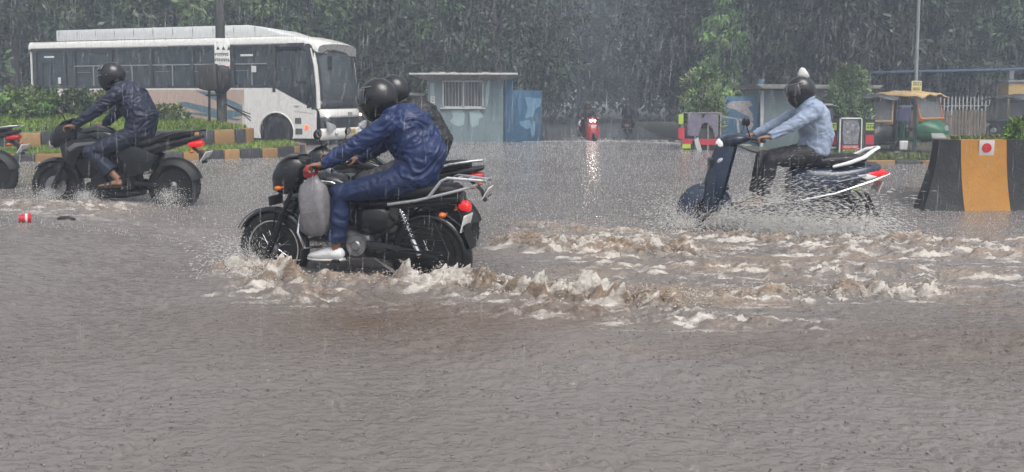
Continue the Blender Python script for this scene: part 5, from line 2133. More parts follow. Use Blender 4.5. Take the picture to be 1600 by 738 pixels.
    for k in range(9):
        for s in (-1, 1):
            m = MB()
            x = -9.2 + k * .85
            m.box((x, s * .72, 1.62), (.42, .82, .14), bev=.04)
            m.box((x - .22, s * .72, 1.98), (.12, .82, .72), (0, -8, 0), bev=.05)
            m.build('seat', mat('bus_seat', (.16, .17, .20), .6), root)
    # driver
    m = MB()
    m.box((-1.05, -.55, 1.55), (.5, .55, .14), bev=.04)
    m.box((-1.28, -.55, 1.95), (.12, .52, .8), bev=.05)
    m.build('driver_seat', mat('bus_seat', (.16, .17, .20), .6), root)
    m = MB()
    m.tube([(-.38 + .0 + .12 * math.cos(a) * .0 + .10 * math.sin(a), -.55 + .23 * math.cos(a), 1.72 + .2 * math.sin(a)) for a in [2 * PI * k / 20 for k in range(20)]], .016, n=6, closed=True)
    m.tube([(-.38, -.55, 1.72), (-.1, -.55, 1.35)], .03, n=8)
    m.build('steering_wheel', PLAST, root)

    def bow(y, d=.30):
        return -d * abs(y / 1.2) ** 3
    # front: windscreen + surround + nose
    def sheet(name, rows, material, y0=-1.2, y1=1.2, d=.30, thick=.02, parent=root):
        vs, fs = [], []
        nn = 18
        for (x, z) in rows:
            for j in range(nn + 1):
                y = y0 + (y1 - y0) * j / nn
                vs.append((x + bow(y, d), y, z))
        for i in range(len(rows) - 1):
            for j in range(nn):
                a = i * (nn + 1) + j
                fs.append((a, a + 1, a + nn + 2, a + nn + 1))
        o = MB().add(vs, fs).build(name, material, parent, smooth=50)
        sd = o.modifiers.new('t', 'SOLIDIFY')
        sd.thickness = thick
        sd.offset = 0
        return o
    ws = sheet('windscreen', [(.34, 1.42), (.31, 1.8), (.26, 2.2), (.18, 2.6), (.09, 2.9)], WSG, -1.10, 1.10, thick=.01)
    sheet('windscreen_surround', [(.36, 1.16), (.362, 1.25), (.348, 1.45)], BK, -1.2, 1.2)
    sheet('header_panel', [(.105, 2.84), (.08, 2.95), (.06, 3.03)], BK, -1.18, 1.18)
    for s in (-1, 1):
        m = MB()
        m.tube([(.05, s * 1.16, 1.18), (.035, s * 1.165, 1.8), (-.02, s * 1.17, 2.4), (-.13, s * 1.17, 2.9), (-.2, s * 1.15, 3.0)], [(.06, .075)] * 5, n=10, side=(1, 0, 0))
        m.build('corner_pillar', BW, root)
        m = MB()
        m.tube([(.09, s * 1.08, 1.2), (.085, s * 1.09, 1.8), (.02, s * 1.09, 2.4), (-.07, s * 1.09, 2.88)], [(.05, .045)] * 4, n=10, side=(1, 0, 0))
        m.build('pillar_trim', BK, root)
        m = MB()
        m.tube([(.15, s * 1.15, 2.75), (.45, s * 1.28, 2.85), (.5, s * 1.3, 2.7)], .018, n=7)
        m.box((.5, s * 1.3, 2.48), (.07, .2, .42), bev=.03)
        m.build('wing_mirror', BK, root)
        m = MB()
        for q in range(2):
            m.tube([(.37, s * .45 + q * .02, 1.40), (.35 + .02, s * .45 + .22, 1.62 - q * .0), (.325, s * .45 + .4, 1.95)], [.012, .01, .008], n=6)
        m.build('wiper', BK, root)
    sheet('nose_panel', [(.35, 1.18), (.40, 1.10), (.43, .98), (.42, .92)], BW, -1.21, 1.21)
    gr = sheet('grille', [(.40, .93), (.39, .80), (.40, .62), (.42, .56)], mat('grille_black', (.02, .02, .022), .4, bump=1.0, bscale=30), -1.18, 1.18)
    bp = sheet('bumper', [(.42, .60), (.47, .54), (.47, .40), (.42, .30), (.34, .27)], BW, -1.21, 1.21)
    for s in (-1, 1):
        m = MB()
        m.loft([(.05, .86, .10, .12), (.2, .85, .12, .13), (.29, .85, .10, .10), (.33, .85, .05, .05)], e=2.4, cy=s * .98)
        m.xf(Matrix.Translation((0, 0, 0)))
        hl = m.build('headlight', mat('smoked_lamp', (.10, .11, .12), .08, metal=.3), root)
        m = MB().ell((.26, s * 1.02, .98), (.06, .06, .04))
        m.build('daytime_lamp', mat('lamp_warm_lit', (1, .9, .8), .2, emit=(1, .62, .4), estr=5), hl)
        m = MB()
        m.slab([(s * 1.20, .80), (s * .80, .70), (s * .75, .60), (s * 1.15, .50)], .30, .40, bev=.02, axis='x')
        m.build('bumper_corner', mat('bumper_silver', (.40, .41, .42), .35), root)
        m = MB().ell((.40, s * .78, .46), (.06, .06, .06))
        m.build('fog_lamp', GLASSD, root)
    m = MB().box((.49, 0, .50), (.012, .5, .12), bev=.003)
    m.build('number_plate', mat('yellow_plate', (.55, .32, .03), .4), root)
    m = MB()
    m.box((.45, 0, 1.03), (.02, .24, .07))
    m.build('badge', SILV, root)
    m = MB()
    m.box((.1, .3, 1.45), (.3, .7, .25), bev=.05)
    m.build('dashboard', mat('dash_tan', (.28, .18, .12), .6), root)
    # wheels
    for cx in (-1.31, -7.4):
        for s in (-1, 1):
            w = empty('wheel', (cx, s * 1.03, .49))
            w.parent = root
            t = MB()
            t.lathe([(.28, -.13), (.44, -.135), (.475, -.11), (.485, 0), (.475, .11), (.44, .135), (.28, .13), (.28, -.13)], n=40)
            t.build('tyre', TYRE, w)
            h = MB()
            h.lathe([(.0, s * .04), (.10, s * .05), (.11, s * -.02), (.16, s * -.03), (.24, s * .06), (.285, s * .11), (.29, s * .125)], n=32)
            for k in range(8):
                a = 2 * PI * k / 8
                h.tube([(.13 * math.cos(a), s * -.03, .13 * math.sin(a)), (.13 * math.cos(a), s * .03, .13 * math.sin(a))], .014, n=6)
            h.build('rim', mat('rim_grey', (.22, .21, .20), .5, metal=.4, dirt=(.12, .09, .07), dirt_amt=.4), w)
    for s in (-1, 1):
        for cx in (-1.31, -7.4):
            P = arc_pts((cx, .49), .585, 198, -18, 16)
            MB().tube([(p[0], s * (W + .03), p[2]) for p in P], [(.02, .02)] * len(P), n=6).build('wheel_arch', BW, root)
    return root


build_bus()
# ------------------------------------------------------------------ street things
CONC = mat('concrete', (.30, .29, .27), .7, var=.2, scale=3, bump=.7, bscale=18, dirt=(.13, .125, .11), dirt_amt=.45)
PBLUE = mat('pale_blue_wall', (.19, .25, .265), .6, var=.1, scale=1.2, bump=.3, dirt=(.15, .20, .21), dirt_amt=.4)
DBOARD = mat('blue_board', (.040, .115, .20), .45, var=.2, scale=2.5, bump=.25, dirt=(.12, .22, .33), dirt_amt=.25)
WFR = mat('window_frame_white', (.55, .56, .56), .4)
WIN = glass('booth_glass', (.14, .14, .14), .55, .08)


def poly_part(name, pts, y, material, parent, thick=.006):
    m = MB()
    m.slab(pts, y - thick, y, bev=0)
    return m.build(name, material, parent, smooth=0)


# guard booth
bt = empty('guard_booth', (-1.45, 25.0, wz(-1.45, 25) - .06), R(0), 'pale blue guard booth with overhanging white slab roof and barred window', 'booth')
Wb, Db, Hb = 2.36, 2.3, 2.06
m = MB()
wx0, wx1, wz0, wz1 = -.72, .56, 1.14, 1.98
x0, x1 = -Wb / 2, Wb / 2
m.box(((x0 + wx0) / 2, .06, Hb / 2), (wx0 - x0, .12, Hb))
m.box(((x1 + wx1) / 2, .06, Hb / 2), (x1 - wx1, .12, Hb))
m.box(((wx0 + wx1) / 2, .06, wz0 / 2), (wx1 - wx0, .12, wz0))
m.box(((wx0 + wx1) / 2, .06, (Hb + wz1) / 2), (wx1 - wx0, .12, Hb - wz1))
m.box((x0 + .06, Db / 2, Hb / 2), (.12, Db - .24, Hb))
m.box((x1 - .06, Db / 2, Hb / 2), (.12, Db - .24, Hb))
m.box((0, Db - .06, Hb / 2), (Wb, .12, Hb))
m.box((0, Db / 2, .06), (Wb - .25, Db - .25, .1))
m.build('wall', PBLUE, bt, smooth=0)
# old darker paint showing round flaking pale patches (its own shape, stays put)
PATCH = mat('flaked_pale_paint', (.33, .43, .45), .6, var=.12, scale=3)
for pts in ([(-.45, 1.05), (-.10, 1.07), (-.02, .9), (-.05, .62), (-.2, .55), (-.35, .6), (-.5, .72), (-.38, .85)], [(.12, 1.0), (.42, 1.08), (.55, .85), (.42, .78), (.40, .6), (.2, .52), (.14, .7)],
            [(.64, 1.75), (.70, 1.98), (.76, 1.98), (.74, 1.6), (.70, 1.3), (.64, 1.15), (.62, 1.4)], [(-1.1, 1.9), (-.98, 1.9), (-.95, .9), (-1.08, .8)]):
    poly_part('paint_patch', pts, -.004, PATCH, bt, .003)
DARKP = mat('damp_streak', (.13, .20, .21), .5, var=.2)
for pts in ([(.78, 1.98), (.88, 1.98), (.86, 1.2), (.80, .7), (.78, 1.3)], [(.05, 1.08), (.12, 1.1), (.12, .45), (.06, .4)], [(-.5, .5), (-.42, .62), (-.44, .15), (-.5, .12)], [(.95, 1.9), (1.02, 1.95), (1.02, .9), (.97, .8)]):
    poly_part('damp_stain', pts, -.004, DARKP, bt, .003)
m = MB()
for (a, b, c, d) in ((wx0, wx1, wz0, wz0 + .04), (wx0, wx1, wz1 - .04, wz1), (wx0, wx0 + .04, wz0, wz1), (wx1 - .04, wx1, wz0, wz1), (-.09, -.05, wz0, wz1)):
    m.box(((a + b) / 2, .02, (c + d) / 2), (b - a, .07, d - c))
m.box(((wx0 + wx1) / 2, -.03, wz0 - .02), (wx1 - wx0 + .12, .14, .04))
wf = m.build('window', WFR, bt, smooth=0)
m = MB().box(((wx0 + wx1) / 2, .06, (wz0 + wz1) / 2), (wx1 - wx0 - .04, .006, wz1 - wz0 - .04))
m.build('pane', WIN, wf)
m = MB()
for k in range(12):
    m.tube([(wx0 + .1 + k * .1, .03, wz0), (wx0 + .1 + k * .1, .03, wz1)], .006, n=5)
m.build('window_bar', WFR, wf)
m = MB()
m.slab([(-1.68, 2.14), (1.63, 2.14), (1.63, 2.20), (-1.68, 2.20)], -.62, Db + .45, bev=.012)
rf = m.build('roof', mat('roof_slab_white', (.52, .52, .50), .55, bump=.4, dirt=(.25, .25, .23), dirt_amt=.3), bt)
m = MB()
vs = [(-1.66, -.60, 2.139), (1.61, -.60, 2.139), (1.61, Db + .43, 2.139), (-1.66, Db + .43, 2.139), (-1.22, -.06, 1.985), (1.20, -.06, 1.985), (1.20, Db + .05, 1.985), (-1.22, Db + .05, 1.985)]
m.add(vs, [(0, 1, 5, 4), (1, 2, 6, 5), (2, 3, 7, 6), (3, 0, 4, 7), (4, 5, 6, 7)])
m.build('roof_soffit', CONC, rf, smooth=0)
m = MB()
for x in (-1.0, -.75, -.4, .6):
    m.box((x, .1, 2.225), (.2, .2, .05), (0, 0, 20), bev=.01)
m.build('roof_brick', CONC, rf)
m = MB()
m.box((-1.02, -.006, 1.38), (.14, .006, .22))
nt_ = m.build('pasted_notice', PLATE, bt)
m = MB()
for k in range(4):
    m.box((-1.02, -.011, 1.45 - k * .04), (.10, .003, .012))
m.build('notice_lines', mat('ink_grey', (.2, .2, .22), .6), nt_)

# blue boards beside the booth
bb = empty('blue_hoarding', (-.22, 25.02, wz(0, 26) - .05), R(62), 'blue painted hoarding with a faded pale figure, right of the guard booth', 'hoarding')
m = MB()
m.box((.25, 0, 1.0), (.5, .05, 2.05), bev=.004)
m.box((1.55, 0, .86), (2.1, .05, 1.72), bev=.004)
m.build('board', DBOARD, bb)
for pts in ([(1.3, 1.5), (2.5, 1.45), (2.45, 1.2), (2.1, 1.1), (1.9, .85), (1.3, .8), (1.5, 1.15)], [(.9, .72), (1.6, .75), (1.9, .5), (1.4, .45), (1.0, .58)], [(1.7, .4), (1.9, .7), (2.1, .7), (2.0, .3), (1.85, .12)]):
    poly_part('faded_figure', pts, -.03, mat('faded_pale_blue', (.14, .27, .40), .5, var=.2, scale=6), bb, .003)
for x in (.02, .5, 1.5, 2.56):
    MB().box((x, .06, .9), (.06, .06, 1.8)).build('support_post', BLKM, bb)

# thin aerial pole on top of the booth, and its neighbours
m = MB()
m.tube([(-1.34, 26.2, 2.1), (-1.34, 26.2, 4.5), (-1.33, 26.2, 8.5)], [.028, .022, .016], n=8)
tag(m.build('aerial_pole', BLKM), 'thin dark pole rising from the guard booth roof', 'pole')

# stacked pale slats left of the booth
sb = empty('slat_stack', (-3.15, 26.0, wz(-3.15, 26.0)), R(-8), 'stack of pale horizontal slats leaning left of the guard booth', 'rack')
for k in range(8):
    MB().box((0, 0, .35 + .17 * k), (.62, .05, .09), (0, 3, 0), bev=.006).build('slat', mat('pale_slat', (.38, .38, .36), .6, dirt=(.2, .19, .17), dirt_amt=.3), sb)
m = MB()
for x in (-.27, .27):
    m.box((x, .05, .85), (.05, .05, 1.8))
m.build('upright', BLKM, sb)
m = MB()
m.tube([(-4.55, 27, -.2), (-4.55, 27, 1.95)], .07, n=12)
m.ell((-4.55, 27, 1.95), (.07, .07, .03))
tag(m.build('bollard_pole', mat('pale_post', (.33, .34, .34), .6)), 'short pale post between the bus and the guard booth', 'post')

# ---- median pole with sign and boxes
pl = empty('utility_pole', (-6.92, 19.1, .62), 0, 'dark concrete utility pole with a switch box on the median', 'pole')
m = MB()
m.tube([(0, 0, -.05), (.0, 0, 2.6), (-.03, 0, 6.5)], [.12, .105, .08], n=14)
m.build('shaft', mat('dark_concrete', (.055, .055, .052), .7, var=.25, bump=.6, bscale=20), pl, smooth=60)
m = MB()
m.slab([(-.42, .95), (-.42, 1.50), (.0, 1.54), (.02, .92), (-.2, .90)], -.34, -.12, bev=.03)
bx = m.build('switch_box', mat('rusty_box', (.03, .028, .026), .55, var=.35, scale=5, bump=.6, dirt=(.06, .048, .04), dirt_amt=.35), pl)
m = MB()
m.loft([(-.14, 1.2, .10, .26), (-.06, 1.17, .15, .34), (.12, 1.18, .15, .33), (.24, 1.2, .10, .24)], e=3.6, cy=-.12)
m.build('cable_cabinet', mat('black_cover', (.012, .012, .013), .55, bump=.8, bscale=9), pl)
m = MB()
m.tube([(-.22, -.22, -.05), (-.21, -.22, .92)], .03, n=8)
m.box((-.12, -.2, .80), (.34, .05, .04))
m.build('box_leg', BLKM, pl)
m = MB()
for k in range(3):
    m.tube([(.1, -.1, .6), (.35 + .1 * k, -.15, .50 - .07 * k), (.7, -.05, .35 - .08 * k)], .014, n=5)
m.build('loose_cable', BLKM, pl)
sg = empty('pole_sign', (-6.90, 19.1 - .16, .02), R(20), 'small white notice sign with red lower edge fixed on the utility pole', 'sign')
m = MB().box((.07, 0, 2.38), (.34, .02, .72), bev=.004)
m.build('sign_board', PLATE, sg)
m = MB().box((.07, -.0125, 2.055), (.32, .004, .07))
m.build('red_band', mat('sign_red', (.40, .035, .03), .5), sg)
m = MB()
for k in range(3):
    m.slab([(-.06 + .12 * k, 2.47), (-.02 + .12 * k, 2.56), (.02 + .12 * k, 2.47)], -.015, -.0108, bev=0)
rdm = random.Random(6)
for row, z in enumerate((2.36, 2.23)):
    x = -.10
    m.box((.07, -.013, z + .025), (.30, .004, .012))
    while x < .2:
        w = rdm.uniform(.02, .035)
        m.box((x + w / 2, -.013, z - .005), (w * .4, .004, .06))
        m.box((x + w, -.013, z - .01 + rdm.uniform(-.01, .01)), (w * .8, .004, .018))
        x += w * 1.7
m.build('sign_text', PAPERD, sg)

# ---- second booth behind the scooter rider
b2_ = empty('kiosk', (9.15, 26.2, wz(9.15, 26.2)), 0, 'pale blue kiosk with flat overhanging grey roof behind the scooter rider', 'booth')
m = MB()
m.box((.05, 1.0, .96), (2.0, 2.0, 1.92), bev=.01)
m.build('wall', PBLUE, b2_)
m = MB()
m.slab([(-1.10, 1.95), (2.6, 1.95), (2.75, 2.06), (-1.35, 2.10)], -.55, 2.5, bev=.01)
m.build('roof', CONC, b2_)
for x in (-.98, 1.1, 2.5):
    MB().box((x, -.02, .95), (.10, .06, 1.9)).build('corner_post', WFR, b2_)
m = MB()
m.box((.55, -.012, 1.25), (.7, .03, .75))
m.build('shutter', mat('shutter_grey', (.16, .17, .18), .5), b2_)
# map hoarding
mh = empty('map_hoarding', (7.72, 26.4, wz(7.72, 26.4)), R(0), 'blue metal hoarding with a faded pale map painted on it', 'hoarding')
m = MB()
m.box((.0, 0, .85), (1.62, .05, 1.62), bev=.004)
m.build('board', DBOARD, mh)
MAPP = mat('faded_map_paint', (.36, .33, .33), .6, var=.35, scale=14)
for pts in ([(-.72, 1.35), (-.45, 1.5), (.1, 1.52), (.2, 1.38), (.05, 1.3), (.22, 1.05), (.12, .98), (-.15, 1.1), (-.35, 1.22), (-.5, 1.25)], [(-.25, .92), (.05, .95), (.25, .75), (.15, .55), (0, .62), (-.12, .8)],
            [(-.32, .9), (-.26, .9), (-.2, .45), (-.28, .42)], [(.1, 1.0), (.2, 1.02), (.24, .86), (.14, .84)]):
    poly_part('painted_map', pts, -.03, MAPP, mh, .003)
m = MB()
m.box((.50, .06, 1.85), (.18, .04, .75))
m.build('blue_upright', DBOARD, mh)
for x in (-.7, .7):
    MB().box((x, .06, .8), (.05, .05, 1.7)).build('support_post', DBOARD, mh)
# grey lidded bin
cb = empty('utility_cabinet', (8.55, 22.2, wz(8.55, 22.2) + .05), R(6), 'dark grey cabinet with sloping lid just behind the scooter rider', 'cabinet')
m = MB().box((0, 0, .62), (.55, .5, 1.24), bev=.03)
m.build('body', mat('dark_grey_box', (.06, .065, .07), .4), cb)
m = MB().loft([(-.36, 1.24, .33, .03), (-.2, 1.33, .31, .05), (.2, 1.33, .31, .05), (.36, 1.24, .33, .03)], e=3)
m.build('lid', mat('grey_lid', (.20, .21, .22), .35), cb)

# ---- poster stands: square frames clad with posters, bush planter inside
YG = mat('poster_yellow_green', (.42, .55, .06), .5)
PR = mat('poster_red', (.50, .03, .05), .5)
PB = mat('poster_black', (.02, .02, .022), .4)
PGY = mat('poster_photo_grey', (.20, .20, .22), .5, var=.6, scale=12)
PUR = mat('poster_purple_grey', (.17, .15, .20), .5, var=.4, scale=7, bump=.4, bscale=6)


def glyph_row(m, x0, x1, z, h, y, seed):
    """blocky strokes hung from a headline, as in the unreadable lettering"""
    rd = random.Random(seed)
    m.box(((x0 + x1) / 2, y, z + h / 2), (x1 - x0, .003, h * .16))
    x = x0
    while x < x1 - h * .4:
        w = h * rd.uniform(.5, .75)
        m.box((x + w * .75, y, z), (h * .14, .003, h))
        m.box((x + w * .4, y, z + rd.uniform(-.2, .1) * h), (w * .6, .003, h * .15), (0, rd.uniform(-35, 35), 0))
        m.box((x + w * .3, y, z - h * .3), (h * .14, .003, h * .35), (0, rd.uniform(-30, 30), 0))
        x += w * 1.15


# left stand, torn
ps = empty('poster_rack', (5.1, 21.5, wz(5.1, 21.5) - .02), R(-4), 'battered frame with torn purple-grey poster below the left bush', 'poster frame')
m = MB()
for x in (-.50, -.17, .17, .50):
    m.box((x, 0, .52), (.03, .03, 1.06))
m.box((.0, 0, 1.03), (1.04, .03, .03))
m.box((.0, 0, .30), (1.04, .03, .02))
m.box((-.5, .3, .52), (.03, .03, 1.0))
m.box((.75, .1, .9), (.5, .03, .04), (0, 8, 10))
m.build('frame', mat('grey_tube', (.30, .30, .29), .5, dirt=(.15, .1, .07), dirt_amt=.4), ps)
poly_part('torn_poster', [(-.38, 1.0), (-.02, 1.0), (.02, .85), (.08, 1.0), (.42, 1.0), (.44, .45), (.36, .35), (.28, .62), (.12, .78), (.0, .72), (-.1, .40), (-.38, .42)], -.02, PUR, ps)
MB().box((-.56, -.02, .86), (.12, .01, .26)).build('yellow_panel', YG, ps)
MB().box((-.40, -.02, .13), (.22, .01, .12)).build('yellow_panel', YG, ps)
m = MB()
m.box((-.54, -.021, .48), (.16, .01, .30))
m.box((-.38, -.021, .26), (.26, .01, .14))
m.box((.2, -.021, .25), (.5, .01, .16))
m.build('red_panel', PR, ps)
poly_part('white_flap', [(-.2, .30), (-.1, .38), (.02, -.02), (-.12, .0)], -.04, mat('flap_white', (.5, .5, .5), .5), ps)
m = MB().box((0.02, .25, .3), (.9, .4, .6), bev=.02)
m.build('planter', mat('planter_dark', (.05, .055, .05), .7), ps)

# right stand
ps2 = empty('poster_stand', (9.12, 21.45, wz(9.12, 21.45) - .0), R(0), 'black poster stand with yellow-green and red blocks under the right bush', 'poster stand')
m = MB()
m.box((.02, 0, .60), (1.16, .04, .80))
m.build('board', PB, ps2)
for s, w in ((-1, .15), (1, .22)):
    cx = s * .47 if s > 0 else -.50
    m = MB()
    m.box((cx, -.024, .80), (w, .006, .20))
    m.build('yellow_panel', YG, ps2)
    m = MB()
    m.box((cx, -.024, .45), (w, .006, .26))
    m.build('red_panel', PR, ps2)
    m = MB()
    glyph_row(m, cx - w * .42, cx + w * .42, .80, .11, -.029, 3 + s)
    m.build('poster_text', PB, ps2)
    m = MB()
    m.box((cx, -.024, .235), (w, .006, .04))
    m.build('pale_line', PLATE, ps2)
m = MB()
for x in (-.56, .60):
    m.box((x, .04, .48), (.04, .04, .98))
m.build('frame', mat('grey_tube', (.30, .30, .29), .5, dirt=(.15, .1, .07), dirt_amt=.4), ps2)
m = MB().box((0.1, .4, .3), (1.0, .45, .6), bev=.02)
m.build('planter', mat('planter_dark', (.05, .055, .05), .7), ps2)
ps3 = empty('framed_poster', (8.98, 21.2, wz(8.98, 21.2) + .03), R(0), 'white-framed upright poster with grey picture, red band and yellow-green lettering', 'poster')
m = MB()
for (a, b, c, d) in ((-.30, .30, .0, .035), (-.30, .30, .965, 1.0), (-.30, -.27, .0, 1.0), (.27, .30, .0, 1.0)):
    m.box(((a + b) / 2, 0, (c + d) / 2), (b - a, .04, d - c))
m.build('frame', PLATE, ps3)
m = MB().box((0, .006, .5), (.54, .02, .94))
pp = m.build('panel', PB, ps3)
poly_part('picture', [(-.20, .93), (.18, .93), (.23, .75), (.20, .30), (-.18, .30), (-.22, .6)], -.006, PGY, ps3, .003)
m = MB()
m.ell((-.08, -.006, .62), (.045, .004, .06))
m.ell((.06, -.006, .80), (.05, .004, .06))
m.ell((-.1, -.006, .84), (.04, .004, .05))
m.build('picture_face', mat('poster_light', (.36, .35, .37), .5), ps3)
m = MB().box((0, -.008, .22), (.46, .004, .11))
m.build('red_band', PR, ps3)
m = MB()
glyph_row(m, -.2, .2, .09, .10, -.008, 11)
m.build('poster_text', YG, ps3)
m = MB()
glyph_row(m, -.18, .18, .22, .05, -.012, 12)
m.build('band_text', PLATE, ps3)

# ---- auto rickshaws
def rickshaw(loc, rz, label, low, wsf, hood, s=1.0, top=None):
    r = empty('auto_rickshaw', loc, rz, label, 'rickshaw')
    m = MB()
    # tub: side with door opening
    for sd in (-1, 1):
        y0, y1 = sd * .62 - .02, sd * .62 + .02
        m.slab([(-1.15, .28), (-.55, .28), (-.50, .36), (-.48, .92), (-1.10, .98), (-1.22, .75)], y0, y1, bev=.01, seg=1)
        m.slab([(-.48, .28), (.42, .28), (.42, .36), (-.48, .36)], y0, y1, bev=.005, seg=1)
        m.slab([(-.02, .36), (.12, .36), (.12, .82), (-.02, .82)], y0, y1, bev=.005, seg=1)
    m.box((-1.18, 0, .62), (.06, 1.2, .66), bev=.02)
    m.box((-.35, 0, .30), (1.6, 1.2, .05))
    m.build('body', low, r)
    m = MB()
    m.loft([(.42, .62, .58, .32), (.60, .60, .50, .30), (.78, .56, .36, .24), (.92, .52, .20, .15), (.98, .50, .08, .06)], e=2.6, n=24)
    ns = m.build('nose', low, r)
    m = MB()
    P = arc_pts((.86, .22), .28, 170, 10, 10)
    m.tube(P, [(.09, .01)] * len(P), n=8, side=(0, 1, 0))
    m.build('front_mudguard', PLAST, r)
    m = MB()
    m.lathe([(.0, 0), (.07, .005), (.085, .02), (.085, .05), (.0, .055)], c=(.90, 0, .66), axis='x', n=18)
    m.build('headlight', GLASSD, ns)
    # windscreen and frame
    m = MB()
    for sd in (-1, 1):
        m.tube([(.52, sd * .55, .92), (.36, sd * .55, 1.55)], .028, n=8)
    m.tube([(.52, -.55, .92), (.54, 0, .92), (.52, .55, .92)], .035, n=8)
    m.tube([(.36, -.55, 1.55), (.38, 0, 1.57), (.36, .55, 1.55)], .035, n=8)
    m.box((.50, 0, .90), (.06, 1.14, .12), bev=.02)
    wf_ = m.build('windscreen_frame', wsf, r)
    m = MB().box((.44, 0, 1.235), (.008, 1.06, .60), (0, -14, 0))
    m.build('windscreen', glass('rick_glass', (.16, .165, .165), .6), wf_)
    m = MB()
    for sd in (-1, 1):
        m.tube([(.10, sd * .60, .8), (.12, sd * .60, 1.58)], .018, n=6)
        m.tube([(-.50, sd * .60, .9), (-.48, sd * .60, 1.58)], .018, n=6)
        m.tube([(-1.12, sd * .58, .9), (-1.05, sd * .56, 1.5)], .018, n=6)
        m.tube([(-.48, sd * .615, .62), (.0, sd * .615, .62)], .014, n=6)
    m.build('roof_post', BLKM, r)
    # hood
    vs, fs = [], []
    sx = [(-1.26, 1.18, .0), (-1.18, 1.50, .5), (-1.0, 1.62, 1), (-.4, 1.68, 1), (.2, 1.66, 1), (.5, 1.62, 1), (.62, 1.58, 1)]
    for i, (x, z, f) in enumerate(sx):
        for j in range(11):
            a = -1 + j / 5.0
            zz = z - .10 * abs(a) ** 3 - (0.03 * math.sin(i * 2.1 + j * 1.7))
            vs.append((x, a * .68, zz))
    for i in range(len(sx) - 1):
        for j in range(10):
            a = i * 11 + j
            fs.append((a, a + 1, a + 12, a + 11))
    m = MB().add(vs, fs)
    for sd in (-1, 1):
        m.slab([(-1.22, .95), (-.55, .92), (-.52, 1.58), (-1.05, 1.58), (-1.2, 1.3)], sd * .61 - .008, sd * .61 + .008, bev=0)
    o = m.build('hood', hood, r, smooth=50)
    o.modifiers.new('t', 'SOLIDIFY').thickness = .02
    m = MB()
    m.box((-.72, 0, .66), (.5, 1.1, .12), bev=.03)
    m.box((-.98, 0, .95), (.12, 1.1, .5), bev=.04)
    m.box((.05, 0, .62), (.3, .5, .10), bev=.03)
    m.build('seat', SEATM, r)
    m = MB()
    m.tube([(.45, 0, .8), (.34, 0, 1.0)], .02, n=6)
    m.tube([(.30, -.3, 1.0), (.34, 0, 1.02), (.30, .3, 1.0)], .014, n=6)
    m.build('handlebar', BLKM, r)
    for (x, y) in ((.86, 0), (-.85, .52), (-.85, -.52)):
        w = empty('wheel', (x, y, .2))
        w.parent = r
        t = MB()
        t.lathe([(.11, -.05), (.18, -.055), (.2, -.02), (.2, .02), (.18, .055), (.11, .05), (.11, -.05)], n=24)
        t.build('tyre', TYRE, w)
        h = MB()
        h.lathe([(0, -.03), (.05, -.035), (.11, -.03), (.11, .03), (.05, .035), (0, .03)], n=18)
        h.build('rim', ALU, w)
    for sd in (-1, 1):
        mirror_part(r, (.44, sd * .56, 1.2), (.50, sd * .70, 1.28), sd)
    r.scale = (s, s, s)
    return r


RBLK = mat('rickshaw_black', (.012, .012, .013), .4)
RGRN = mat('rickshaw_green', (.012, .11, .05), .35, dirt=(.05, .1, .07), dirt_amt=.25)
ORG = mat('orange_frame', (.48, .16, .05), .4, dirt=(.3, .2, .13), dirt_amt=.3)
TAN = mat('tan_canvas', (.46, .31, .14), .7, var=.25, scale=4, bump=.6, bscale=8)
TANF = mat('tan_frame', (.38, .24, .12), .5, dirt=(.2, .15, .1), dirt_amt=.3)
BLKC = mat('black_canvas', (.035, .037, .04), .5, bump=.5, bscale=12)
GRYC = mat('wet_grey_canvas', (.07, .075, .08), .3, var=.3, bump=.5, bscale=10)
rk1 = rickshaw((10.15, 22.6, wz(10.15, 22.6) + .05), R(-118), 'black auto rickshaw with tan windscreen frame and wet grey hood, left of the green one', RBLK, TANF, GRYC, 1.0)
rk2 = rickshaw((12.15, 24.2, wz(12.15, 24.2) + .05), R(-58), 'green auto rickshaw with orange windscreen frame and tan canvas hood', RGRN, ORG, TAN, 1.08)
rk3 = rickshaw((14.35, 22.7, wz(14.35, 22.7) + .05), R(-160), 'auto rickshaw with dark hood at the right edge above the concrete barrier', RBLK, mat('grey_frame', (.1, .1, .1), .4), GRYC, 1.0)
# things hung on the rickshaws
m = MB()
vs, fs = [], []
for i in range(7):
    for j in range(7):
        vs.append((-.2 + .4 * j / 6, .02 * math.sin(j * 1.9 + i * .7), 1.42 - .5 * i / 6))
for i in range(6):
    for j in range(6):
        a = i * 7 + j
        fs.append((a, a + 1, a + 8, a + 7))
m.add(vs, fs)
o = m.build('hanging_cloth', cloth_mat('indigo_cloth', (.05, .05, .11)))
o.modifiers.new('t', 'SOLIDIFY').thickness = .01
o.location = (11.35, 23.2, wz(11.2, 23.2))
tag(o, 'indigo cloth hanging between the two rickshaws', 'cloth')
o2 = o.copy()
o2.data = o.data.copy()
o2.data.materials.clear()
o2.data.materials.append(mat('white_cloth', (.62, .62, .6), .6, bump=.5))
COL.objects.link(o2)
o2.location = (11.32, 23.1, wz(11.2, 23.2) - .38)
o2.scale = (.6, 1, .55)
tag(o2, 'white cloth hanging just below the indigo one', 'cloth')

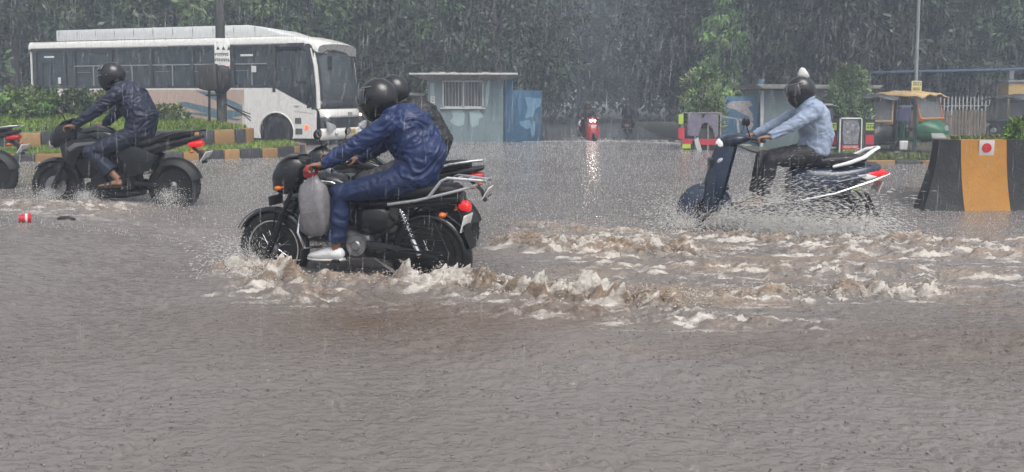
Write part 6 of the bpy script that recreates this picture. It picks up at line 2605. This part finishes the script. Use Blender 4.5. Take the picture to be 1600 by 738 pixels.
# yellow board on pole
sp = empty('lamp_post', (11.95, 23.7, wz(12, 24)), 0, 'tall thin grey pole rising behind the green rickshaw', 'pole')
m = MB()
m.tube([(.08, .2, 0), (.08, .2, 3), (.12, .2, 9)], [.055, .05, .035], n=10)
m.build('shaft', mat('grey_pole', (.24, .26, .26), .5), sp)
yb = empty('yellow_sign', (12.0, 23.8, 1.42), R(4), 'small yellow board with dark lettering above the rickshaw hoods', 'sign')
YEL = mat('yellow_board', (.60, .53, .22), .5)
m = MB().box((0, 0, .22), (.31, .02, .46), bev=.003)
m.build('board', YEL, yb)
m = MB()
glyph_row(m, -.12, .12, .36, .10, -.0125, 21)
m.box((0, -.0125, .235), (.24, .004, .02))
m.box((0, -.0125, .185), (.22, .004, .02))
m.slab([(-.03, .0), (-.03, .08), (-.005, .13), (.025, .10), (.03, .0)], -.015, -.0108, bev=0)
m.build('sign_text', PAPERD, yb)

# ---- fence, building with blue roof, pillar
fn = empty('paling_fence', (13.0, 26.6, wz(14, 26.6) + .05), R(-4), 'brown wooden paling fence between the green rickshaw and the yellow pillar', 'fence')
rdf = random.Random(2)
m = MB()
for k in range(30):
    h = 1.2 + rdf.uniform(-.04, .05)
    m.box((.1 * k, 0, h / 2), (.075, .025, h), (0, rdf.uniform(-1, 1), 0))
m.build('paling', mat('old_wood', (.17, .13, .095), .7, var=.35, scale=6, dirt=(.09, .075, .06), dirt_amt=.3), fn, smooth=0)
m = MB()
m.box((1.45, .04, .3), (3.0, .04, .07))
m.box((1.45, .04, 1.0), (3.0, .04, .07))
m.build('rail', mat('old_wood', (.17, .13, .095), .7), fn)
rl = empty('white_railing', (13.2, 27.6, wz(14, 27.6) + .05), 0, 'white pointed railing standing above and behind the brown fence', 'railing')
m = MB()
for k in range(26):
    m.box((.13 * k, 0, .82), (.035, .02, 1.62))
    m.slab([(.13 * k - .017, 1.63), (.13 * k, 1.70), (.13 * k + .017, 1.63)], -.01, .01, bev=0)
m.box((1.6, 0.02, 1.35), (3.4, .02, .03))
m.build('baluster', mat('white_iron', (.42, .42, .41), .5), rl, smooth=0)
yp = empty('gate_pillar', (17.5, 27.6, wz(17, 27.6)), 0, 'yellow gate pillar before the blue-roofed building', 'pillar')
m = MB()
m.box((-.1, .3, 1.1), (.66, .66, 2.2), bev=.01)
m.build('shaft', mat('ochre_wall', (.42, .27, .09), .6, dirt=(.25, .17, .09), dirt_amt=.3), yp)
m = MB()
m.box((-.1, .3, 2.24), (.78, .78, .08), bev=.01)
m.box((-.18, .3, 2.5), (.16, .16, .4), bev=.02)
m.build('pillar_cap', mat('cap_grey', (.2, .21, .22), .5), yp)
bd = empty('roadside_building', (14.0, 28.6, wz(15, 29)), 0, 'low open building with blue-edged roof and pale walls at the right edge', 'building')
PALEW = mat('pale_wall', (.42, .41, .40), .6, dirt=(.3, .29, .27), dirt_amt=.4)
m = MB()
m.box((5.3, 1.2, 1.5), (4.6, .15, 3.0))
m.box((2.2, 2.2, 1.2), (1.9, .15, 2.4))
m.build('wall', PALEW, bd, smooth=0)
m = MB()
for k in range(4):
    m.box((2.2 + .12 * k, .9 + .3 * k, .75 + .32 * k), (2.2, .3, .22), bev=.01)
m.build('step', PALEW, bd)
m = MB()
m.box((-.4, 2.6, 1.2), (3.6, .1, 2.4))
m.build('shade_wall', mat('dark_wall', (.06, .065, .075), .7), bd, smooth=0)
m = MB()
m.slab([(-2.4, 2.50), (3.0, 2.62), (8.4, 2.86), (8.4, 2.93), (3.0, 2.69), (-2.4, 2.57)], -.8, 3.2, bev=.006)
rf2 = m.build('roof', mat('blue_sheet', (.06, .10, .20), .4, dirt=(.12, .14, .18), dirt_amt=.3), bd)
for x in (-2.2, -.6, .9, 2.4):
    MB().tube([(x, -.6, 0), (x, -.6, 2.52)], .05, n=8).build('roof_post', BLKM, bd)
m = MB().box((-.6, -.3, 1.75), (2.2, .9, .05), (8, 0, 0))
m.build('awning', mat('blue_green_sheet', (.08, .15, .18), .4), bd)
# red-roofed shelter seen at the top right
rs_ = empty('red_signboard', (19.3, 30.2, wz(19, 30)), 0, 'red and white board on posts in the trees at the right edge', 'signboard')
m = MB()
m.box((.6, 0, 3.95), (1.7, .3, .16), bev=.02)
m.build('red_top', mat('red_sheet', (.42, .06, .06), .5), rs_)
m = MB().box((.7, 0, 3.72), (1.5, .1, .24), bev=.01)
m.build('white_panel', PLATE, rs_)
for x in (.2, 1.2):
    MB().tube([(x, 0, 0), (x, 0, 3.9)], .05, n=8).build('support_post', BLKM, rs_)

# ---- concrete barrier planter at the right
BAR_B = mat('barrier_black', (.011, .0115, .013), .45, var=.3, scale=3, bump=.5, bscale=25, dirt=(.05, .047, .044), dirt_amt=.25)
BAR_Y = mat('barrier_ochre', (.42, .19, .025), .5, var=.12, scale=3, bump=.4, bscale=25, dirt=(.36, .17, .04), dirt_amt=.3)
br = empty('concrete_barrier', (6.15, 10.0, wz(6.15, 10) - .03), R(0), 'low flared concrete planter painted black and ochre at the right edge', 'barrier')


def barrier_ring(z, ex, ey0, ey1):
    return [(-.74 - ex, -ey0), (-.35, -ey0 - .0), (.22, -ey0), (.95 + ex * .3, -ey0), (1.1 + ex, .35), (.95 + ex * .3, ey1), (-.35, ey1), (-.74 - ex, ey1)]


# profile of outward flare from top to bottom
prof = [(.90, .0), (.84, .005), (.62, .035), (.40, .085), (.20, .16), (.0, .26)]


def band(x0a, x0b, x1a, x1b, name, material):
    """front face strip between two edges; xa at the top, xb at the foot"""
    m = MB()
    vs, fs = [], []
    for (z, e) in prof:
        t = 1 - z / .9
        for x in (x0a + (x0b - x0a) * t ** 1.6, x1a + (x1b - x1a) * t ** 1.6):
            vs.append((x, -e * .55, z))
    for (z, e) in prof[::-1]:
        t = 1 - z / .9
        for x in (x0a + (x0b - x0a) * t ** 1.6, x1a + (x1b - x1a) * t ** 1.6):
            vs.append((x, .14 + e * .0, z))
    k = len(prof) * 2
    for i in range(k - 1):
        fs.append((2 * i, 2 * i + 1, 2 * i + 3, 2 * i + 2))
    fs.append((2 * k - 2, 2 * k - 1, 1, 0))
    fs.append(tuple(2 * i for i in range(k)))
    fs.append(tuple(2 * i + 1 for i in range(k))[::-1])
    m.add(vs, fs)
    o = m.build(name, material, br, smooth=30)
    return o


band(-.80, -1.05, -.532, -.532, 'black_face', BAR_B)
band(-.53, -.53, .04, .04, 'ochre_face', BAR_Y)
band(.042, .042, .82, 1.15, 'black_face', BAR_B)
m = MB()
# the left wall runs back at a slant
for (z0_, z1_, e0_, e1_) in ((.62, .898, .04, .0), (.40, .62, .09, .04), (.20, .40, .16, .09), (.0, .20, .25, .16)):
    vs = []
    for (z_, e_) in ((z0_, e0_), (z1_, e1_)):
        vs += [(-.80 - e_, .142, z_), (-.64, .142, z_), (.06, 1.49, z_), (-.10 - e_ * .6, 1.49, z_)]
    m.add(vs, [(0, 1, 2, 3), (4, 5, 6, 7), (0, 1, 5, 4), (1, 2, 6, 5), (2, 3, 7, 6), (3, 0, 4, 7)])
m.slab([(.82, .898), (.68, .898), (.68, 0), (1.1, 0), (.98, .2), (.90, .4), (.85, .62)], .142, 1.35, bev=.004)
m.box((.38, 1.42, .45), (.85, .14, .89), bev=.004)
m.build('planter_wall', mat('barrier_grey', (.16, .155, .145), .6, bump=.6, dirt=(.08, .08, .07), dirt_amt=.4), br)
m = MB()
for k in range(7):
    m.box((-.69 + .087 * k, .22 + .17 * k, .912), (.16, .12, .03), (0, 0, -20), bev=.01)
m.build('coping_stone', mat('pale_coping', (.34, .33, .31), .6, dirt=(.15, .14, .13), dirt_amt=.4), br)
m = MB().add([(-.68, .1, .84), (.72, .1, .84), (.72, 1.4, .84), (-.02, 1.4, .84), (-.68, .1, .5), (.72, .1, .5), (.72, 1.4, .5), (-.02, 1.4, .5)], [(0, 1, 2, 3), (4, 5, 6, 7), (0, 1, 5, 4), (1, 2, 6, 5), (2, 3, 7, 6), (3, 0, 4, 7)])
m.build('soil', GRASS_SOIL, br)
m = MB().box((-.215, -.012, .80), (.19, .012, .19), (3, 0, 0), bev=.002)
rp = m.build('reflector_plate', mat('reflector_white', (.55, .52, .50), .4), br)
m = MB()
m.lathe([(0, -.014), (.058, -.014), (.060, -.008), (.060, .0), (0, .0)], c=(-.215, -.010, .80), axis='y', n=28)
m.build('red_disc', mat('reflector_red', (.50, .015, .02), .25, var=.25, scale=60), rp)
gb = [(5.65, 10.35), (6.85, 10.35), (6.85, 11.3), (6.2, 11.3)]
grass('grass_in_barrier', gb, lambda x, y: .86 + wz(6.1, 10) - .03, 900, .07, 'sparse weeds in the soil of the concrete planter', 8, (.10, .15, .045))
shrub('leafy_weed', 6.72, 10.55, .80, .42, .22, 301, (.12, .22, .04), n=14, per=45, ll=.07, lw=.02, label='bright green weed growing at the right end of the concrete planter')

# ---- litter on the water
cp = empty('paper_cup', (-4.58, 7.47, wz(-4.58, 7.47) + .035), R(30), 'red plastic cup lying in the water at the far left', 'cup')
m = MB()
m.lathe([(.0, -.05), (.038, -.05), (.048, .04), (.051, .045), (.049, .05), (.044, .045), (.036, -.044), (0, -.044)], axis='x', n=22)
m.build('cup_wall', mat('red_cup', (.48, .02, .03), .35), cp)
m = MB().lathe([(.0395, -.0), (.0435, .0), (.0465, .02), (.0436, .02)], axis='x', n=22)
m.build('cup_band', PLATE, cp)
m = MB()
m.loft([(-.08, .0, .02, .012), (-.06, .01, .035, .02), (.02, .012, .04, .02), (.08, .0, .02, .01)], e=3, n=12)
o = m.build('floating_debris', mat('dark_debris', (.03, .028, .025), .6))
o.location = (-4.29, 7.64, wz(-4.29, 7.64) + .01)
tag(o, 'small black piece of debris floating right of the red cup', 'litter')
for i, (x, y, c, lab, sc_) in enumerate([(5.42, 11.43, (.6, .6, .6), 'crumpled white wrapper floating left of the concrete barrier', 1.0), (5.62, 11.75, (.6, .6, .58), 'smaller white wrapper beside the other one', .8),
                                       (5.15, 11.9, (.35, .45, .08), 'yellow-green scrap floating behind the scooter tail', .9), (6.0, 12.1, (.3, .2, .12), 'brown leaf scrap by the barrier', .6)]):
    m = MB()
    rdq = random.Random(i)
    m.ell((0, 0, 0), (.05, .04, .022), n=10, m=6)
    m.v = [(x_ * rdq.uniform(.7, 1.3), y_ * rdq.uniform(.7, 1.3), z_ * rdq.uniform(.5, 1.7)) for (x_, y_, z_) in m.v]
    o = m.build('wrapper', mat('litter_%d' % i, c, .4))
    o.location = (x, y, wz(x, y) + .018)
    o.scale = (sc_,) * 3
    tag(o, lab, 'litter')
# broken kerb stones at the far road end
rdk = random.Random(12)
kb = empty('rubble_row', (4.6, 29.0, 0), 0, 'broken pale kerb stones along the far edge of the flooded road', 'rubble')
for k in range(14):
    t = k / 13
    x, y = -1.4 + 4.5 * t + rdk.uniform(-.2, .2), 3.5 - 6.5 * t ** 1.5 + rdk.uniform(-.3, .3)
    m = MB().box((x, y, wz(4.6 + x, 29 + y) + .03), (rdk.uniform(.25, .6), .2, .12), (rdk.uniform(-8, 8), rdk.uniform(-8, 8), rdk.uniform(-40, 40)), bev=.03)
    m.build('stone', CONC, kb)
# ------------------------------------------------------------------ spray thrown up by the wheels, splashes of the rain
FROTH = mat('spray_froth', (.76, .74, .715), .35, var=.05)
MUDDROP = mat('muddy_drop', (.36, .29, .23), .25, var=.1)
SHEET = mat('spray_film', (.62, .60, .58), .3, var=.05)
SHEET.node_tree.nodes['Principled BSDF'].inputs['Alpha'].default_value = .6


def burst(rg, n, o, d, spread, v, tmax, size, w=(.25, .6), jit=.03):
    """droplets along ballistic paths from o with mean velocity d"""
    vel = np.array(d)[None] * v * rg.uniform(.35, 1.0, (n, 1)) + rg.normal(0, 1, (n, 3)) * np.array(spread)[None] * v
    t = rg.uniform(.02, tmax, n)[:, None]
    g = np.array([0, 0, -9.8])
    P = np.array(o)[None] + rg.normal(0, jit, (n, 3)) + vel * t + .5 * g * t * t
    D = vel + g * t
    k = P[:, 2] > water_z(P[:, 0], P[:, 1]) - .01
    s = size * rg.uniform(.4, 1.0, n) ** 1.5
    L = s * (1.2 + .8 * np.linalg.norm(D, axis=1))
    W = s * rg.uniform(w[0], w[1], n)
    return P[k], D[k], L[k], W[k]


def spray(name, parts, material, label):
    P, D, L, W = [np.concatenate([p[i] for p in parts]) for i in range(4)]
    flecks(name, P, D, L, W, material, label, 'spray')


def loc2w(M, p):
    q = M @ Vector(p)
    return (q.x, q.y, q.z)


def dirw(M, d):
    q = M.to_3x3() @ Vector(d)
    return (q.x, q.y, q.z)


rgs = np.random.RandomState(42)
# blue rider's machine
M1 = xfm(b1)
pa = [burst(rgs, 3600, loc2w(M1, (.80, .10, .18)), dirw(M1, (.15, .40, .60)), (.32, .28, .30), 2.3, .26, .0065, w=(.2, .5)),
      burst(rgs, 3200, loc2w(M1, (.62, .16, .16)), dirw(M1, (-.15, .75, .40)), (.30, .22, .22), 1.8, .22, .0055),
      burst(rgs, 700, loc2w(M1, (.62, -.16, .16)), dirw(M1, (-.1, -.75, .45)), (.30, .22, .22), 2.0, .25, .0055),
      burst(rgs, 1000, loc2w(M1, (-.75, .10, .15)), dirw(M1, (-.5, .35, .35)), (.35, .25, .22), 1.6, .2, .0055)]
spray('water_spray', pa, FROTH, 'white spray thrown up round the front wheel of the commuter motorcycle')
# scooter: a big fan reaching the footboard and over the flank
M5 = xfm(b5)
pa = [burst(rgs, 8000, loc2w(M5, (.74, .14, .12)), dirw(M5, (-.80, .35, .62)), (.16, .14, .16), 4.3, .40, .0085, w=(.15, .4)),
      burst(rgs, 5200, loc2w(M5, (.90, .12, .10)), dirw(M5, (.25, .5, .6)), (.30, .25, .25), 2.8, .26, .007),
      burst(rgs, 7000, loc2w(M5, (.35, .24, .08)), dirw(M5, (-.9, .25, .50)), (.22, .13, .18), 4.0, .34, .0085, w=(.15, .4)),
      burst(rgs, 6000, loc2w(M5, (-.2, .26, .08)), dirw(M5, (-.75, .25, .42)), (.28, .14, .18), 3.3, .30, .008, w=(.15, .45)),
      burst(rgs, 4600, loc2w(M5, (-.60, .22, .10)), dirw(M5, (-.6, .30, .5)), (.30, .2, .22), 2.6, .28, .0075),
      burst(rgs, 6000, loc2w(M5, (.1, .20, .02)), dirw(M5, (-.2, .4, .5)), (.9, .25, .25), 1.6, .24, .0075, jit=.12),
      burst(rgs, 3600, loc2w(M5, (.80, -.1, .12)), dirw(M5, (.3, -.5, .6)), (.35, .3, .25), 3.4, .32, .006)]
spray('water_spray', pa, FROTH, 'dense white spray covering the front wheel and footboard of the blue scooter')
# navy rider's machine
M3 = xfm(b3)
M3.translation.z += .08
pa = [burst(rgs, 2600, loc2w(M3, (.75, .12, .12)), dirw(M3, (-.3, .45, .5)), (.35, .25, .22), 1.9, .22, .0055),
      burst(rgs, 2600, loc2w(M3, (.3, .18, .12)), dirw(M3, (-.5, .45, .4)), (.35, .25, .22), 1.7, .22, .0055),
      burst(rgs, 2000, loc2w(M3, (-.62, .14, .12)), dirw(M3, (-.4, .45, .45)), (.30, .22, .22), 1.9, .24, .0055)]
spray('water_spray', pa, FROTH, 'low spray round the wheels of the navy rider\'s motorcycle')
M2 = xfm(b2)
pa = [burst(rgs, 600, loc2w(M2, (-.75, .1, .16)), dirw(M2, (-.6, .3, .35)), (.35, .25, .22), 1.8, .22, .0055)]
spray('water_spray', pa, FROTH, 'spray behind the rear wheel of the black-jacket rider\'s motorcycle')
M6 = xfm(b6)
pa = [burst(rgs, 700, loc2w(M6, (.72, .1, .12)), dirw(M6, (-.1, .85, .55)), (.15, .15, .15), 3.4, .36, .012),
      burst(rgs, 700, loc2w(M6, (.72, -.1, .12)), dirw(M6, (-.1, -.85, .55)), (.15, .15, .15), 3.4, .36, .012)]
spray('water_spray', pa, FROTH, 'white bow spray of the far red scooter')
# broken crests of the wakes
P_, D_, L_, W_ = [], [], [], []
for (x0, y0, x1, y1, w, a, f) in WAVES:
    if a < .04:
        continue
    n = int(1500 * a / .1 * math.hypot(x1 - x0, y1 - y0) / 2)
    t = rgs.uniform(-.05, 1.05, n)
    x = x0 + (x1 - x0) * t + rgs.normal(0, .06, n)
    y = y0 + (y1 - y0) * t + rgs.normal(0, w * .5, n)
    h, fo, _, _, _ = wave_field(x, y)
    z = water_z(x, y) + h * rgs.uniform(.5, 1.0, n) + np.abs(rgs.normal(0, .018, n)) * (1 + 8 * a)
    P_.append(np.stack([x, y, z], 1))
    D_.append(np.stack([rgs.normal(.7, .5, n), rgs.normal(-.3, .4, n), rgs.normal(.25, .5, n)], 1))
    s = rgs.uniform(.003, .009, n)
    L_.append(s * rgs.uniform(1, 2.2, n))
    W_.append(s * rgs.uniform(.35, .7, n))
P_, D_, L_, W_ = map(np.concatenate, (P_, D_, L_, W_))
k = rgs.rand(len(P_)) < .62
flecks('crest_spray', P_[k], D_[k], L_[k], W_[k], mat('crest_froth', (.54, .50, .45), .35, var=.08), 'pale drops and froth tearing off the brown wake crests', 'spray')
flecks('crest_drops', P_[~k], D_[~k], L_[~k] * 1.2, W_[~k] * 1.2, MUDDROP, 'muddy brown drops tearing off the wake crests', 'spray')

# little crowns and pits where the rain strikes
n = 26000
y = 2.3 + 16 * rgs.rand(n) ** 1.25
x = rgs.uniform(-.72, .72, n) * (y + 1)
P = np.stack([x, y, water_z(x, y)], 1)
h, fo, _, _, _ = wave_field(x, y)
P[:, 2] += h + .002
up = rgs.rand(n) < .4
D = np.stack([rgs.normal(0, .3, n) + np.where(up, 0, 1.5), rgs.normal(0, .3, n), np.where(up, 1.0, .05)], 1)
s = rgs.uniform(.0022, .0062, n) * (1 + .03 * y)
flecks('rain_splash', P, D, s * rgs.uniform(.8, 2.2, n), s * rgs.uniform(.4, .8, n), mat('splash_drop', (.20, .185, .18), .15, var=.5, scale=30), 'countless tiny crowns where raindrops strike the flood water', 'splashes')

# further off the splashes merge into a pale trembling layer over the water
n = 95000
y = 7.2 + 27.5 * rgs.rand(n) ** 1.05
x = rgs.uniform(-.74, .74, n) * (y + 1)
zq = water_z(x, y)
k = ~((y > 27.5) & (x < 0.5)) & ~(in_poly(x, y, K1)) & ~((y > 16.3) & (x > 6.2)) & ~((x > 5.2) & (x < 7.3) & (y > 9.9) & (y < 11.6)) & ~((y > 24.9) & (y < 28) & (x > -2.8) & (x < .3)) & ~((y > 21) & (y < 30) & (x < -4.2) & (x > -18))
x, y, zq = x[k], y[k], zq[k]
n = len(x)
s = rgs.uniform(.5, 1.0, n) * (.0030 + .00024 * y)
D = np.stack([rgs.normal(0, .22, n), rgs.normal(0, .22, n), np.ones(n)], 1)
flecks('rain_splash', np.stack([x, y, zq + s], 1), D, s * rgs.uniform(1.4, 3.2, n), s * rgs.uniform(.35, .6, n), mat('pale_splash', (.60, .60, .60), .3, var=.03), 'pale rebounding rain splashes over the farther flood water', 'splashes')
# ------------------------------------------------------------------ rain, haze
RAINM = mat('rain_drop', (0.75, 0.78, 0.8), 0.15, var=0.02, spec=0.6)


def build_rain():
    rg = np.random.RandomState(99)
    n = 22000
    y = 2.2 + 30 * rg.rand(n) ** 0.8
    x = rg.uniform(-0.75, 0.75, n) * (y + 3)
    top = 1.33 + 0.16 * y
    z = water_z(x, y) + rg.rand(n) * (top + 0.6 - water_z(x, y))
    D = np.stack([np.full(n, -0.05) + rg.normal(0, .015, n), rg.normal(0, .02, n), np.full(n, -1.0)], 1)
    L = rg.uniform(0.04, 0.11, n) * (0.7 + 0.03 * y)
    W = 0.0006 + 0.00008 * y * rg.uniform(.7, 1.2, n)
    flecks('rain', np.stack([x, y, z], 1), D, L, W, RAINM, 'heavy rain falling in fine near-vertical streaks', 'rain')



RAINM.node_tree.nodes['Principled BSDF'].inputs['Alpha'].default_value = .29
build_rain()
hz = bpy.data.materials.new('haze_air')
hz.use_nodes = True
hz.node_tree.nodes.clear()
pv = hz.node_tree.nodes.new('ShaderNodeVolumePrincipled')
pv.inputs['Color'].default_value = (0.76, 0.86, 1.0, 1)
pv.inputs['Density'].default_value = 0.0060
pv.inputs['Anisotropy'].default_value = 0.2
ho = hz.node_tree.nodes.new('ShaderNodeOutputMaterial')
hz.node_tree.links.new(pv.outputs[0], ho.inputs['Volume'])
hb = MB().box((0, 110, 7.0), (900, 660, 18.0))
tag(hb.build('haze', hz, smooth=0), 'grey rain haze filling the air over the whole road', 'haze', kind='stuff')
